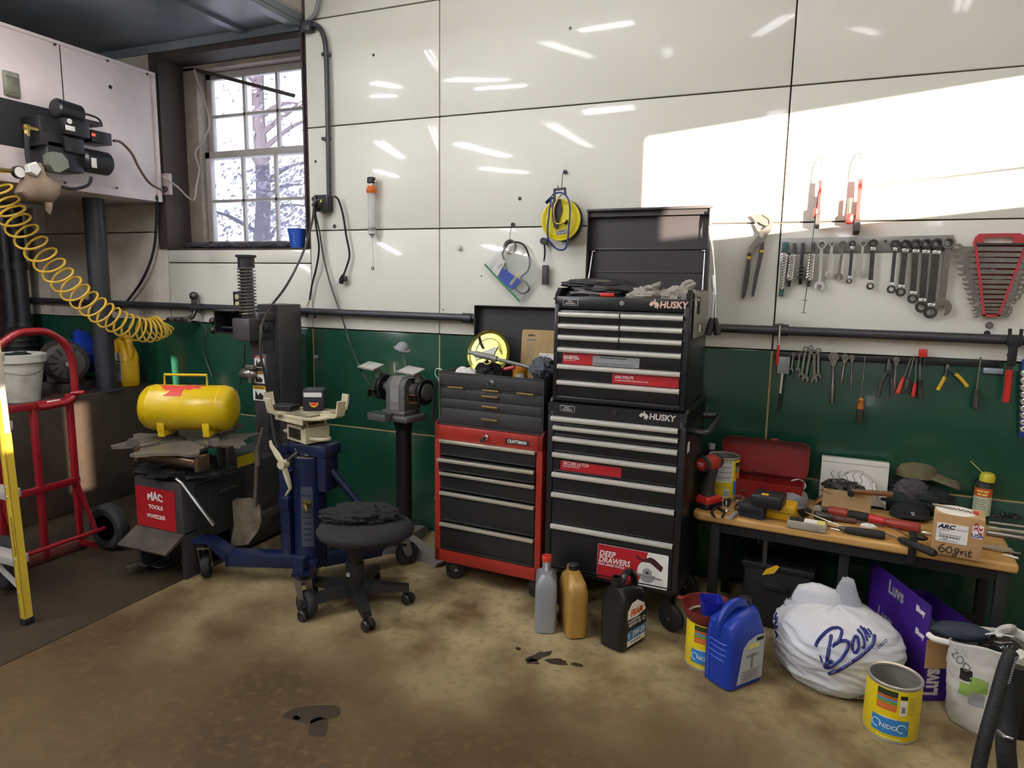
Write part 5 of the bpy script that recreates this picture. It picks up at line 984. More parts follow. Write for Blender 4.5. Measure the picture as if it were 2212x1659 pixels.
def milk_can(label, loc, turn, r=.08, h=.195, back=False):
    t = thing('milk_powder_can', label, 'can', loc, face(loc, turn), 'large yellow milk powder cans')
    b = MB(); b.lathe([(r*.97, 0), (r, .006), (r, h-.012), (r*.97, h-.004)], n=40, caps=False); b.build('label_wrap', m_cany, t)
    b = MB(); b.lathe([(0, .004), (r*.98, .002), (r*1.01, 0), (r*1.02, .004), (r*1.0, .008)], n=40, caps=False); b.build('bottom_rim', m_canst, t)
    b = MB(); b.lathe([(r*.99, h-.014), (r*1.02, h-.006), (r*1.025, h), (r*1.0, h+.002), (r*.9, h-.001), (r*.9, h-.008), (r*.965, h-.012), (r*.965, .01), (0, .009)], n=40, caps=False); b.build('steel_body', m_canst, t)
    def stripes(u0, u1, top):
        z = top; 
        for k, hh in ((0, .022), (1, .009), (2, .009), (3, .009), (4, .011), (4, .013)): patch(t, 'color_band', pal[k], r, u0, u1, z-hh, z-.0012); z -= hh
    if not back:
        stripes(-.62, .12, h*.93)
        patch(t, 'tip_panel', m_lblk, r, .22, .48, h*.80, h*.87); patch(t, 'tip_panel', m_lwht, r, .22, .48, h*.52, h*.79, lift=.0007); patch(t, 'cup_icon', m_lgry, r, .28, .42, h*.57, h*.68, lift=.0014)
        for k in range(7): patch(t, 'small_print', m_lgry, r, .55, .85-.05*(k % 2), h*(.82-.045*k), h*(.83-.045*k), n=5)
        patch(t, 'blue_panel', pal[5], r, -.75, .62, h*.14, h*.42)
        ctext('NIDO', .021, r, -.12, h*.27, m_lwht, t, .012); 
        for u0 in (-.55, .36):
            b = MB(); b.add([], []); b.tube([((r+.001)*sin(u0+.014*cos(a)/r), -(r+.001)*cos(u0+.014*cos(a)/r), h*.28+.014*sin(a)) for a in [2*pi*i/20 for i in range(17)]], .0011, 5); b.build('circle_mark', m_lwht, t)
        patch(t, 'panel_edge', m_lwht, r, -.5, .2, h*.425, h*.44)
        patch(t, 'bottom_print', m_lyel, r, -.5, .4, h*.06, h*.09)
    else:
        patch(t, 'nutrition_panel', m_lwht, r, -.8, .5, h*.42, h*.93)
        for k in range(15): patch(t, 'small_print', m_lgry if k % 4 else m_lblk, r, -.72, .44, h*(.9-.031*k), h*(.9-.031*k)+(.0018 if k % 4 else .003), lift=.0012)
        for k in range(4): patch(t, 'small_print', m_lgry, r, -.75, .2, h*(.37-.04*k), h*(.378-.04*k))
        patch(t, 'barcode', m_lwht, r, -.05, .35, h*.06, h*.25)
        for k in range(9): patch(t, 'barcode_bar', m_lblk, r, -.02+k*.04, -.02+k*.04+.018, h*.08, h*.22, lift=.0012, n=2)
        stripes(.72, 1.3, h*.9); patch(t, 'blue_panel', pal[5], r, .6, 1.35, h*.1, h*.45)
    return t
l = Zp(1928, 1606, 0); l = V((l.x, l.y+.085, 0)); milk_can('yellow milk powder can standing alone on the floor in front of the white store bag', l, .06, .085, .2)
l = Zp(1502, 1447, 0); l = V((l.x+.03, l.y+.08, 0)); c1 = milk_can('yellow milk powder can under the red funnel, beside the blue jug', l, .0, .083, .2)
# funnel and little blue cup
fz = .145; t = thing('funnel', 'dark red plastic funnel resting in a yellow can', 'funnel', (l.x, l.y, fz)); b = MB()
b.lathe([(.012, -.09), (.014, -.03), (.022, -.02), (.085, .05), (.098, .075), (.104, .10), (.108, .101), (.108, .096), (.1, .075), (.086, .047), (.02, -.024), (.010, -.03), (.009, -.09)], n=36, caps=False)
b.build('cone', mat('funnel_red', '6d1f1a', .45, var=.15), t); b = MB(); b.box((-.115, .03, .095), (.03, .03, .006), bev=.003); b.build('tab', MATS['funnel_red'], t)
t = thing('measuring_cup', 'blue square plastic cup standing in the red funnel', 'cup', M=T(l.x+.008, l.y-.0, fz+.028) @ Rz(.3)); b = MB()
rr = lambda w_, z, d=0.: [(x, y, z) for x, y in rrect(w_, w_, .012, 4)]
b.loft([rr(.066, .0), rr(.07, .04), rr(.085, .10), rr(.081, .10), rr(.066, .04), rr(.062, .004)]); b.build('cup', mat('cup_blue_dark', '1a2492', .42), t)
# ---- oil jugs
def sect(w, d, r): return rrect(w, d, min(r, w*.48, d*.48), 4)
def slab_jug(nm, label, loc, rz, prof, m, r=.03):
    """prof: list of (z, width along x, depth along y, x offset)"""
    t = thing(nm, label, 'jug', loc, rz); b = MB(); b.loft([[(x+ox, y, z) for x, y in sect(w_, d, r)] for z, w_, d, ox in prof]); b.build('bottle', m, t, sharp=50); return t
m_silv = mat('jug_silver', '8f9296', .38, .25, var=.06)
l = Zp(1163, 1368, 0); l = V((l.x+.0, l.y+.09, 0))
t = slab_jug('oil_jug', 'silver oil jug with a red cap, next to the gold jug on the floor', l, face(l)-pi/2, [(0, .17, .08, 0), (.006, .185, .092, 0), (.07, .187, .095, 0), (.075, .187, .093, 0), (.19, .187, .095, 0), (.225, .175, .088, 0), (.25, .12, .06, .02), (.262, .05, .045, .05)], m_silv, .022)
b = MB(); b.tube(smooth_path([(-.088, 0, .085), (-.09, 0, .15), (-.085, 0, .21), (-.055, 0, .262), (-.01, 0, .275), (.03, 0, .25)], 5), .013, 10); b.build('handle', m_silv, t)
for s in (-1, 1): b = MB(); b.box((-.094, s*.028, .092), (.008, .024, .03), bev=.004); b.build('grip_dent', m_steel, t)
b = MB(); b.cyl((-.03, 0, .25), (-.03, 0, .285), .02, n=18); b.build('neck', m_silv, t); b = MB(); b.cyl((-.03, 0, .283), (-.03, 0, .31), .023, n=22, bev=.003); b.build('cap', mat('cap_red', 'c0321f', .4), t)
m_gold = mat('jug_gold', 'a5803e', .36, .15, var=.12)
l = Zp(1222, 1380, 0); l = V((l.x, l.y+.09, 0))
t = slab_jug('oil_jug', 'gold oil jug with a black cap, between the silver and the black jugs', l, face(l, .25)-pi/2, [(0, .165, .075, 0), (.008, .185, .092, 0), (.08, .187, .094, 0), (.2, .188, .095, 0), (.24, .16, .08, .005), (.268, .09, .055, .0), (.278, .045, .042, -.005)], m_gold, .026)
b = MB(); b.cyl((-.005, 0, .275), (-.005, 0, .302), .022, n=20, bev=.003); b.build('cap', m_blackp, t)
b = MB(); b.tube(smooth_path([(-.07, 0, .225), (-.075, 0, .26), (-.035, 0, .275)], 5), .014, 8); b.build('handle', m_gold, t)
def jlabel(t, y, w, h, zc, m, xo=0., side=1): 
    F = fr((xo, side*y, zc), (1, 0, 0) if side < 0 else (-1, 0, 0), (0, 0, 1)); b = MB(); b.prism(rrect(w, h, .01), .001, F); return b.build('label', m, t), F
lb, F = jlabel(t, .0465, .14, .13, .12, m_lblk, .0, 1); b = MB(); b.prism(rrect(.14, .008, .002), .0006, F @ T(0, -.06, .001)); b.build('label_stripe', m_lwht, lb)
text('EX', .05, F @ T(.045, .01, .0012), m_lwht, lb, .03, .1, xs=.8)
l = Zp(1335, 1404, 0); l = V((l.x-.0, l.y+.07, 0)); m_fr = mat('jug_black', '151516', .3, var=.1)
t = slab_jug('oil_jug', 'black motor oil jug without a cap, blue and white label, on the floor', l, face(l, radians(56)), [(0, .15, .1, 0), (.008, .172, .118, 0), (.1, .176, .12, 0), (.2, .174, .12, 0), (.235, .15, .105, .0), (.262, .09, .07, -.035), (.272, .05, .05, -.055)], m_fr, .022)
b = MB(); b.lathe([(.022, .265), (.022, .285), (.026, .286), (.026, .291), (.022, .292), (.022, .31), (.018, .31), (.018, .29), (0, .29)], T(-.055, 0, 0), 22, caps=False); b.build('neck', m_fr, t)
b = MB(); b.tube(smooth_path([(-.03, 0, .265), (-.0, 0, .302), (.04, 0, .305), (.07, 0, .27), (.078, 0, .215)], 6), .013, 10, sx=1.3); b.build('handle', m_fr, t)
# label turned to the camera side
F = fr((.012, -.0605, .105), (1, 0, 0), (0, 0, 1)); b = MB(); b.prism([(-.065, -.085), (.065, -.085), (.07, .03), (.05, .075), (.0, .105), (-.04, .1), (-.068, .07)], .001, F); lb = b.build('label', m_lwht, t)
b = MB(); b.prism([(-.067, -.02), (.069, -.02), (.068, .045), (.0, .03), (-.067, .035)], .0006, F @ T(0, 0, .001)); b.build('label_black', m_lblk, lb)
b = MB(); b.prism([(-.067, -.06), (.067, -.06), (.068, -.018), (-.067, -.018)], .0006, F @ T(0, 0, .0012)); b.build('label_blue', pal[5], lb)
text('FRAM', .040, F @ T(-.005, .056, .0016), mat('fram_orange', 'd4571f', .4), lb, .03, .18, xs=.85); text('CONVENTIONAL', .0125, F @ T(-.02, .022, .002), m_lwht, lb, .01, xs=.9); text('MOTOR OIL', .019, F @ T(-.014, .006, .002), m_lwht, lb, .015, xs=.85)
text('5W-20', .034, F @ T(.015, -.04, .002), m_lwht, lb, .015, xs=.9); text('SAE', .018, F @ T(-.055, -.04, .002) @ Rz(pi/2), m_lwht, lb, .01, xs=.85)
text('5 QT (1.25 GAL) 4.73 L', .008, F @ T(-.005, -.072, .0016), m_lblk, lb, .005)
b = MB(); b.ring(.009, .0012, F @ T(.05, .01, .002), 18, 5); b.build('round_mark', m_lwht, lb)
# blue jug
l = Zp(1578, 1488, 0); l = V((l.x, l.y+.075, 0)); m_bj = mat('jug_blue', '0f3193', .36, var=.1)
t = slab_jug('washer_fluid_jug', 'big blue plastic jug with a white label, in front of the bench', l, face(l, radians(50)), [(0, .17, .11, 0), (.01, .195, .135, 0), (.1, .198, .138, 0), (.2, .196, .138, 0), (.25, .18, .12, -.005), (.28, .13, .09, .02), (.292, .06, .05, .05)], m_bj, .03)
b = MB(); b.tube(smooth_path([(-.085, 0, .2), (-.085, 0, .255), (-.045, 0, .305), (.01, 0, .31), (.04, 0, .285)], 6), .018, 10, sx=1.2); b.build('handle', m_bj, t)
b = MB(); b.cyl((.055, .01, .285), (.055, .01, .318), .024, n=20, bev=.003); b.build('cap', m_blackp, t)
for k in range(4): b = MB(); b.tube(smooth_path([(-.094, -.05, .12+k*.022), (-.101, -.02, .117+k*.022), (-.102, .03, .12+k*.022)], 4), .0022, 6); b.build('molded_ridge', mat('jug_blue_ridge%d' % k, '3f63c6', .4), t)
b = MB(); b.tube(smooth_path([(-.1, .035, .02), (-.101, .035, .12), (-.099, .035, .22), (-.085, .03, .255)], 4), .002, 6); b.build('mold_seam', MATS['jug_blue_ridge0'], t)
F = fr((.012, -.0695, .115), (1, 0, 0), (0, 0, 1)); b = MB(); b.prism([(-.07, -.09), (.068, -.09), (.07, .085), (.03, .09), (-.02, .075), (-.045, .05), (-.05, .02)], .001, F); lb = b.build('label', mat('label_washed', 'aeb0b4', .5), t)
b = MB(); b.prism(rrect(.04, .014, .004), .0006, F @ T(.045, .072, .001)); b.build('label_logo', m_lblk, lb); text('PRESTO', .009, F @ T(.045, .072, .0018), m_lwht, lb, .01) if False else None
b = MB(); b.prism([(-.0, .02), (.012, .02), (.012, -.04), (.0, -.04)], .0006, F @ T(0, 0, .001)); b.prism([(-.025, .018), (.035, .018), (.035, .008), (-.025, .008)], .0006, F @ T(0, 0, .001)); b.build('pump_picture', m_lgry, lb)
for k in range(10): b = MB(); b.box((.0, -.05-.0, .0), (.0, 0, 0)); b = MB(); b.prism(rrect(.1-.015*(k % 3), .0024, .001), .0005, F @ T(.0, -.045-.0042*k, .001)); b.build('small_print', m_lgry, lb)
b = MB(); b.prism(rrect(.06, .016, .002), .0005, F @ T(.012, .05, .001)); b.build('yellow_strip', m_lyel, lb)

# ---- the big white store bag
m_bag = mat('bag_white', 'c9cbd0', .42, var=.05, scale=9, bump=.35, bscale=16, stretch=(1, 1, 3.2)); m_bagt = mat('bag_translucent', 'aeb0b6', .4, alpha=.8, bump=.3, bscale=18)
BC = Zp(1802, 1526, 0); BC = V((BC.x+.005, BC.y+.205, 0)); t = thing('shopping_bag', 'bulging white plastic store bag with navy script lettering in front of the bench', 'bag', BC, face(BC))
brf = [(0, .02), (.004, .14), (.02, .17), (.06, .197), (.12, .208), (.18, .208), (.21, .198), (.25, .172), (.275, .13), (.295, .075), (.3, .0)]
def brad(z):
    for i in range(len(brf)-1):
        if brf[i][0] <= z <= brf[i+1][0]: k = (z-brf[i][0])/(brf[i+1][0]-brf[i][0]); return brf[i][1]*(1-k)+brf[i+1][1]*k
    return 0
def bagp(u, z, lift=0.):        # u: angle from the front, to the right
    q = V((sin(u)*1.3, cos(u)*1.3, z*9)); wr = noise.noise(q*1.3)*.018+(1-2*abs(noise.noise(V((sin(u)*2.2, cos(u)*2.2, z*34+2*sin(u))))))*.009+noise.noise(V((sin(u)*5, cos(u)*5, z*60)))*.003
    r = brad(z)+wr*min(1, brad(z)/.1)+lift; sk = .03*(z/.3)
    return V((r*1.02*sin(u)-sk*.5+(.02 if sin(u) > 0 else 0)*sin(u), -r*.93*cos(u), z+noise.noise(q*2+V((4, 4, 4)))*.006*min(1, z*20)))
b = MB(); nu, nv = 96, 60; zz = [.3*(k/nv)**1.05 for k in range(nv+1)]
b.loft([[bagp(2*pi*i/nu, z) for i in range(nu)] for z in zz]); b.build('bag', m_bag, t, sharp=80)
for k, (px, py, w_, sd) in enumerate(((1766, 1262, .1, 1), (1833, 1250, .075, 2), (1708, 1296, .07, 3))):
    p = WM(t).inverted() @ Yp(px, py, BC.y+.03); b = MB(); base = V((p.x*.75, p.y, .22)); rings = []
    for j in range(9):
        f_ = j/8; c = base.lerp(p, f_); ww = w_*((1-.35*f_**3 if f_ < .95 else .25) if k == 0 else (1-.75*f_**1.3))
        rings.append([c+V((ww*cos(a)*(1+.15*noise.noise(V((a, f_*3, sd)))), .45*ww*sin(a), .012*noise.noise(V((a*2, f_*5, sd+4))))) for a in [2*pi*i/18 for i in range(18)]])
    b.loft(rings); b.build('handle_loop', m_bag if k == 0 else m_bagt, t, sharp=80)
BWM = WM(t); BIN = BWM.inverted()
def pxbag(px, py, lift=.003):      # where the line of sight to a printed mark meets the bag
    o = BIN @ CAM; d = (BIN.to_3x3() @ ray(px, py)).normalized(); q = (-o).dot(d)-.35
    for _ in range(140):
        p = o+d*q
        if 0 < p.z < .3:
            u = math.atan2(p.x/1.02, -p.y/.93); s_ = bagp(u, p.z)
            if V((p.x, p.y)).length <= V((s_.x, s_.y)).length+lift: return p
        q += .005
    return p
def bz_(x, y): return pxbag(1760+x/4.05, 1300+y/4.05)
def stroke(pts, r, nm='script_letter'):
    P = smooth_path([V((x, y, 0)) for x, y in pts], 5); b = MB(); b.tube([bz_(p.x, p.y) for p in P], r, 6); b.build(nm, m_lblue, t, world=False)
stroke([(5, 392), (25, 345), (85, 275), (150, 232), (212, 230), (236, 265), (205, 350), (150, 392)], .0062)
stroke([(150, 392), (205, 352), (262, 338), (296, 362), (280, 430), (222, 508), (145, 566), (92, 574), (96, 545), (150, 520)], .0062)
stroke([(145, 292), (126, 400), (106, 522)], .0066)
stroke([(352, 300), (330, 360), (334, 432), (362, 444), (384, 395), (378, 315), (352, 300)], .0055)
stroke([(372, 238), (412, 290), (432, 345), (430, 400), (412, 392)], .005); stroke([(402, 216), (440, 275), (460, 345)], .0048); stroke([(430, 232), (466, 280), (482, 312)], .0048); stroke([(460, 235), (486, 262), (494, 284)], .004)
stroke([(115, 628), (180, 610), (250, 575), (320, 530), (380, 490), (440, 440), (505, 372), (522, 292)], .0064, 'script_underline'); stroke([(45, 468), (56, 500), (62, 530)], .004, 'ink_mark')
def printed(s, size, x0, y0, ang, m):       # x0, y0 and size in the crop used above
    ca, sa = cos(ang), sin(ang); text(s, size, I4, m, t, .012, 0, 'LEFT', fn=lambda a, c: bz_(x0+a*ca-c*sa, y0-a*sa-c*ca))
printed('boscov', 62, 520, 425, .72, m_lblue); printed('PLEASE REUSE OR', 31, 280, 866, .27, m_lblue)
for pts in ([(-330, 95), (-345, 130), (-335, 165), (-350, 200), (-338, 240)], [(-352, 150), (-325, 140), (-350, 210), (-325, 215)], [(-345, 260), (-330, 300), (-342, 320)]): stroke(pts, .004, 'script_mark')

# ---- purple diaper carton, one flap folded down
m_pur = mat('carton_purple', '3a1a78', .45, var=.1); corner = Zp(1988, 1513, 0); LT = T(corner.x, corner.y, 0) @ Rz(radians(22))
t = thing('diaper_carton', 'open purple cardboard carton with white lettering under the right end of the bench', 'carton', M=LT)
ch_ = .24; cl_ = .42
b = MB(); b.box2((0, .0, 0), (.005, cl_, .37)); b.build('tall_side', m_pur, t)
b = MB(); b.box2((0, 0, 0), (.25, .005, ch_-.06)); b.box2((.245, 0, 0), (.25, cl_, ch_)); b.box2((0, cl_-.005, 0), (.25, cl_, ch_)); b.box2((0, 0, 0), (.25, cl_, .005)); b.build('carton', m_pur, t)
b = MB(); b.box((.12, -.001, .185), (.24, .004, .11)); b.build('folded_flap', m_cardb, t)
FL = fr((-.0006, .2, .24), (0, -1, 0), (0, 0, 1))
for s, x, z, sz, mm in (('Luvs', -.02, .08, .075, m_grey), ('Luvs', -.08, -.06, .075, m_grey), ('Bluey', .145, .085, .032, m_lwht), ('Bluey', .155, .0, .032, m_lwht)): text(s, sz, FL @ T(x, z, 0), mm, t, .03, 0, xs=.8)
text('Luvs', .085, fr((.03, -.0006, .075), (0, 0, 1), (-1, 0, 0)), m_logo, t, .04, 0, xs=.7)
t2 = thing('clear_plastic_wrap', 'crumpled clear plastic wrap lying in the carton under the bench', 'plastic wrap', M=LT @ T(.125, .2, .07)); b = MB(); crumple((0, 0, .06), (.10, .13, .07), 61, .5, 2.2, mb=b); b.build('film', mat('clear_film', '8d8a88', .25, alpha=.25), t2)
# ---- white bag with shoes
WB = Zp(2135, 1600, 0); WB = V((WB.x, WB.y+.1, 0)); t = thing('grocery_bag', 'white bag with green squares holding black shoes, at the right edge of the photo', 'bag', WB, face(WB)); wb = t
def wbp(u, z, lift=0.):
    k = z/.30; ax = .105+.018*k; ay = .08+.01*k; wr = .009*noise.noise(V((sin(u)*2+5, cos(u)*2, z*12)))+.004*noise.noise(V((sin(u)*4, cos(u)*4, z*40)))
    top = .30+.05*max(0, sin(u-.3))**3+.02*cos(u*2); zz = z/.30*top
    return V(((ax+wr+lift)*sin(u), -(ay+wr+lift)*cos(u), zz))
b = MB(); nu, nv = 64, 34; b.loft([[wbp(2*pi*i/nu, .30*j/nv) for i in range(nu)] for j in range(nv+1)], caps=False); b.add([wbp(2*pi*i/nu, 0) for i in range(nu)], [tuple(range(nu))]); b.build('bag', mat('bag_white_matte', 'c6c5be', .6, var=.08, bump=.25, bscale=18), t, sharp=80, sol=.002)
p = WM(t).inverted() @ Yp(2180, 1358, WB.y); b = MB(); b.tube(smooth_path([wbp(.9, .3), p+V((-.02, 0, -.03)), p, p+V((.015, .03, -.02)), wbp(1.9, .3)], 5), .012, 8, sx=1.6); b.build('handle', MATS['bag_white_matte'], t)
for u0, z0, cc_, s in ((-.55, .19, m_lblk, .022), (-.18, .165, 'g', .026), (-.5, .14, 'g', .022), (-.2, .115, m_grey, .024), (.85, .12, 'g', .024)):
    mm = MATS.get('square_green') or mat('square_green', '7f9c4a', .6); b = MB(); b.grid(lambda u, v: wbp(u0+(u-.5)*2*s/.11*(1-.0), z0+(v-.5)*2*s*(1-.6*(u-.5)**2), .002), 6, 6); b.build('printed_square', mm if cc_ == 'g' else cc_, t)
text('ZOO', .05, I4, m_lgry, t, .01, 0, fn=lambda a, c: wbp(-.75+(a*.6+c*.5)/.11, .235+c*.7-a*.5, .003))
t = thing('shoe', 'shiny black shoe with white swirls sticking out of the white bag', 'shoe', M=WM(wb) @ T(.03, -.0, .27) @ Rz(.6) @ Rx(-.5)); b = MB(); crumple((0, 0, .02), (.055, .08, .045), 71, .1, 1.2, mb=b); b.build('upper', mat('patent_black', '121212', .15), t)
for k, (x, y) in enumerate(((.015, -.04), (-.02, .0))): b = MB(); b.tube([(x+.016*cos(a), y+.016*sin(a), .068+.003*k-.25*((x+.016*cos(a))**2*20+(y+.016*sin(a))**2*9)) for a in [.2*i for i in range(26)]], .0018, 5); b.build('swirl', m_lwht, t)
t = thing('sneaker', 'dark blue sneaker with a white sole lying behind the white bag', 'shoe', M=WM(wb) @ T(-.09, .06, .27) @ Rz(.35)); b = MB(); crumple((0, 0, .02), (.095, .042, .03), 72, .15, 1.4, mb=b); b.build('upper', mat('denim_dark', '232c3a', .8), t); b = MB(); b.tube(smooth_path([(-.108, -.02, .0), (-.095, -.04, -.004), (-.05, -.045, -.008)], 5), .011, 8); b.build('sole', m_lwht, t)
# ---- black frame in the right foreground corner
m_fg = mat('rubber_grip', '121313', .7, var=.4, scale=60, bump=.3, bscale=120); t = thing('folding_frame', 'black padded metal frame cut off by the lower right corner of the photo', 'frame', Zp(2130, 1640, .2))
b = MB(); b.tube(smooth_path([Yp(2187, 1405, -1.28), Yp(2172, 1440, -1.3), Yp(2152, 1510, -1.33), Yp(2132, 1580, -1.36), Yp(2114, 1659, -1.38), Yp(2104, 1740, -1.4)], 6), [.012]+[.0185]*29+[.017], 12); b.build('grip_tube', m_fg, t, world=True)
b = MB(); b.tube(smooth_path([Yp(2196, 1440, -1.24), Yp(2190, 1500, -1.25), Yp(2180, 1560, -1.26), Yp(2172, 1600, -1.28), Yp(2176, 1660, -1.3), Yp(2180, 1760, -1.3)], 6), .026, 12); b.build('grip_tube', m_fg, t, world=True)
b = MB(); q0 = Yp(2178, 1490, -1.24); q1 = Yp(2240, 1590, -1.2); b.box2((q0.x, -1.26, q1.z), (q1.x, -1.2, q0.z), bev=.02); b.build('pivot_block', m_black, t, world=True)
b = MB(); q = Yp(2168, 1586, -1.30); b.tube([q+V((-.018, 0, .008)), q+V((.0, -.012, .0)), q+V((.02, -.004, -.006))], .005, 8); b.build('clip', m_chrome, t, world=True)
for k in range(12): q = Yp(2192-k*1.4, 1422+k*5, -1.335); b = MB(); b.tube([q, q+V((.006, 0, .006))], .001, 5); b.build('stitch', m_grey, t, world=True)
# ================================================================ WORKBENCH AND WHAT LIES ON IT
BZ = .52
A_ = Zp(1484, 1103, BZ); B_ = Zp(2203, 1222, BZ); ba = math.atan2(B_.y-A_.y, B_.x-A_.x); BL = (B_-A_).length
KM = T(A_.x+.02, A_.y-.002, 0) @ Rz(ba); BL -= .02           # bench frame: x along the front edge, y to the wall
m_bw = mat('bench_maple', 'c69b5b', .38, col2='a97f45', scale=5, stretch=(.5, 6, 6), bump=.02)
m_bk = mat('bench_frame_black', '0d0d0e', .6)
t = thing('workbench', 'low workbench with a worn wooden top and black steel frame', 'workbench', M=KM.copy())
b = MB(); rd = .045; D_ = .47
ol = [(rd+rd*cos(a), rd+rd*sin(a)) for a in [pi+pi/2*i/6 for i in range(7)]]+[(BL, 0), (BL, D_), (0, D_)]
b.prism(ol, .036, T(0, 0, BZ-.036)); tp = b.build('top', m_bw, t); md = tp.modifiers.new('b', 'BEVEL'); md.width = .011; md.segments = 3; md.limit_method = 'ANGLE'
b = MB(); b.box2((.06, .03, BZ-.085), (BL-.02, .05, BZ-.036), bev=.002); b.build('front_rail', m_bk, t)
b = MB(); b.box2((.06, .40, BZ-.085), (BL-.02, .42, BZ-.036), bev=.002); b.build('back_rail', m_bk, t)
for x in (.10, BL*.52, BL-.04):
    for y in (.045 if x < .2 or x > BL-.1 else .12, .41): b = MB(); b.box2((x-.02, y-.018, 0), (x+.02, y+.018, BZ-.036), bev=.003); b.build('leg', m_bk, t)
b = MB(); b.box2((.08, .39, .1), (BL-.03, .40, .14)); b.build('stretcher', m_bk, t)
def B(px, py, h=0.): return Zp(px, py, BZ+h)
def bm(px, py, rz=0., h=0.001): p = B(px, py, h); return T(p.x, p.y, BZ+h) @ Rz(rz)
# impact driver
IM = bm(1530, 1094, radians(58)); t = thing('impact_driver', 'red and black cordless impact driver standing on its battery, left end of the bench', 'power tool', M=IM)
b = MB(); b.loft([[(x*sx+ox, y*sy, z) for x, y in rrect(.115, .078, .016, 4)] for z, sx, sy, ox in ((0, .96, .95, 0), (.004, 1, 1, 0), (.022, 1, 1, 0), (.026, .97, .97, 0))]); b.build('battery', m_blackp, t)
b = MB(); b.loft([[(x*sx+ox, y*sy, z) for x, y in rrect(.11, .074, .016, 4)] for z, sx, sy, ox in ((.026, 1, 1, 0), (.045, 1, 1, 0), (.056, .8, .75, -.004))]); b.build('battery_red', m_redl, t)
b = MB(); b.loft([[(x*sx+ox, y*sy, z) for x, y in rrect(.06, .045, .015, 4)] for z, sx, sy, ox in ((.052, 1.2, 1.1, -.006), (.075, .85, .9, -.006), (.12, .8, .85, -.002), (.165, .95, .95, .004), (.185, 1.15, 1, .006))]); b.build('grip', mat('grip_dark', '2c2827', .75, var=.2), t)
b = MB(); HA = T(0, 0, .205) @ Ry(pi/2); b.lathe([(.027, -.062), (.034, -.056), (.035, .0), (.032, .03), (.026, .055), (.018, .066), (.012, .072)], HA, 24); b.box((-.005, 0, .205), (.09, .066, .05), bev=.014); b.build('head', mat('driver_red', '992b22', .45, var=.1), t)
b = MB(); b.lathe([(.028, -.066), (.037, -.062), (.038, -.046), (.034, -.044)], HA, 24); b.lathe([(.033, .028), (.035, .032), (.03, .05), (.02, .068)], HA, 20); b.build('rubber_bumper', MATS['grip_dark'], t)
b = MB(); b.lathe([(.026, -.068), (.026, -.0662)], HA, 24); cp_ = b.build('end_cap', m_redl, t); text('FUEL', .015, fr((-.0685, 0, .207), (0, -1, 0), (0, 0, 1)), m_lwht, cp_, .015, .15, xs=.95); text('BRUSHLESS', .005, fr((-.0685, 0, .197), (0, -1, 0), (0, 0, 1)), m_lwht, cp_, .005)
b = MB(); b.box((.03, 0, .165), (.014, .016, .028), bev=.004); b.build('trigger', m_redl, t)
l = B(1556, 1078); l = V((l.x, l.y+.07, BZ)); milk_can('yellow can showing its white nutrition panel, standing behind the impact driver on the bench', l, .1, .072, .195, back=True)
l = B(1496, 1040); t = thing('spray_can', 'dark grey can hidden behind the impact driver beside the tall cabinet', 'can', (-.335, -.12, BZ)); b = MB(); b.lathe([(.032, 0), (.033, .01), (.033, .17), (.02, .19), (.02, .2)]); b.build('body', m_black, t); b = MB(); b.cyl((0, 0, .2), (0, 0, .225), .018); b.build('cap', m_grey, t)
# red toolbox with its lid up
q0 = Yp(1560, 1060, -.13); TB = T(-.095, -.17, BZ) @ Rz(ba); t = thing('small_toolbox', 'red metal toolbox with raised lid and a heap of wires in front, on the bench', 'toolbox', M=TB)
m_trd = mat('toolbox_red', '8c1b1a', .33, var=.2); m_trd2 = mat('toolbox_red_inside', '8a1417', .42, var=.25, scale=7)
W_ = .195; b = MB(); b.box2((-W_+.03, -.08, 0), (W_-.01, -.076, .1)); b.box2((-W_+.03, .056, 0), (W_-.01, .06, .1)); b.box2((-W_+.03, -.08, 0), (-W_+.034, .06, .1)); b.box2((W_-.014, -.08, 0), (W_-.01, .06, .1)); b.box2((-W_+.03, -.08, 0), (W_-.01, .06, .004)); b.box2((-W_+.03, -.083, .092), (W_-.01, -.076, .1)); b.build('tray_body', m_trd, t)
LM = T(0, .065, .10) @ Rx(radians(-7)); b = MB(); hh = .165
b.prism(rrect(2*W_, hh, .03, 5), .005, LM @ fr((0, .03, hh/2), (1, 0, 0), (0, 0, 1))); b.loft([[LM @ V((x*s, y, z+hh/2)) for x, z in rrect(2*W_, hh, .03, 5)] for y, s in ((.03, 1), (-.03, 1), (-.03, .985), (.025, .985))], closed=True); b.build('lid', m_trd2, t)
b = MB(); b.box((.035, 0, hh+.004), (.035, .02, .012), LM, bev=.003); b.build('latch', m_trd, t)
def wire(nm, label, cat, pts, r, m, part='wire', hgt=0.):
    P = [B(px, py, h) for px, py, h in pts]; t = thing(nm, label, cat, P[0]); b = MB(); b.tube(smooth_path(P, 6), r, 7); b.build(part, m, t, world=True); return t
wire('white_cable', 'white looped cable sticking out of the heap in front of the red toolbox', 'cable', [(1683, 1070, .04), (1697, 1056, .06), (1715, 1052, .06), (1733, 1058, .06), (1740, 1048, .08), (1728, 1036, .1), (1710, 1038, .1)], .0035, m_paper)
wire('black_cable', 'thin black wires arching over the red toolbox heap', 'cable', [(1590, 1032, .05), (1610, 1022, .1), (1640, 1030, .1), (1665, 1042, .08)], .002, m_rubber)
wire('brown_cable', 'brown lead trailing from the red toolbox down to the bench', 'cable', [(1612, 1035, .06), (1620, 1018, .1), (1634, 1018, .1), (1612, 1040, .06), (1602, 1062, .03)], .002, mat('wire_brown', '5a4438', .6))
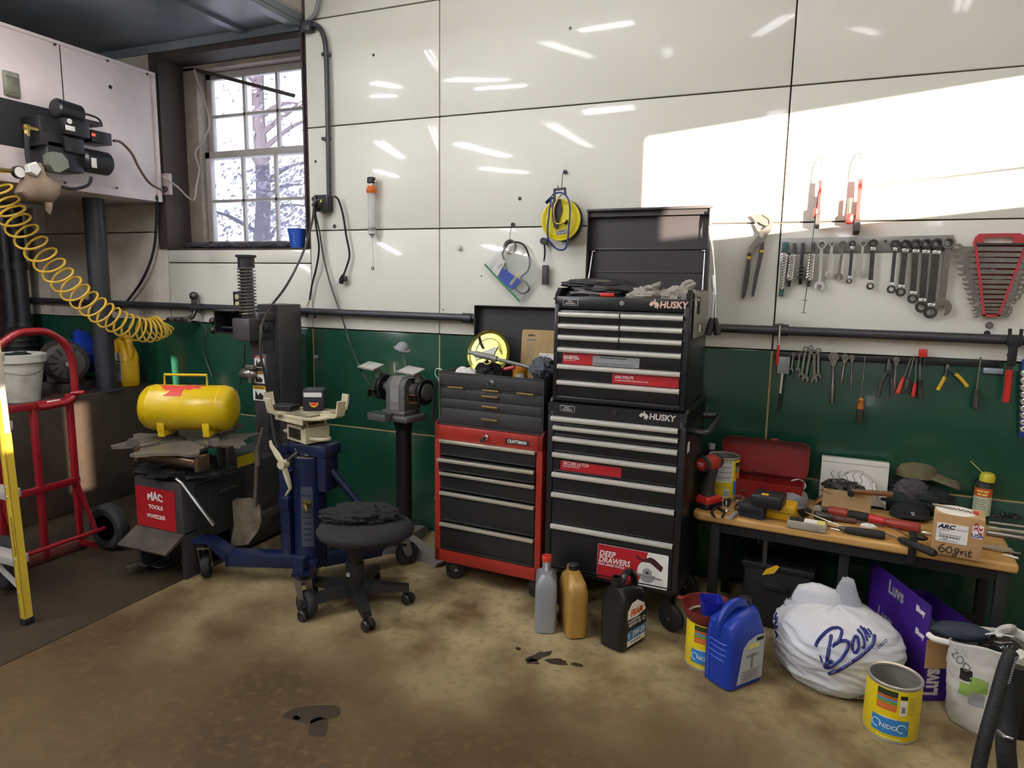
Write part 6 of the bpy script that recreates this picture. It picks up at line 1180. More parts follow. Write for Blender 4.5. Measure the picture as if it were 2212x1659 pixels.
def hcyl(nm, label, cat, a, c, r, m, part='body', M2=None):
    t = thing(nm, label, cat, (V(a)+V(c))/2); b = MB(); b.cyl(a, c, r, n=14, bev=min(r*.4, .003)); b.build(part, m, t, world=True); return t
def plier_blue():
    t = thing('blue_pliers', 'pliers with two blue handles sticking up out of the red toolbox', 'pliers', B(1665, 1035, .06)); p = B(1662, 1034, .07)
    for e in ((1671, 1001, .10), (1717, 1024, .08)):
        b = MB(); q = B(*e); b.tube(smooth_path([p, p.lerp(q, .5)+V((0, 0, .006)), q], 4), .008, 8); b.build('handle', mat('plier_blue%d' % e[0], '22407f', .5), t, world=True)
    b = MB(); M, L = axis(p, p+V((-.05, .0, -.02))); b.cyl(p, p+V((-.05, 0, -.02)), .011, .004); b.build('jaws', m_dsteel, t, world=True)
plier_blue()
t = hcyl('knife', 'orange-handled knife lying across the heap in front of the red toolbox', 'knife', B(1626, 1045, .055), B(1708, 1040, .055), .008, m_orange, 'handle')
b = MB(); q = B(1626, 1045, .055); b.box(q+V((-.03, 0, 0)), (.06, .002, .014)); b.build('blade', m_steel, t, world=True)
hs = thing('tool_heap', 'dark tangle of clamps, gauges and leads between the red toolbox and the black battery', 'tool heap', B(1640, 1068)); b = MB()
for k in range(9): crumple((random.uniform(-.10, .12), random.uniform(-.0, .09), .02), (random.uniform(.03, .06), .03, .022), 80+k, .6, 3.2, flat=-.019, mb=b, n=18, k=12)
b.build('tangle', mat('heap_dark', '2b2523', .55, var=.5, scale=30), hs)
t = hcyl('pressure_gauge', 'small white dial gauge on top of the heap before the red toolbox', 'gauge', B(1658, 1058, .062), B(1660, 1061, .056), .012, m_chrome); b = MB(); q = B(1660, 1061, .056); M, L = axis(B(1658, 1058, .062), q); b.cyl(M @ V((0, 0, L)), M @ V((0, 0, L+.002)), .0095); b.build('dial', m_lwht, t, world=True)
for k, (a, c, r, lab) in enumerate((((1600, 1060), (1668, 1046), .003, 'thin steel rod lying back in the heap before the red toolbox'), ((1612, 1053), (1700, 1049), .004, 'grey screwdriver shank under the orange knife'))): hcyl('steel_rod', lab, 'rod', B(*a, .05), B(*c, .05), r, m_tool)
# battery boxes
def bbox(nm, label, cat, M, d, m, bev=.006, part='case'):
    t = thing(nm, label, cat, M=M); b = MB(); b.box((0, 0, d[2]/2), d, bev=bev); b.build(part, m, t); return t
t = bbox('battery_box', 'dark navy plastic case, left under the black battery on the bench', 'case', bm(1630, 1112, ba-.15), (.105, .12, .06), mat('case_navy', '1a2233', .45))
b = MB(); b.box((0, -.0605, .035), (.08, .002, .03), bev=.0008); b.build('end_panel', m_black, t)
t = bbox('yellow_case', 'yellow plastic tool case in front of the grey cap on the bench', 'case', bm(1688, 1115, ba-.05), (.115, .12, .062), m_yelp, .01); b = MB(); b.box((0, 0, .034), (.117, .122, .004)); b.build('seam', mat('yellow_seam', '9a7a14', .5), t)
t = bbox('battery_charger', 'black battery with a yellow sticker, on top of the navy and yellow cases', 'battery', bm(1660, 1092, ba-.1, .063), (.125, .11, .055), m_black, .008); b = MB(); b.box((-.01, -.03, .0555), (.028, .026, .001)); b.build('sticker', mat('sticker_amber', 'd1a431', .5), t)
# pliers, cutters, wrenches near the left end
t = thing('mini_pliers', 'small black pliers lying open at the left front of the bench', 'pliers', B(1552, 1100)); p = B(1549, 1096, .006)
for e, mdl in (((1543, 1116), (1538, 1104)), ((1560, 1117), (1564, 1105))): b = MB(); b.tube(smooth_path([p, B(*mdl, .006), B(*e, .006)], 5), .0058, 8); b.build('handle', m_rubber, t, world=True)
b = MB(); b.cyl(p, B(1545, 1088, .006), .007, .003); b.cyl(p+V((0, 0, -.005)), p+V((0, 0, .005)), .007); b.build('jaws', m_dsteel, t, world=True)
def wrench(M, L, wb, wo, sw, m, box=True, opn=True, th=.006):
    """flat spanner along local -z from a ring at the origin; returns mesh builder"""
    b = MB(); F = M @ fr((0, 0, 0), (1, 0, 0), (0, 0, 1))
    b.ring(wb*.8, wb*.26, F, 20, 6, 1.1)
    b.prism([(-sw*.42, -wb*.9), (sw*.42, -wb*.9), (sw*.5, -wb*1.6), (sw*.5, -L+wo*1.5), (-sw*.5, -L+wo*1.5), (-sw*.5, -wb*1.6)], th, F @ T(0, 0, -th/2))
    if opn:
        o = []; n = 14
        for i in range(n+1): a = radians(-58+296*i/n); o.append((wo*cos(a), wo*sin(a)))
        inn = [(-wo*.42, -wo*.75), (-wo*.42, .0), (-wo*.2, wo*.25), (wo*.2, wo*.25), (wo*.42, 0), (wo*.42, -wo*.75)]
        b.prism(o+inn, th*1.3, F @ T(0, -L+wo*.5, -th*.65) @ Rz(radians(-8)))
    else: b.ring(wo*.8, wo*.26, F @ T(0, -L+wo*.4, 0), 20, 6, 1.1)
    return b
def flatM(p, q, h=.004):         # local -z runs from p to q on the bench, local y up
    p = B(*p, h); q = B(*q, h); d = (p-q).normalized(); up = V((0, 0, 1)); x = d.cross(up).normalized(); Mx = Matrix((x, -up, d)).transposed().to_4x4(); Mx.translation = p; return Mx, (p-q).length
M, L = flatM((1585, 1072), (1569, 1104)); t = thing('combination_wrench', 'chrome wrench leaning by the small tools at the left of the bench', 'wrench', M=M); wrench(I4, L, .011, .012, .011, m_chrome, opn=False, th=.009).build('wrench', m_chrome, t)
hcyl('socket_bit', 'short grey steel cylinder at the front edge left of the navy case', 'socket', B(1590, 1107, .011), B(1578, 1118, .011), .0095, m_grey)
t = thing('key_ring', 'bunch of keys and wire loops beside the chrome wrench', 'keys', B(1596, 1082)); b = MB()
for k in range(6): a = k*1.1; b.ring(.02+.004*(k % 3), .0016, WM(t).inverted() @ T(*B(1592+3*k, 1078+2*k, .006+.003*k)) @ Rx(.4*k) @ Ry(.3*k), 18, 5)
b.build('loops', m_tool, t); t = hcyl('round_gauge', 'small round black and white gauge beside the yellow can', 'gauge', B(1574, 1082, .012), B(1569, 1086, .016), .015, m_black); b = MB(); M, L = axis(B(1574, 1082, .012), B(1569, 1086, .016)); b.box((0, 0, L+.001), (.006, .02, .001), M); b.build('needle_mark', m_lwht, t, world=True)
M, L = flatM((1597, 1085), (1590, 1103)); t = thing('cable_cutter', 'small steel cutters beside the keys on the bench', 'cutters', M=M); b = MB(); b.tube([(0, 0, 0), (.012, 0, -L*.5), (.004, 0, -L)], .005, 8); b.tube([(0, 0, 0), (-.01, 0, -L*.5), (.0, 0, -L)], .005, 8); b.build('handles', m_dsteel, t)
# grey cap
t = thing('baseball_cap', 'faded grey cap lying behind the yellow case', 'cap', M=bm(1712, 1092, ba+.2)); b = MB(); n = 24
b.loft([[(.07*s*cos(a), .075*s*sin(a)+.02, z+.004*noise.noise(V((cos(a)*3, sin(a)*3, z*40)))) for a in [2*pi*i/n for i in range(n)]] for z, s in ((0, 1), (.03, .98), (.055, .85), (.072, .55), (.076, .15))]); b.build('crown', mat('cap_faded', '8b8788', .85, col2='5c5a62', scale=12, bump=.2), t)
b = MB(); b.grid(lambda u, v: V(((u-.5)*.15, -.045-.06*v*(1-(2*u-1)**2*.7), .004+.012*(1-(2*u-1)**2))), 12, 4); b.build('brim', MATS['cap_faded'], t, sol=.003)
# parts case
t = thing('parts_case', 'clear plastic parts case with black and yellow labels at the bench front', 'case', M=bm(1742, 1140, ba)); b = MB(); b.box((0, 0, .014), (.15, .075, .028), bev=.004); b.build('case', mat('case_clear', 'a59c8c', .25, var=.3, scale=30), t)
b = MB(); b.box((-.04, .008, .0285), (.055, .05, .001)); b.build('label_black', m_lblk, t); b = MB(); b.box((.015, .008, .0285), (.05, .05, .001)); b.build('label_white', m_lwht, t); b = MB(); b.box((.055, .008, .0285), (.026, .05, .001)); b.build('label_yellow', m_lyel, t)
# cardboard box with hammer, disc and strap ; white panel behind
q0 = B(1778, 1092); q1 = B(1882, 1112); bx_ = (q0+q1)/2; CBM = T(bx_.x, bx_.y+.06, BZ) @ Rz(ba); wv = (q1-q0).length
t = thing('open_box', 'small open cardboard box holding scrap metal behind the red ratchet', 'box', M=CBM); b = MB(); hw = wv/2; b.box2((-hw, -.065, 0), (hw, -.062, .088)); b.box2((-hw, .062, 0), (hw, .065, .12)); b.box2((-hw, -.065, 0), (-hw+.003, .065, .088)); b.box2((hw-.003, -.065, 0), (hw, .065, .088)); b.box2((-hw, -.065, 0), (hw, .065, .003)); b.build('carton', m_cardd, t)
b = MB(); b.grid(lambda u, v: V((-hw-.03*v, -.06+.11*u, .001+.03*(1-v))), 1, 1); b.build('flap', m_cardb, t, sol=.003)
tt = thing('scrap_metal', 'dark oily scrap parts filling the open cardboard box', 'scrap', M=CBM @ T(-.02, 0, .06)); b = MB(); crumple((0, 0, .02), (hw*.75, .05, .035), 91, .5, 3, mb=b); b.build('parts', m_dsteel, tt)
for k in range(5): b = MB(); x = -.05+.03*k; b.tube(smooth_path([(x, .0, .05), (x+.006, 0, .07), (x-.004, 0, .085), (x+.008, 0, .10)], 4), .0012, 5); b.build('wire_end', m_dsteel, tt)
t = thing('plastic_dish', 'white oval plastic dish standing in the open cardboard box', 'dish', M=CBM @ T(.03, .03, .095) @ Rx(1.2)); b = MB(); b.lathe([(0, 0), (.06, .002), (.072, .012), (.07, .014), (.058, .005), (0, .003)], n=30, caps=False); b.build('dish', m_white, t)
t = thing('hammer', 'old hammer with a brown wooden handle resting on the open cardboard box', 'hammer', CBM @ V((.06, -.05, .1))); b = MB(); a = B(1838, 1060, .10); c = B(1928, 1068, .10); b.tube([a, a.lerp(c, .5), c], [.009, .011, .0125], 10, sx=.8); b.build('handle', mat('handle_wood', '7d5430', .55, var=.25), t, world=True); b = MB(); b.cyl(a+V((-.0, -.02, -.01)), a+V((0, .06, .0)), .014); b.build('head', m_dsteel, t, world=True)
WP = T(.285, -.055, BZ+.12) @ Rz(ba+.03) @ Rx(radians(-8)); a = Yp(1776, 983, -.06); c = Yp(1921, 1002, -.06); wd = (c-a).length
WP = T((a.x+c.x)/2, -.06, BZ) @ Rz(math.atan2(0, 1)+ba*.5) @ Rx(radians(-5)); hz_ = (a.z+c.z)/2-BZ
t = thing('white_box', 'long white box standing on edge against the green wall', 'box', M=WP); b = MB(); b.box2((-wd/2, -.03, 0), (wd/2, .02, hz_), bev=.003); b.build('carton', m_white, t); b = MB(); b.box2((-wd/2+.0, -.0315, hz_-.022), (wd/2, -.029, hz_-.0205)); b.build('lid_seam', m_lgry, t)
t = thing('white_strap', 'thin white plastic strap hanging from the white box to the bench', 'strap', B(1900, 1080)); b = MB(); b.tube([Yp(1888, 1045, -.12), Yp(1890, 1068, -.2), B(1912, 1098, .004)], .005, 6, sx=1.6); b.build('strap', m_white, t, world=True)
t = hcyl('antenna_rod', 'thin metal rod leaning on the left of the open cardboard box', 'rod', B(1768, 1056, .12), B(1795, 1068, .085), .002, m_tool)
# air ratchet, hook tool, grips, screwdrivers
m_rr = mat('ratchet_red', '8f2a22', .5, var=.15)
def seg_tool(nm, label, cat, segs):
    t = thing(nm, label, cat, segs[0][1])
    for part, a, c, r0, r1, m in segs:
        b = MB(); M, L = axis(a, c); b.lathe([(r0*.7, 0), (r0, L*.08), ((r0+r1)/2, L*.5), (r1, L*.93), (r1*.75, L)], M, 16); b.build(part, m, t, world=True)
    return t
h_ = .02
t = seg_tool('cordless_ratchet', 'red and black cordless ratchet lying along the middle of the bench', 'ratchet', [('neck', B(1768, 1099, h_), B(1790, 1102, h_), .01, .014, m_dsteel), ('head_body', B(1788, 1102, h_), B(1833, 1110, h_), .02, .021, m_rr), ('grip', B(1832, 1110, h_), B(1877, 1118, h_), .019, .018, m_rubber), ('collar', B(1876, 1118, h_), B(1912, 1126, h_), .019, .017, m_redl), ('battery_handle', B(1910, 1126, h_), B(1987, 1142, h_), .018, .023, m_rr)])
b = MB(); M, L = axis(B(1768, 1099, h_-.007), B(1768, 1099, h_+.007)); b.cyl(B(1766, 1099, h_-.008), B(1766, 1099, h_+.008), .017, n=18); b.build('ratchet_head', m_tool, t, world=True)
t = thing('hook_tool', 'bright thin steel hook tool with a round black end lying on the bench front', 'hook', B(1780, 1125)); b = MB(); P = [B(1740, 1106, .03), B(1780, 1122, .02), B(1826, 1140, .008), B(1824, 1148, .006), B(1814, 1146, .006)]; b.tube(smooth_path(P, 5), .0028, 7); b.build('rod', m_chrome, t, world=True); b = MB(); b.cyl(B(1733, 1108, .02), B(1745, 1104, .022), .018, n=18); b.build('round_end', m_blackp, t, world=True); b = MB(); P = [B(1785, 1139, .004), B(1808, 1144, .004), B(1822, 1148, .004)]; b.tube(P, .002, 6); b.build('lower_wire', m_steel, t, world=True)
t = seg_tool('die_grinder', 'dark perforated rubber grip tool lying at the front of the bench', 'air tool', [('grip', B(1826, 1144, .017), B(1912, 1157, .017), .015, .018, m_rubber), ('nose', B(1812, 1140, .017), B(1828, 1144, .017), .008, .012, m_dsteel)])
seg_tool('file_tool', 'short pale wooden handle lying between the parts case and the rubber grip', 'handle', [('handle', B(1787, 1131, .01), B(1818, 1140, .008), .009, .006, m_cardd)])
seg_tool('old_screwdriver', 'worn brown-handled screwdriver lying just below the red ratchet', 'screwdriver', [('handle', B(1790, 1118, .013), B(1850, 1126, .013), .013, .012, mat('handle_oxblood', '4f2d28', .5, var=.3)), ('shank', B(1850, 1126, .012), B(1910, 1136, .01), .004, .004, m_dsteel)])
t = seg_tool('air_hammer', 'round metal body with a grimy head between the hook tool and the red ratchet', 'air tool', [('body', B(1758, 1112, .02), B(1800, 1118, .02), .021, .014, m_dsteel)])
b = MB(); crumple(tuple(B(1876, 1137, .012)), (.03, .014, .01), 93, .4, 3, mb=b, n=14, k=8); t = thing('crumpled_tape', 'small crumpled pale tape by the red ratchet handle', 'tape', B(1876, 1137)); b.build('tape', m_paper, t, world=True)
t = seg_tool('tee_handle_driver', 'black T-handled driver with a bright shank hanging over the bench front edge', 'driver', [('shank', B(1897, 1146, .012), B(1944, 1165, .018), .004, .004, m_chrome), ('grip', B(1942, 1164, .018), B(2020, 1196, .018), .013, .016, m_rubber)])
t = thing('spring_clamp', 'black clamp gripping the front edge of the bench beside the cardboard box', 'clamp', B(1972, 1185)); b = MB(); q = KM.inverted() @ B(1972, 1192, 0)
kx = q.x; b.box2((kx-.014, -.012, BZ-.06), (kx+.014, -.004, BZ+.05), KM, bev=.003); b.box2((kx-.014, -.012, BZ+.038), (kx+.014, .06, BZ+.05), KM, bev=.003); b.box2((kx-.012, -.01, BZ-.06), (kx+.012, .04, BZ-.05), KM, bev=.003); b.build('frame', m_black, t, world=True); b = MB(); b.cyl(KM @ V((kx, .04, BZ+.044)), KM @ V((kx, .04, BZ+.001)), .009); b.build('screw', m_dsteel, t, world=True); b = MB(); b.sph(KM @ V((kx+.03, .05, BZ+.03)), (.024, .014, .012)); b.build('wing_nut', m_blackp, t, world=True)
seg_tool('long_screwdriver', 'thin screwdriver with a pale brown handle behind the T-handled driver', 'screwdriver', [('shank', B(1932, 1140, .01), B(1955, 1155, .01), .003, .003, m_tool), ('handle', B(1955, 1155, .01), B(1975, 1168, .01), .007, .008, m_brass)])
seg_tool('socket_extension', 'chrome socket extension touching the left side of the marked cardboard box', 'socket extension', [('bar', B(1985, 1147, .009), B(2012, 1154, .009), .007, .006, m_chrome)])
# clothes and caps
m_gr_c = mat('cloth_dark_green', '1f2a26', .9, var=.4, scale=10, bump=.3, bscale=25); m_kh = mat('cap_khaki', '6e664a', .9, col2='4c4634', scale=9, bump=.2)
p = B(1965, 1100); t = thing('dark_jacket', 'heap of dark green and grey work clothes at the back of the bench', 'clothes', M=T(p.x, p.y+.05, BZ) @ Rz(ba)); b = MB()
for k, (x, y, z, sx, sy, sz) in enumerate(((0, .0, .035, .16, .09, .06), (-.05, .02, .07, .1, .07, .05), (.06, -.01, .05, .1, .08, .05), (-.0, .03, .10, .08, .06, .04), (-.1, -.02, .02, .07, .06, .03))): crumple((x, y, z), (sx, sy, sz), 100+k, .4, 2.3, flat=-z+.002, mb=b, n=32, k=20)
b.build('fabric', m_gr_c, t); b = MB(); crumple((.0, -.05, .085), (.06, .04, .05), 107, .4, 2.4, mb=b); b.build('grey_sleeve', mat('cloth_grey', '4a464a', .9, var=.3, scale=10), t)
t = thing('khaki_cap', 'khaki cap with a curved brim on top of the work clothes', 'cap', M=T(p.x+.05, p.y+.07, BZ+.16) @ Rz(ba-.1)); b = MB(); b.loft([[(.085*s*cos(a)-.03, .07*s*sin(a), z) for a in [2*pi*i/24 for i in range(24)]] for z, s in ((-.02, 1.05), (.01, 1), (.035, .8), (.045, .4), (.047, .1))]); b.build('crown', m_kh, t, sharp=60)
b = MB(); b.grid(lambda u, v: V((.03+.115*u, -.055+.11*v+.0*u, -.015+.028*sin(pi*v)*(1-.3*u)-.03*u)), 8, 10); b.build('brim', m_kh, t, sol=.004)
t = thing('embroidered_hat', 'black cap with white embroidery lying in front of the work clothes', 'cap', M=T(*B(1968, 1118, .004)) @ Rz(ba+.3)); b = MB(); b.loft([[(.08*s*cos(a), .06*s*sin(a)+.02, z) for a in [2*pi*i/24 for i in range(24)]] for z, s in ((0, 1), (.03, .95), (.05, .7), (.058, .2))]); b.build('crown', m_cloth, t, sharp=60)
b = MB(); b.grid(lambda u, v: V((-.07+.15*u, -.03-.05*v*sin(pi*u), .012+.012*sin(pi*u)-.006*v)), 12, 5); b.build('brim', m_cloth, t, sol=.003); text('%', .026, fr((-.01, -.0415, .028), (1, 0, 0), (0, .2, 1)), m_lwht, t, .01, name='embroidery')
# spray can, rim of a bucket behind
q = B(2122, 1120); l = V((q.x+.0, q.y+.035, BZ)); t = thing('penetrant_can', 'tall spray can with an orange band, yellow cap and red-green straw on the bench', 'spray can', l, face(l)); r = .034; hC = .165
b = MB(); b.lathe([(r*.95, 0), (r, .005), (r, hC-.03), (r*.9, hC-.012), (r*.5, hC)], n=30); b.build('body', mat('can_dark', '3a3f38', .35, .4), t)
patch(t, 'label_white', mat('label_mint', 'c2c6a8', .5), r, -1.3, 1.3, .01, .095); patch(t, 'label_orange', mat('label_orange', 'c4501f', .45), r, -1.3, 1.3, .095, .132)
[patch(t, 'worn_print', m_lyel, r, u0, u0+du, z_, z_+.008, lift=.0012, n=4) for u0, du, z_ in ((-.7, .3, .116), (-.35, .35, .116), (.1, .5, .115), (-.6, .4, .102), (-.1, .6, .101))]
for k in range(6): patch(t, 'small_print', m_lgry, r, -.9, .5-.1*(k % 3), .08-.01*k, .083-.01*k, lift=.0012)
b = MB(); b.loft([[(x*s, y*s, z) for x, y in [(r*.85*cos(a), r*.85*sin(a)) for a in [2*pi*i/20 for i in range(20)]]] for z, s in ((hC-.004, 1), (hC+.02, 1.02), (hC+.032, .8), (hC+.036, .3))], M=Ry(.05)); b.build('cap', mat('cap_yellow', 'c8bd34', .45), t)
b = MB(); b.tube([(-.01, 0, hC+.03), (-.06, .0, hC+.075)], .002, 6); b.build('straw', mat('straw_lime', 'b9c25a', .4), t)
t = thing('metal_pail', 'dark tin with a bright rim behind the orange-banded spray can', 'tin', (l.x+.02, l.y+.1, BZ)); b = MB(); b.lathe([(.045, 0), (.05, .145), (.046, .145), (.043, .006), (0, .005)], n=26, caps=False); b.build('wall', m_dsteel, t); b = MB(); b.ring(.05, .003, T(0, 0, .145), 28, 6); b.build('rim', m_alu, t)
# cardboard box marked by hand
q0 = B(2009, 1193); q1 = B(2119, 1214); wv = (q1-q0).length; a = math.atan2(q1.y-q0.y, q1.x-q0.x); QM = T((q0.x+q1.x)/2, (q0.y+q1.y)/2, BZ) @ Rz(a); hB = (onp(QM, 2016, 1105)[1]+onp(QM, 2129, 1127)[1])/2; dB = .13
t = thing('cardboard_box', 'closed cardboard box with handwritten 60 grit, right end of the bench', 'box', M=QM); b = MB(); b.box2((-wv/2, 0, 0), (wv/2, dB, hB), bev=.002); b.build('carton', m_cardb, t); b = MB(); b.box2((-wv/2+.002, .002, hB-.0005), (wv/2-.002, dB-.002, hB+.001)); b.build('top_flaps', m_cardd, t)
F = fr((-.018, -.0006, hB*.56), (1, 0, 0), (0, 0, 1)); lw, lh = wv*.62, hB*.46; b = MB(); b.prism(rrect(lw, lh, .003), .0008, F); lb = b.build('shipping_label', m_lwht, t)
text('ARC', lh*.3, F @ T(-lw*.2, lh*.31, .001), m_lblk, lb, .05, .25, xs=1.2); text('Quantity: 1000', lh*.07, F @ T(lw*.3, lh*.25, .001), m_lgry, lb)
for k, (x, y, w_) in enumerate(((-.25, .12, .35), (-.4, -.02, .1), (-.05, -.1, .7), (-.1, -.42, .6))): b = MB(); b.box((x*lw, y*lh, .001), (w_*lw, lh*.03, .0006), F); b.build('label_print', m_lgry, lb)
b = MB(); [b.box(((-.4+.034*k)*lw, -.22*lh, .001), (lw*(.02 if k % 3 else .011), lh*.12, .0006), F) for k in range(20)]; b.build('barcode', m_lblk, lb); text('31967', lh*.09, F @ T(-lw*.2, -lh*.35, .001), m_lblk, lb, .01)
F = fr((wv*.375, -.0006, hB*.7), (1, 0, 0), (0, 0, 1)); b = MB(); b.prism(rrect(wv*.21, hB*.32, .003), .0008, F); lb = b.build('flag_label', m_lwht, t)
for k in range(2): b = MB(); b.loft([[F @ V(((u-.5)*wv*.17, (.1-.1*k+.012*sin(u*6)*6+dz)*hB, .0012)) for dz in (0, .05)]+[F @ V(((u-.5)*wv*.17, (.1-.1*k+.012*sin(u*6)*6+dz)*hB, .0016)) for dz in (.05, 0)] for u in [i/8 for i in range(9)]]); b.build('flag_stripe', m_sred, lb)
text('USA', hB*.13, F @ T(0, -hB*.1, .001), m_lblue, lb, .015)
mk = mat('marker_ink', '2a211c', .7)
def ink(pts): b = MB(); P = smooth_path([V((x*wv-wv/2, -.0014, z*hB)) for x, z in pts], 6); b.tube(P, .0021, 6); b.build('handwriting', mk, t)
ink([(.26, .28), (.18, .2), (.16, .12), (.22, .07), (.28, .12), (.24, .18), (.17, .14)]); ink([(.36, .23), (.31, .15), (.36, .07), (.42, .13), (.40, .22), (.36, .23)])
ink([(.56, .2), (.5, .22), (.48, .15), (.54, .13), (.56, .19), (.52, .1), (.5, .03), (.44, .02), (.47, .08), (.54, .12)]); ink([(.6, .17), (.61, .09), (.62, .15), (.66, .18)]); ink([(.69, .15), (.7, .08), (.72, .07)]); ink([(.695, .19), (.697, .195), (.7, .192)]); ink([(.77, .22), (.75, .1), (.78, .07), (.81, .09)]); ink([(.73, .17), (.81, .18)])
t = thing('sanding_disc', 'white paper disc lying on top of the marked cardboard box', 'disc', M=QM @ T(-.01, dB*.5, hB+.001)); b = MB(); b.lathe([(.0, 0), (.066, 0), (.066, .002), (0, .002)], n=30, caps=False); b.build('disc', m_lwht, t)
t = thing('drill_bit', 'long steel bit and a red-tipped chain lying on the white disc', 'drill bit', M=QM @ T(-.02, dB*.55, hB+.004) @ Rz(-.25)); b = MB(); b.cyl((-.07, 0, .003), (-.0, 0, .003), .004); b.tube([(.003*cos(k*.9), .003*sin(k*.9)*0+.0+.002*sin(k*.9), .004+.003*sin(k*.9)) if False else (k*.0022, .0025*sin(k*.9), .004+.0025*cos(k*.9)) for k in range(30)], .0022, 6); b.build('shank', m_tool, t); b = MB(); b.cyl((.066, 0, .005), (.08, 0, .005), .007); b.build('red_tip', m_redl, t)
# right end: bars, packet, pens
for k, (a, c, r, lab) in enumerate((((2130, 1150), (2240, 1168), .011, 'nearest of the steel bars to the right of the marked box'), ((2132, 1140), (2240, 1154), .008, 'middle of the steel bars to the right of the marked box'), ((2135, 1128), (2240, 1142), .007, 'farthest of the steel bars to the right of the marked box'))): hcyl('breaker_bar', lab, 'bar', B(*a, .012), B(*c, .012), r, [m_tool, m_chrome, m_steel][k])
t = thing('chain_pile', 'dark greasy chain heap behind the steel bars at the right end of the bench', 'chain', B(2190, 1118)); b = MB(); random.seed(9)
for k in range(36): p_ = B(2150+2.4*k, 1112+random.uniform(-6, 10), .008+random.uniform(0, .014)); b.ring(.009, .0028, WM(t).inverted() @ T(*p_) @ Rz(random.uniform(0, 3)) @ Rx(random.uniform(-1, 1)), 10, 5)
b.build('links', m_dsteel, t)
t = thing('plastic_packet', 'small clear plastic packet on the bench right of the marked box', 'packet', M=T(*B(2150, 1186, .002)) @ Rz(ba)); b = MB(); crumple((0, 0, .006), (.05, .025, .007), 111, .4, 2.6, mb=b); b.build('film', mat('film_clear', 'c3b8a0', .15, alpha=.55), t)
for k, (a, c) in enumerate((((2165, 1190), (2206, 1196)), ((2166, 1198), (2200, 1206)))): seg_tool('pen', ('grey' if k == 0 else 'white')+' pen lying at the right front corner of the bench', 'pen', [('barrel', B(*a, .005), B(*c, .005), .0045, .004, m_tool if k == 0 else m_white)])
t = thing('hanging_tool', 'grey tool with a yellow tag hanging under the bench', 'tool', KM @ V((.31, .06, .40))); q = KM @ V((.31, .06, BZ-.06)); b = MB(); b.cyl(q, q+V((0, 0, -.14)), .011); b.build('handle', m_dsteel, t, world=True); b = MB(); b.prism([(-.03, -.02), (.02, -.015), (.045, .012), (.035, .02), (-.01, .005)], .004, fr(q+V((.02, 0, -.165)), (1, .1, .2), (0, 0, 1))); b.build('tag', m_yelp, t, world=True)
t = thing('dark_crate', 'dark plastic crate standing under the left half of the bench', 'crate', M=KM @ T(.36, .22, 0)); b = MB(); b.box2((-.14, -.1, 0), (.14, .12, .3), bev=.01); b.box2((-.15, -.11, .27), (.15, .13, .3), bev=.006); b.build('body', m_bk, t)
b = MB(); b.box((0, -.112, .2), (.1, .006, .03), bev=.003); b.build('handle_slot', m_bk, t)
# ================================================================ ON THE WALL
def hang(pa, pb, d=.03):
    """frame whose -z runs down the wall from pixel pa to pixel pb, d in front of the wall"""
    p = W(*pa, d); q = W(*pb, d); z = (p-q).normalized(); x = V((0, 1, 0)).cross(z).normalized(); y = z.cross(x); M = Matrix((x, y, z)).transposed().to_4x4(); M.translation = p; return M, (p-q).length
def z2(x, y): return (1660+x/5.53, 490+y/5.53)
def z4(x, y): return (1512+x/3.16, 300+y/3.16)
def z5(x, y): return (1512+x/3.16, 650+y/3.16)
# upper steel rail
def strip(nm, label, pa, pb, h, m, d=.012):
    a = W(*pa, d/2); c = W(*pb, d/2); t = thing(nm, label, 'tool rail', (a+c)/2); M, L = axis(a, c); b = MB(); x = (c-a).normalized(); F = fr(a, x, (0, 0, 1)); b.box((L/2, 0, 0), (L, h, d), F, bev=.002); b.build('rail', m, t, world=True); return t
m_railg = mat('rail_grey', '8f8f8c', .35, .5)
strip('magnetic_tool_rail', 'long grey magnetic rail holding the upper row of wrenches', (1687, 531), (2059, 525), .068, m_railg)
strip('magnetic_tool_rail', 'black magnetic rail on the green wall holding the lower row of tools', (1672, 768), (2160, 786), .028, m_black)
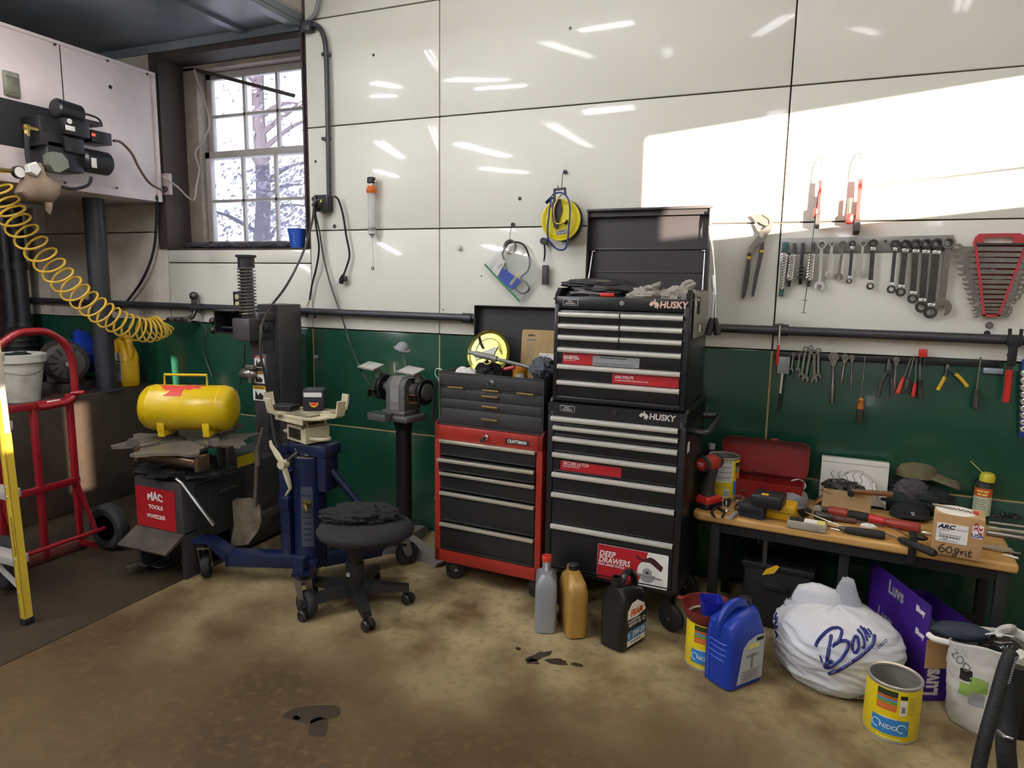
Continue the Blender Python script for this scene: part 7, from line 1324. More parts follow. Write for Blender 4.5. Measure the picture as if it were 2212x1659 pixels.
# pegs
G1 = 'tools hanging on the grey rail'; G2 = 'tools hanging on the black rail'
def wt(label, a, c, wb, wo, sw, m, opn=True, grp=G1, nm='combination_wrench', d=.026, mh=None):
    M, L = hang(a, c, d); t = thing(nm, label, 'wrench', M=M, group=grp)
    b = wrench(I4, L, wb, wo, sw, m, opn=opn); b.build('wrench', m, t)
    if mh: h = MB(); h.box((0, -.004, -L*.5), (sw*1.06, .003, L*.62), bev=.001); h.build('grip_panel', mh, t)
    return t
Wd = [((637, 215), (607, 735), .0205, .0235, .014, m_chrome, 1, None, 'first wrench right of the socket strips, dark round head, chrome open end'),
 ((760, 205), (720, 590), .0135, .017, .012, m_chrome, 1, None, 'short bright open-end wrench, second right of the socket strips'),
 ((888, 208), (835, 622), .015, .018, .012, m_tool, 1, None, 'dull grey open-end wrench, third right of the socket strips'),
 ((1005, 200), (963, 660), .0135, .012, .013, m_dsteel, 0, None, 'dark-handled wrench with a tiny ring at its lower end on the grey rail'),
 ((1130, 200), (1095, 575), .015, .019, .011, m_chrome, 1, None, 'shortest bright wrench with an open lower end, fifth right of the socket strips'),
 ((1253, 195), (1215, 725), .017, .015, .018, m_dsteel, 0, None, 'dark wrench with a ring end, left of the gap on the grey rail'),
 ((1518, 200), (1465, 765), .017, .0175, .014, m_dsteel, 0, None, 'first ring wrench right of the gap on the grey rail, the slimmest'),
 ((1640, 205), (1577, 800), .019, .0195, .022, m_dsteel, 0, None, 'second ring wrench right of the gap on the grey rail'),
 ((1765, 205), (1720, 880), .021, .02, .023, m_dsteel, 0, None, 'third ring wrench right of the gap on the grey rail'),
 ((1888, 205), (1828, 985), .0225, .0245, .025, m_dsteel, 0, None, 'fourth ring wrench right of the gap on the grey rail'),
 ((2015, 205), (1930, 1050), .024, .026, .027, m_dsteel, 0, None, 'longest dark ring wrench, second from the right end of the grey rail'),
 ((2150, 192), (2060, 1020), .026, .039, .024, m_tool, 1, None, 'large bright open-end wrench at the right end of the grey rail')]
for a, c, wb, wo, sw, m, o, mh, lab in Wd:
    t = wt(lab, z2(*a), z2(*c), wb, wo, sw, m, bool(o))
    if m is m_dsteel:
        L = (W(*z2(*a), .026)-W(*z2(*c), .026)).length
        for z in (-wb*1.5, -L+wo*1.6): k = MB(); k.box((0, -.0, z), (sw*1.15, .0085, .018), bev=.002); k.build('bright_neck', m_chrome, t)
# socket strips
def sockets(label, a, c, n, r0, r1, m, ms, ends=None, skip=0, d=.02, grp=G1):
    M, L = hang(a, c, d); t = thing('socket_strip', label, 'socket set', M=M, group='socket strips on the wall'); b = MB(); b.box((0, 0, -L/2), (.015, .006, L), bev=.002); b.build('rail', m, t)
    if ends:
        for z in (-.02, -L+.02): e = MB(); e.box((0, -.002, z), (.022, .01, .045), bev=.003); e.build('end_clip', ends, t)
    for i in range(n):
        k = i/(n-1) if n > 1 else 0; z = -.06-(L-.10)*(skip+(1-skip)*k); r = (r0+(r1-r0)*k)*1.12; s = MB(); A = fr((0, -.004, z), (1, 0, 0), (0, 0, 1)); s.lathe([(r, 0), (r, .026), (r*.72, .028), (r*.68, .012), (0, .011)], A, 16, caps=False); s.build('socket', ms, t)
    return t
m_teal = mat('clip_teal', '2f5d58', .5)
sockets('leftmost socket strip with teal end clips on the grey rail', z2(205, 190), z2(148, 825), 12, .0125, .009, m_dsteel, m_chrome, m_teal)
sockets('second socket strip from the left, bright chrome sockets growing downward', z2(310, 195), z2(240, 715), 10, .0105, .0115, m_rail, m_chrome)
sockets('third socket strip from the left, all dark with three sockets at the bottom', z2(410, 190), z2(378, 690), 3, .0125, .014, m_black, m_dsteel, None, .62)
sockets('fourth socket strip from the left, behind the thin hanging rod', z2(537, 185), z2(478, 715), 9, .0105, .0125, m_dsteel, m_chrome)
sockets('vertical strip of chrome sockets cut off by the right edge of the photo', (2212, 776), (2206, 945), 9, .015, .011, m_blue, m_chrome)
# giant pliers
pa = z4(425, 640); t = thing('slip_joint_pliers', 'huge grey adjustable pliers hanging left of the socket strips', 'pliers', W(*pa, .03)); m_pg = mat('plier_grip', '3f3b3a', .6)
def flat(pts, d0, th, m, nm, t=t):
    b = MB(); P = [W(*z4(*p), d0) for p in pts]; b.prism([(p.x, p.z) for p in P], th, fr((0, -d0+th/2, 0), (1, 0, 0), (0, 0, 1))); return b.build(nm, m, t, world=True)
flat([(345, 525), (395, 515), (455, 530), (480, 560), (465, 600), (430, 585), (375, 560)], .026, .012, m_tool, 'lower_jaw'); flat([(415, 512), (455, 508), (490, 535), (506, 580), (490, 620), (465, 650), (440, 700), (415, 720), (395, 690), (400, 640), (440, 610), (475, 585), (470, 550)], .034, .012, m_tool, 'upper_jaw')
flat([(370, 560), (395, 620), (420, 700), (440, 680), (410, 600), (385, 565)], .034, .01, m_tool, 'jaw_arm'); flat([(395, 665), (425, 690), (375, 745), (350, 830), (325, 830), (335, 740)], .026, .012, m_tool, 'slotted_arm')
for pts, nm in (([(350, 775), (345, 860), (330, 980), (310, 1070), (292, 1097), (287, 1085), (298, 980), (318, 860), (325, 780)], 'grip'), ([(440, 700), (432, 780), (410, 880), (385, 1000), (368, 1075), (353, 1080), (352, 1060), (370, 940), (400, 800), (412, 720)], 'grip')):
    flat(pts, .03, .022, m_pg, nm)
for x, y in ((337, 812), (425, 768)): flat([(x-14, y-10), (x+14, y-8), (x+12, y+10), (x-15, y+8)], .031, .026, m_yelp, 'yellow_band')
b = MB(); q = W(*z4(422, 658), .03); b.cyl(q+V((0, .012, 0)), q+V((0, -.014, 0)), .012, n=14); b.build('pivot', m_chrome, t, world=True)
# pipe wrenches edge-on, on wire hooks
for lab, hk, top, bot, jaw, wd in (('left of two red pipe wrenches hanging edge-on in the sunlight', (830, 130), (815, 285), (806, 520), 0, .9), ('right of two red pipe wrenches, jaw turned left, in the sunlight', (1095, 100), (1076, 275), (1072, 560), 1, 1.25)):
    p = W(*z4(*top), .055); q = W(*z4(*bot), .055); t = thing('pipe_wrench', lab, 'pipe wrench', p, group='red pipe wrenches on the wall'); z = (p-q).normalized(); F = fr(q, (0, -1, 0) if False else (0, 1, 0), (0, 0, 1)); L = (p-q).length
    b = MB(); b.prism([(-.012, L), (.012, L), (.014, L*.8), (.018, L*.4), (.03, .0), (-.02, .0), (-.014, L*.4)], .012*wd, T(-.006*wd, 0, 0) @ F); b.build('handle', m_redl, t, world=True)
    b = MB(); b.prism([(-.03, .0), (.03, .03), (.045, .0), (.05, -.045), (.02, -.06), (-.035, -.045)], .02*wd, T(-.01*wd-(.0), 0, 0) @ F); b.prism([(.02, .03), (.04, .03), (.04, .09), (.02, .09)], .014, T(-.007-(.0), 0, 0) @ F); b.build('hook_jaw', m_dsteel, t, world=True)
    b = MB(); x0 = q.x-(.03 if jaw else .016); b.box((x0+(.006 if not jaw else 0), q.y, q.z+.01), (.03 if jaw else .02, .046, .045), bev=.008); b.build('jaw_housing', m_redl, t, world=True)
    if jaw: b = MB(); b.cyl((x0-.004, q.y, q.z+.03), (x0-.004, q.y, q.z+.10), .009, n=10); b.build('threaded_shank', m_tool, t, world=True)
    h = W(*z4(*hk), .02); hk_ = thing('wire_hook', 'thin wire hook holding the '+('right' if jaw else 'left')+' red pipe wrench', 'hook', h); b = MB(); b.tube(smooth_path([h+V((.012, .018, .0)), h+V((.006, -.01, .006)), h+V((-.002, -.03, -.03)), p+V((0, 0, .05)), p+V((0, 0, .0)), p+V((.0, .015, -.01))], 5), .0022, 7); b.build('wire', m_steel, hk_, world=True)
# thin depth rod with cross pins
M, L = hang(z4(800, 430), z4(708, 1188), .05); t = thing('depth_gauge_rod', 'thin steel rod with two cross pins hanging in front of the socket strips', 'rod', M=M); b = MB(); b.cyl((0, 0, .05), (0, 0, -L), .0018, n=7); b.build('rod', m_dsteel, t)
for z in (-L, -L+.058): b = MB(); b.cyl((-.013, 0, z), (.013, 0, z), .0012, n=6); b.build('cross_pin', m_dsteel, t)
# peg left free on the grey rail, and small fixings
t = thing('peg', 'single empty steel peg on the grey rail between the two groups of wrenches', 'peg', W(*z2(1385, 176), .02)); b = MB(); p = W(*z2(1385, 176), .0); b.cyl((p.x, -.01, p.z), (p.x, -.045, p.z), .003, n=8); b.sph((p.x, -.046, p.z), .006, n=10, k=6); b.build('peg', m_dsteel, t, world=True)
# red rack of wrenches
def zr_(x, y): return (2030+x/7.54, 480+y/7.54)
RKD = .02; pc = W(*zr_(930, 900), RKD); t = thing('wrench_rack', 'red plastic wrench rack holding a graded set of wrenches, near the right edge', 'wrench rack', pc); rk = t
m_rack = mat('rack_red', 'b0343c', .42)
def rflat(pts, d, th, m, nm, par=t, hole=None):
    b = MB(); P = [W(*zr_(*p), d) for p in pts]
    if hole:
        Hh = [W(*zr_(*p), d) for p in hole]; n = len(P); vs = [(p.x, -d-th/2, p.z) for p in P]+[(p.x, -d-th/2, p.z) for p in Hh]+[(p.x, -d+th/2, p.z) for p in P]+[(p.x, -d+th/2, p.z) for p in Hh]; fs = []
        for i in range(n): j = (i+1) % n; fs += [(i, j, n+j, n+i), (2*n+i, 3*n+i, 3*n+j, 2*n+j), (i, 2*n+i, 2*n+j, j), (n+i, n+j, 3*n+j, 3*n+i)]
        b.add(vs, fs)
    else: b.prism([(p.x, p.z) for p in P], th, fr((0, -d+th/2, 0), (1, 0, 0), (0, 0, 1)))
    return b.build(nm, m, par, world=True)
rflat([(540, 345), (575, 250), (640, 188), (940, 183), (1300, 180), (1365, 215), (1400, 280), (1420, 345)], .02, .016, m_rack, 'handle', rk, [(712, 340), (714, 300), (740, 250), (940, 240), (1160, 236), (1195, 270), (1200, 300), (1205, 338)])
rflat([(545, 345), (590, 345), (735, 1530), (690, 1530)], .026, .03, m_rack, 'side_rail'); rflat([(1380, 345), (1425, 345), (965, 1530), (920, 1530)], .026, .03, m_rack, 'side_rail')
rflat([(580, 345), (1390, 345), (930, 1530), (720, 1530)], .014, .006, m_rack, 'back_plate'); rflat([(690, 1500), (965, 1500), (960, 1535), (695, 1535)], .026, .03, m_rack, 'bottom_bar'); rflat([(580, 342), (1400, 340), (1400, 372), (580, 376)], .03, .026, m_dsteel, 'top_bar')
for y, x0_, x1_ in ((565, 610, 890), (678, 620, 740), (770, 620, 780), (770, 810, 900), (935, 850, 1050)): rflat([(x0_, y-9), (x1_, y-9), (x1_, y+9), (x0_, y+9)], .0178, .001, m_lwht, 'worn_print')
yl = [430, 525, 612, 705, 805, 893, 965, 1050, 1128, 1207, 1283, 1340, 1402, 1452, 1508]; xl_ = [215, 250, 290, 295, 300, 365, 385, 405, 440, 450, 475, 580, 510, 540, 540]; xr_ = [1560, 1530, 1500, 1470, 1430, 1400, 1375, 1345, 1330, 1285, 1225, 1125, 1175, 1155, 1115]
ords = 'topmost,second,third,fourth,fifth,sixth,seventh,eighth,ninth,tenth,eleventh,twelfth,thirteenth,fourteenth,bottom'.split(',')
for i in range(15):
    yy = yl[i]; rr_ = (yl[i+1]-yl[i] if i < 14 else 50)*.42/7.54/460*1.0; rr_ = max(.0052, min(rr_*1.5, .019 if i else .022)); a = zr_(xr_[i]-25, yy+10); c = zr_(xl_[i]+25, yy+8*(i > 8)); wt(ords[i]+(' wrench from the top in the red wrench rack' if 0 < i < 14 else ' wrench in the red wrench rack, '+('the largest' if i == 0 else 'the smallest')), a, c, rr_*.95, rr_*1.25, rr_*1.0, m_tool, True, 'wrenches in the red rack', d=.034+.001*(i % 2))
t = thing('wall_bolt', 'steel bolt head on the white panel under the red wrench rack', 'bolt', W(2136, 703, .01)); p = W(2136, 703, 0); b = MB(); b.cyl((p.x, 0, p.z), (p.x, -.014, p.z), .012, n=6); b.build('bolt', m_tool, t, world=True)
# telescopic pickup on the seam
t = thing('telescopic_magnet', 'red and silver pen-like magnet hanging across the dark pipe', 'magnet', W(*z5(540, 165), .075)); b = MB(); b.cyl(W(*z5(545, 168), .072), W(*z5(536, 305), .072), .006); b.build('silver_tube', m_chrome, t, world=True); b = MB(); b.cyl(W(*z5(536, 303), .072), W(*z5(524, 440), .072), .0068, .006); b.build('red_tube', m_redl, t, world=True); b = MB(); p = W(*z5(552, 160), .0); b.cyl((p.x, -.001, p.z), (p.x, -.08, p.z), .003); b.box((p.x, -.02, p.z), (.02, .04, .01)); b.build('clip', m_dsteel, t, world=True)
# lower row
for a, c, wb, wo, sw, m, lab in (((640, 362), (622, 480), .0085, .0105, .007, m_tool, 'smallest wrench, far left on the black rail by the mirror'), ((683, 352), (667, 480), .0085, .0105, .007, m_tool, 'small wrench with a copper-coloured ring, second on the black rail'),
    ((722, 330), (690, 520), .0125, .0145, .010, m_tool, 'third wrench on the black rail, leaning left'), ((758, 320), (718, 545), .011, .015, .010, m_tool, 'tallest wrench of the small group on the black rail, leaning left'),
    ((780, 350), (780, 552), .0125, .0145, .011, m_tool, 'upright wrench with the lowest jaw of the small group on the black rail'), ((808, 338), (808, 525), .0115, .013, .010, m_tool, 'rightmost wrench of the small group on the black rail')): wt(lab, z5(*a), z5(*c), wb, wo, sw, m, True, G2, d=.03)
t = thing('inspection_mirror', 'square inspection mirror with a black and white handle on the black rail', 'mirror', W(*z5(570, 440), .035)); b = MB(); c = W(*z5(570, 440), .033); b.box(c, (.058, .005, .086), Matrix.Identity(4), bev=.002); b.build('frame', m_dsteel, t, world=True); b = MB(); b.box(c+V((0, -.003, 0)), (.052, .001, .08)); b.build('glass', mat('mirror_glass', '8f918d', .12, .9), t, world=True)
b = MB(); b.cyl(W(*z5(562, 495), .033), W(*z5(548, 630), .033), .005); b.build('white_tube', m_white, t, world=True); b = MB(); b.cyl(W(*z5(548, 630), .033), W(*z5(535, 752), .033), .0058); b.build('grip', m_blackp, t, world=True)
def ratchet(label, a, c, r, m, gr=None):
    M, L = hang(z5(*a), z5(*c), .03); t = thing('ratchet_handle', label, 'ratchet', M=M, group=G2); b = MB(); F = fr((0, .008, 0), (1, 0, 0), (0, 0, 1)); o = [(r*cos(x), r*sin(x)) for x in [radians(-50+280*i/16) for i in range(17)]]+[(-r*.35, -r*1.9), (r*.35, -r*1.9)]; b.prism(o, .016, F); b.lathe([(r*.6, .016), (r*.5, .02), (0, .02)], F, 16); b.build('head', m, t)
    b = MB(); b.lathe([(r*.28, -r*1.6), (r*.3, -L*.55), (r*.42, -L*.58), (r*.42, -L*.97), (r*.3, -L)], I4, 12); b.build('handle', m if not gr else gr, t)
ratchet('largest ratchet on the black rail with a round grey head and ribbed grip', (913, 383), (897, 712), .022, m_tool); ratchet('middle-sized ratchet on the black rail', (992, 385), (963, 562), .015, m_tool); ratchet('slim ratchet with an extension on the black rail', (1038, 385), (1030, 605), .0115, m_tool); ratchet('ratchet hanging right of the dark pliers on the black rail', (1340, 402), (1320, 658), .0135, m_tool)
def driver(label, a, mid, c, rs, rh, mh, mh2=None, d=.032):
    t = thing('screwdriver', label, 'screwdriver', W(*z5(*a), d), group=G2); A, B2, D2 = W(*z5(*a), d), W(*z5(*mid), d), W(*z5(*c), d); b = MB(); b.cyl(A, B2, rs, n=10); b.build('shank', m_tool, t, world=True); b = MB(); M, L = axis(B2, D2); k = .45 if mh2 else 1
    b.lathe([(rh*.6, 0), (rh*.95, L*.08), (rh*.75, L*.18), (rh, L*.35), (rh, L*k*.97), (rh*.8, L*k)], M, 12); b.build('handle', mh, t, world=True)
    if mh2: b = MB(); b.lathe([(rh*.9, L*.42), (rh*.95, L*.5), (rh*.95, L*.95), (rh*.7, L)], M, 8); b.build('handle_end', mh2, t, world=True)
m_amb = mat('handle_amber', 'a8641f', .25, spec=.7); m_clr = mat('handle_smoky', '3a3a33', .2)
driver('long screwdriver with an amber and black handle hanging on the green wall', (1127, 378), (1101, 662), (1086, 832), .0035, .0155, m_amb, m_clr)
driver('screwdriver with an orange-red handle leaning left beside the dark pliers', (1440, 392), (1393, 520), (1350, 632), .003, .011, mat('handle_red_orange', 'b5402a', .4)); driver('dark-handled screwdriver between the two red-handled ones', (1465, 372), (1425, 520), (1405, 605), .003, .011, m_clr, d=.05)
driver('screwdriver with a red handle hanging upright next to the black clear one', (1477, 395), (1468, 560), (1455, 652), .003, .0085, m_redl, d=.045); driver('black stubby-handled nut driver, rightmost of the screwdriver group', (1500, 430), (1501, 540), (1500, 665), .0045, .0125, m_blackp, m_clr)
driver('smoky clear-handled screwdriver right of the yellow wire strippers', (1917, 382), (1890, 600), (1876, 735), .0032, .013, m_clr)
t = thing('red_clip', 'red plastic clip above the nut driver on the black rail', 'clip', W(*z5(1523, 356), .03)); b = MB(); p = W(*z5(1523, 356), .03); b.box(p, (.034, .014, .036), bev=.003); b.build('body', m_redl, t, world=True); b = MB(); q = W(*z5(1520, 410), .026); [b.box(q+V((s*.008, 0, 0)), (.006, .006, .05)) for s in (-1, 1)]; b.box(q+V((0, 0, .02)), (.022, .008, .012)); b.build('fork', m_dsteel, t, world=True)
def plier(nm, label, hd, piv, ends, m, mids, rg=.0075, jm=None):
    t = thing(nm, label, 'pliers', W(*z5(*piv), .03), group=G2); b = MB(); P = W(*z5(*piv), .03); Hh = W(*z5(*hd), .03); b.tube([P, P.lerp(Hh, .5), Hh], [.013, .01, .004], 8, sx=1.2); b.cyl(P+V((0, .01, 0)), P+V((0, -.012, 0)), .009); b.build('jaws', jm or m_dsteel, t, world=True)
    for e, md_ in zip(ends, mids): 
        Q = smooth_path([P, W(*z5(*md_), .03), W(*z5(*e), .03)], 6); k = len(Q)//2-2
        b = MB(); b.tube(Q[:k+1], .005, 7); b.build('arm', m_dsteel, t, world=True); b = MB(); b.tube(Q[k:], rg, 8); b.build('grip', m, t, world=True)
plier('combination_pliers', 'dark grey long-handled pliers hanging on the black rail', (1290, 395), (1288, 480), ((1218, 660), (1312, 660)), m_pg, ((1240, 560), (1312, 560)), .0095)
plier('wire_strippers', 'wire strippers with two short yellow handles spread wide on the green wall', (1690, 432), (1695, 468), ((1622, 608), (1826, 585)), m_yelp, ((1658, 545), (1768, 518)), .0078)
t = thing('magnet_holder', 'pale shiny holder at the right end of the black rail', 'holder', W(*z5(2000, 480), .02)); b = MB(); p = W(*z5(2000, 478), .012); b.box(p, (.074, .02, .026), bev=.006); b.build('body', mat('holder_pale', '9aa4b5', .25, .3), t, world=True)
t = thing('pipe_clamp', 'black strap clamp on the dark pipe at the right edge, holding a red bar', 'clamp', W(*z5(2138, 300), .07)); b = MB(); p = W(*z5(2138, 245), .05)
for s in (-1, 1): b.tube([p+V((s*.02, -.025, .035)), p+V((s*.018, -.028, -.02))], .007, 8)
b.box(p+V((0, -.028, -.015)), (.05, .02, .05), bev=.006); b.box(p+V((-.002, -.028, -.07)), (.032, .016, .10), bev=.005); b.build('strap', m_rubber, t, world=True)
t = thing('pry_bar', 'red-handled bar hanging below the clamp on the dark pipe, right edge', 'pry bar', W(*z5(2112, 470), .06)); b = MB(); b.tube([W(*z5(2113, 468), .06), W(*z5(2105, 560), .06), W(*z5(2088, 690), .06)], .013, 6); b.build('grip', m_redl, t, world=True); b = MB(); b.cyl(W(*z5(2128, 345), .06), W(*z5(2113, 472), .06), .009); b.build('shank', m_dsteel, t, world=True); b = MB(); q = W(*z5(2123, 370), .06); b.ring(.012, .004, fr(q, (1, 0, 0), (0, 0, 1)), 14, 6); b.build('ring', m_tool, t, world=True)

# ---------------- conduit, outlet box and its cords
t = thing('conduit', 'dark electrical conduit running down from the low ceiling to the black outlet box', 'conduit', W(708, 250, .03)); b = MB(); b.tube(smooth_path([W(660, 62, .03), W(676, 54, .03), W(690, 60, .03), W(701, 85, .03), W(705, 130, .03), W(708, 250, .03), W(711, 425, .03)], 6), .0145, 12); b.build('pipe', m_rail, t, world=True)
b = MB(); b.tube(smooth_path([W(690, -30, .03), W(688, 0, .03), W(680, 30, .03), W(664, 46, .03)], 5), .012, 10); b.build('upper_branch', m_grey, t, world=True); b = MB(); q = W(664, 58, .03); b.box(q, (.07, .05, .06), bev=.008); b.build('junction', m_rail, t, world=True)
for py in (118, 300): q = W(705, py, .018); b = MB(); b.box(q, (.05, .034, .018), bev=.003); b.build('clamp', m_rail, t, world=True)
t = thing('outlet_box', 'black four-plug outlet box at the lower end of the conduit', 'outlet', W(706, 441, .03)); c = W(706, 441, 0); b = MB(); b.box((c.x, -.03, c.z), (.098, .058, .098), bev=.006); bo = b.build('box', m_black, t, world=True); b = MB(); b.box((c.x+.004, -.06, c.z), (.075, .004, .09), bev=.002); b.build('cover', m_blackm, t, world=True); b = MB(); b.box((c.x+.004, -.0625, c.z+.012), (.012, .002, .016)); b.build('label', m_lyel, t, world=True)
for dz in (.022, -.012):
    b = MB(); b.lathe([(.017, 0), (.017, .02), (.014, .024)], fr((c.x-.035, -.058, c.z+dz), (1, 0, 0), (0, 0, 1)), 16); b.build('plug', m_blackp, t, world=True); b = MB(); b.ring(.013, .003, fr((c.x-.034, -.083, c.z+dz), (1, 0, 0), (0, 0, 1)), 16, 6); b.build('plug_ring', m_steel, t, world=True)
def cord(label, pts, r, m=m_rubber):
    P = [W(*p) for p in pts]; t = thing('extension_cord', label, 'cord', P[len(P)//2]); b = MB(); b.tube(smooth_path(P, 7), r, 8); b.build('cord', m, t, world=True); return t
t = cord('thick grey cord looping from the outlet box down to the tire changer', [(690, 432, .09), (680, 440, .10), (674, 480, .10), (655, 545, .14), (620, 615, .25), (583, 665, .42), (566, 700, .52), (562, 740, .58)], .0072, m_dsteel)
t = cord('short dark cord with bare wire ends below the outlet box', [(690, 446, .085), (680, 458, .075), (683, 490, .05), (689, 535, .04), (684, 575, .035), (674, 615, .03), (669, 648, .03)], .006)
for k in (-1, 0, 1): b = MB(); b.tube(smooth_path([W(669, 646, .03), W(666+k*2, 658, .03), W(665+k*5, 668+3*k, .03)], 4), .0015, 6); b.build('bare_wire', m_brass, t, world=True)
t = cord('dark cord with a hanging three-prong plug right of the outlet box', [(722, 424, .05), (731, 432, .04), (741, 465, .03), (748, 510, .03), (755, 550, .03), (748, 578, .03), (741, 596, .035)], .0062)
b = MB(); a = W(742, 594, .035); q = W(736, 612, .035); b.tube([a, a.lerp(q, .5), q], [.011, .017, .014], 8); b.box(W(746, 602, .035), (.02, .02, .03), bev=.004); b.build('plug', m_blackp, t, world=True); 
for k in (-1, 1): b = MB(); p = W(732+k*3, 614, .035); b.box(p, (.004, .002, .022)); b.build('prong', m_steel, t, world=True)
# ---------------- fluid syringe
t = thing('fluid_syringe', 'clear fluid syringe with an orange collar and black knob hanging on the wall', 'syringe', W(803, 400, .04)); p0 = W(802, 384, .045); x, y = p0.x, -.045; zz = lambda py: W(803, py, .045).z
b = MB(); b.cyl((x, y, zz(396)), (x, y, zz(383)), .024, n=20, bev=.004); b.build('knob', m_blackp, t, world=True); b = MB(); b.box((x+.002, y, zz(393)), (.06, .012, .012), bev=.003); b.cyl((x, y, zz(400)), (x, y, zz(392)), .012); b.build('t_handle', m_chrome, t, world=True)
b = MB(); b.lathe([(.026, 0), (.03, .006), (.03, .022), (.024, .03), (.024, .04)], T(x, y, zz(417)), 24); b.build('collar', m_orange, t, world=True)
b = MB(); b.lathe([(.0215, 0), (.0235, .012), (.0235, zz(416)-zz(506))], T(x, y, zz(506)), 24, caps=False); b.build('barrel', mat('clear_tube', 'd9d9d6', .08, alpha=.35), t, world=True)
b = MB(); b.cyl((x, y, zz(500)), (x, y, zz(410)), .008); b.build('plunger_rod', m_white, t, world=True); b = MB(); b.cyl((x, y, zz(497)), (x, y, zz(491)), .022, n=20); b.build('piston', m_rail, t, world=True)
b = MB(); b.lathe([(.006, 0), (.0215, .012)], T(x, y, zz(510)), 16); b.cyl((x, y, zz(513)), (x, y, zz(506)), .008); b.build('nozzle', m_grey, t, world=True); b = MB(); b.tube(smooth_path([(x, y, zz(512)), (x, y+.004, zz(545)), (x, y+.006, zz(572)), (x-.006, y+.006, zz(580)), (x-.004, y+.004, zz(583))], 4), .0035, 8); b.build('hose', m_white, t, world=True); b = MB(); b.ring(.008, .003, fr((x-.002, y+.004, zz(580)), (1, 0, 0), (0, 0, 1)), 14, 6); b.build('tip', m_blackp, t, world=True)
# ---------------- knobs on the wall
for lab, px, py, r, m in (('white domed bolt head on the white panel left of the fan belt bag', 993, 535, .014, m_white), ('pale grey knob on the green panel right of the tire changer', 685, 771, .013, m_grey)):
    t = thing('wall_bolt', lab, 'knob', W(px, py, .01)); p = W(px, py, 0); b = MB(); b.lathe([(r*.7, 0), (r*.7, .008), (r, .012), (r*.9, .024), (0, .026)], fr((p.x, .001, p.z), (1, 0, 0), (0, 0, 1)), 14); b.build('knob', m, t, world=True)
# ---------------- yellow cord reel
c = W(1214, 476, .06); t = thing('cord_reel', 'yellow cord reel with a black frame hanging on a hook above the toolboxes', 'cord reel', c); F = fr((c.x, -.02, c.z), (1, 0, 0), (0, 0, 1)); R = .107
b = MB(); b.lathe([(R*.97, .012), (R, .016), (R, .026), (R*.97, .03)], F, 44); b.build('back_flange', m_blackp, t, world=True)
b = MB(); b.lathe([(R*.6, .03), (R*.6, .058), (R*.96, .058), (R, .062), (R*.98, .07), (R*.9, .071), (R*.88, .068), (R*.84, .071), (R*.82, .068), (R*.78, .071), (R*.76, .068), (R*.3, .07), (0, .07)], F, 44, caps=False); b.build('drum', mat('reel_yellow', 'd6c81e', .4), t, world=True)
b = MB(); b.prism([(-.035, .155), (.03, .16), (.034, .12), (.024, .118), (.02, .148), (-.026, .144), (-.02, .06), (-.006, -.04), (-.016, -.05), (-.032, .0), (-.036, .07)], .012, F @ T(-.0, 0, .075)); b.prism([(-.04, .085), (.0, .105), (.012, .05), (-.01, -.03), (-.028, -.04), (-.042, .02)], .008, F @ T(0, 0, .073)); b.build('hanger_frame', m_black, t, world=True)
b = MB(); b.prism(rrect(.06, .022, .002), .001, F @ T(.008, -.062, .0712) @ Rz(.2)); lb = b.build('label', m_grey, t, world=True); [text('WARNING', .006, F @ T(.012, -.058, .0726) @ Rz(.2), m_lblk, lb, .01, world=True)]
b = MB(); b.tube([F @ V((.03*1.0, .012*0-.02, .07)), F @ V((.04, -.006, .085))], .007, 8); b.build('crank_knob', m_blackp, t, world=True)
b = MB(); b.tube(smooth_path([F @ V(p) for p in ((.038, -.008, .086), (.01, -.022, .09), (-.02, -.012, .092), (-.026, .05, .095), (-.01, .1, .092), (.01, .125, .085))], 6), .0042, 8); b.build('outlet_cord', m_brass, t, world=True)
b = MB(); b.tube(smooth_path([F @ V(p) for p in ((-.05, .12, .07), (-.052, .05, .09), (-.06, -.04, .09), (-.055, -.1, .085), (-.02, -.145, .06), (.02, -.15, .06), (.045, -.12, .08), (.055, -.03, .09), (.058, .05, .09), (.04, .11, .085), (.0, .135, .08), (-.045, .125, .075))], 6), .0045, 8); b.build('blue_cord', mat('cord_blue', '22357f', .5), t, world=True)
b = MB(); q = F @ V((-.085, .09, .05)); b.tube([q, q+V((.035, -.01, .025))], .009, 8); b.build('plug', m_blackp, t, world=True)
t = thing('magnetic_hook', 'small black hook holding the yellow cord reel', 'hook', W(1222, 372, .02)); p = W(1222, 372, 0); b = MB(); b.cyl((p.x, 0, p.z), (p.x, -.012, p.z), .011, n=12); b.tube([(p.x, -.012, p.z), (p.x, -.045, p.z-.01), (p.x-.004, -.05, p.z-.09), (p.x-.006, -.09, p.z-.095), (p.x-.008, -.1, p.z-.08)], .0025, 6); b.build('hook', m_black, t, world=True)
# charger brick
t = thing('charger_brick', 'black charger brick hanging by its cord below the yellow reel', 'charger', W(1178, 590, .03)); b = MB(); p = W(1175, 521, .03); b.cyl(p+V((0, .012, 0)), p+V((0, -.012, 0)), .019, n=18); b.build('plug', m_blackp, t, world=True); b = MB(); b.tube(smooth_path([p, W(1177, 545, .03), W(1175, 565, .03)], 4), .005, 8); b.build('cord', m_rubber, t, world=True); b = MB(); a = W(1178, 594, .03); b.box(a, (.032, .026, .104), bev=.004); b.build('brick', mat('brick_grey', '38383b', .6), t, world=True); b = MB(); q = W(1175, 563, .03); b.ring(.008, .002, T(*q), 12, 5); b.build('tie', m_paper, t, world=True)
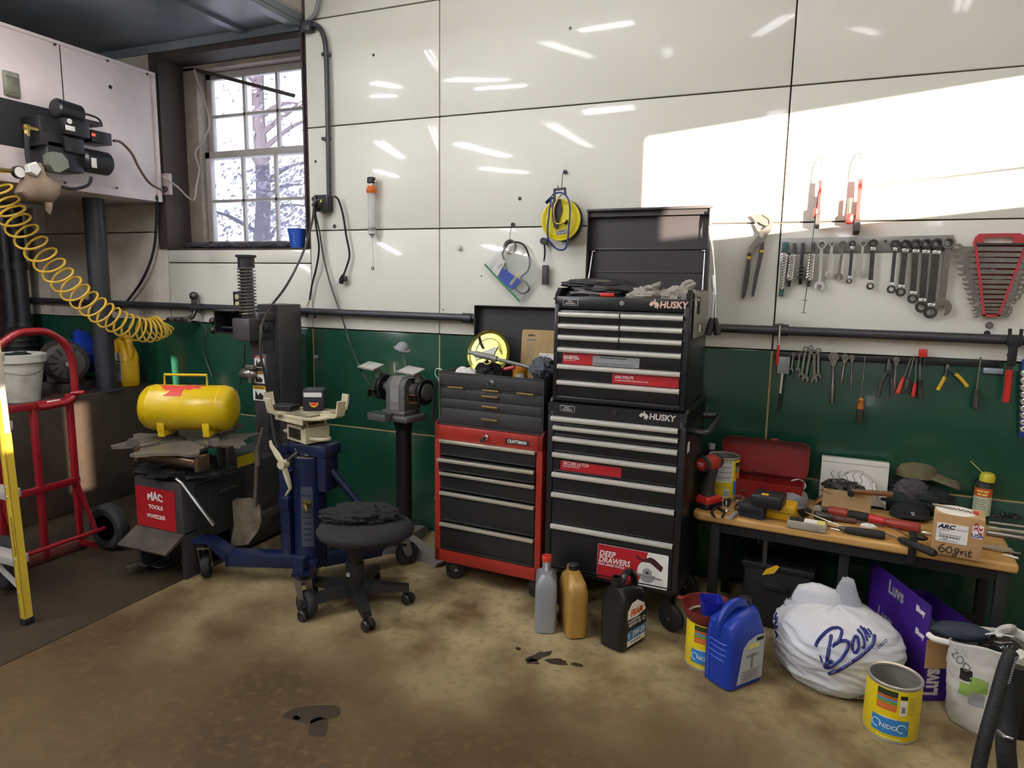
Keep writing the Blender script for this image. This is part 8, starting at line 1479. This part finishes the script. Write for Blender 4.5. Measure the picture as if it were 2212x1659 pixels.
# belt bag
t = thing('fan_belt_bag', 'clear bag with black fan belt and blue card hanging on the wall', 'bag', W(1105, 570, .03))
P = [W(*p, .03) for p in ((1083, 541), (1145, 555), (1167, 590), (1123, 651), (1047, 571))]
b = MB(); b.prism([(p.x, p.z) for p in P], .012, fr((0, -.022, 0), (1, 0, 0), (0, 0, 1))); b.build('clear_bag', mat('poly_bag', 'cdd4cf', .15, alpha=.28, bump=.5, bscale=30), t, world=True)
P = [W(*p, .036) for p in ((1074, 570), (1127, 607), (1106, 626), (1058, 588), (1064, 578))]; b = MB(); b.prism([(p.x, p.z) for p in P], .001, fr((0, -.0365, 0), (1, 0, 0), (0, 0, 1))); cd = b.build('blue_card', mat('card_blue', '2c4796', .5), t, world=True)
P = [W(*p, .038) for p in ((1080, 556), (1092, 565), (1072, 602), (1058, 588))]; b = MB(); b.prism([(p.x, p.z) for p in P], .001, fr((0, -.0377, 0), (1, 0, 0), (0, 0, 1))); b.build('white_card', m_paper, cd, world=True)
q = W(1101, 616, .039); a = W(1120, 590, .039); text('GOODYEAR', .021, fr((a+q)/2, q-a, V((0, -1, 0)).cross(q-a)), m_lyel, cd, .02, .1, world=True, xs=.62)
a = W(1086, 560, .0395); text('17KV03', .011, fr(W(1080, 575, .0395), W(1092, 568, .04)-W(1068, 590, .04), V((0, -1, 0)).cross(W(1092, 568, .04)-W(1068, 590, .04))), m_lblk, cd, .01, world=True)
P = [W(*p, .026) for p in ((1085, 548), (1100, 525), (1130, 528), (1144, 560), (1140, 585), (1125, 600), (1138, 612), (1143, 625), (1128, 634), (1112, 622), (1100, 600))]; b = MB(); b.tube(smooth_path(P+P[:1], 6), .0052, 8, sx=.7); b.build('fan_belt', m_rubber, t, world=True)
P = [W(*p, .038) for p in ((1047, 571), (1123, 651))]; b = MB(); b.tube(P, .006, 6, sx=.5); b.build('green_edge', mat('bag_green', '2f7a4c', .5), t, world=True)
q = W(1103, 535, .04); b = MB(); [b.ring(.030+.0022*(k % 4), .0014, fr(q+V((0, -.002*k, .001*k)), (1, 0, 0), (0, .02*k, 1)), 26, 5) for k in range(9)]; b.build('wire_coil', m_tool, t, world=True)
t = thing('wall_peg', 'small black peg with a thin wire holding the fan belt bag', 'peg', W(1109, 485, .01)); p = W(1109, 485, 0); b = MB(); b.cyl((p.x, 0, p.z), (p.x, -.014, p.z), .01, n=10); b.tube([(p.x, -.014, p.z), (p.x, -.035, p.z-.02), (p.x-.004, -.042, p.z-.1)], .0018, 6); b.build('peg', m_black, t, world=True)

# ---------------- contents of the black toolbox
def inb(px, py, d): 
    x, z = onp(BM, px, py, d); return V((x, d, z))
c = inb(1058, 765, .3); t = thing('tin_lid', 'round gold tin lid leaning inside the open black toolbox', 'lid', M=BM @ T(c.x, .29, .2)); R = .122
A = T(0, 0, R+.01) @ Rx(radians(-14)) @ fr((0, 0, 0), (1, 0, 0), (0, 0, 1)); m_gl = mat('tin_gold', 'a8a04a', .25, .85); b = MB(); b.lathe([(0, 0), (R*.62, 0), (R*.65, .004), (R*.86, .004), (R*.9, .0), (R*.96, .0), (R, .008), (R*.99, .012), (R*.93, .006), (R*.6, -.003), (0, -.003)], A, 44, caps=False); b.build('lid', m_gl, t)
b = MB(); b.prism([(-.05, .0), (.05, .04), (.03, -.01), (-.07, -.04)], .001, A @ T(0, 0, .005)); b.build('white_scrap', m_paper, t)
g_ = inb(1056, 770, .2); t = thing('welding_torch', 'black bundled torch and grey rod lying across the black toolbox', 'torch', BM @ g_); b = MB(); crumple(tuple(BM @ V((g_.x, .2, .24))), (.065, .06, .055), 121, .4, 2.6, mb=b); b.build('black_bundle', m_cloth, t, world=True)
b = MB(); b.cyl(BM @ V((*inb(1026, 764, .12)[:2], inb(1026, 764, .12).z)), BM @ inb(1074, 776, .12), .0155, n=14); b.build('thick_tube', mat('tube_grey', '7d7f78', .5, .3, var=.15), t, world=True); b = MB(); b.cyl(BM @ inb(1074, 776, .12), BM @ inb(1162, 798, .12), .009, n=12); b.build('rod_shank', MATS['tube_grey'], t, world=True); b = MB(); b.cyl(BM @ inb(1012, 761, .12), BM @ inb(1028, 764, .12), .011); b.build('tube_tip', MATS['tube_grey'], t, world=True)
b = MB(); b.tube([BM @ inb(1035, 727, .2), BM @ inb(1038, 740, .2), BM @ inb(1044, 752, .19)], .012, 8, sx=.5); b.build('black_tag', m_blackp, t, world=True); b = MB(); b.tube(smooth_path([BM @ inb(1044, 780, .13), BM @ inb(1050, 787, .12), BM @ inb(1062, 782, .12), BM @ inb(1064, 775, .12)], 4), .003, 6); b.build('wire', m_brass, t, world=True)
t = thing('brown_folder', 'kraft paper sheet with a white label leaning against the toolbox lid', 'folder', M=BM @ T(inb(1158, 740, .35).x, .36, .185) @ Rx(radians(-6))); hF = .275; b = MB(); b.prism(rrect(.26, hF, .014), .006, fr((.035, .004, hF/2), (1, 0, 0), (0, 0, 1))); b.build('sheet', m_cardd, t)
x0 = -.085; text('aphaci', .018, fr((x0+.045, -.003, hF-.028), (1, 0, 0), (0, 0, 1)), m_lblk, t, .005, xs=.9)
b = MB(); b.box((x0+.045, -.0028, hF-.052), (.055, .0012, .01)); b.build('dark_band', m_lgry, t)
for k in range(9): b = MB(); b.box((x0+.043, -.0026, hF-.068-k*.011), (.05-.012*(k % 3 == 1), .0008, .0028)); b.build('small_print', m_lgry, t)
b = MB(); b.box((.06, -.003, .115), (.10, .0012, .085)); lb = b.build('white_label', m_lwht, t)
for k in range(6): b = MB(); b.box((.04, -.004, .148-k*.011), (.05-.01*(k % 2), .0006, .0022)); b.build('label_print', m_lgry, lb)
b = MB(); [b.cyl((x0+.088, -.0026, .03+k*.0125), (x0+.088, -.0034, .03+k*.0125), .0016, n=8) for k in range(14)]; b.build('perforation_dots', m_lblk, t)
q = inb(1124, 790, .2); t = thing('orange_can', 'short orange lidded tub in the black toolbox', 'tub', M=BM @ T(q.x, .2, .215)); b = MB(); b.lathe([(.036, 0), (.037, .002), (.037, .06)], n=26); b.build('tub', mat('tub_yellow', 'c98a24', .45), t); b = MB(); b.lathe([(.04, .055), (.04, .072), (.036, .076), (.034, .07), (0, .07)], n=26, caps=False); b.build('lid', mat('tub_orange', 'd98a1e', .4), t); b = MB(); b.grid(lambda u, v: V((.0376*sin(-.1+u*1.0), -.0376*cos(-.1+u*1.0), .012+.03*v)), 6, 1); b.build('label', m_paper, t)
q = inb(1172, 792, .12); t = thing('blue_grey_rag', 'blue-grey rag bunched at the right end of the black toolbox', 'rag', M=BM @ T(q.x, .12, q.z)); b = MB(); crumple((0, 0, -.01), (.055, .05, .05), 131, .4, 2.2, mb=b); b.build('cloth', mat('rag_bluegrey', '4d535c', .9, var=.2, bump=.2), t)
t = thing('red_scraper', 'small dark red tool handle in the front of the black toolbox', 'tool', BM @ inb(1100, 797, .1)); b = MB(); b.cyl(BM @ inb(1090, 798, .1), BM @ inb(1112, 793, .1), .01); b.build('handle', m_craft, t, world=True)
t = thing('white_rag', 'pale cloth scrap at the left end of the black toolbox', 'rag', M=BM @ T(inb(1003, 790, .12).x, .14, .19)); b = MB(); crumple((0, 0, .035), (.06, .05, .045), 135, .3, 2, mb=b); b.build('cloth', m_paper, t)
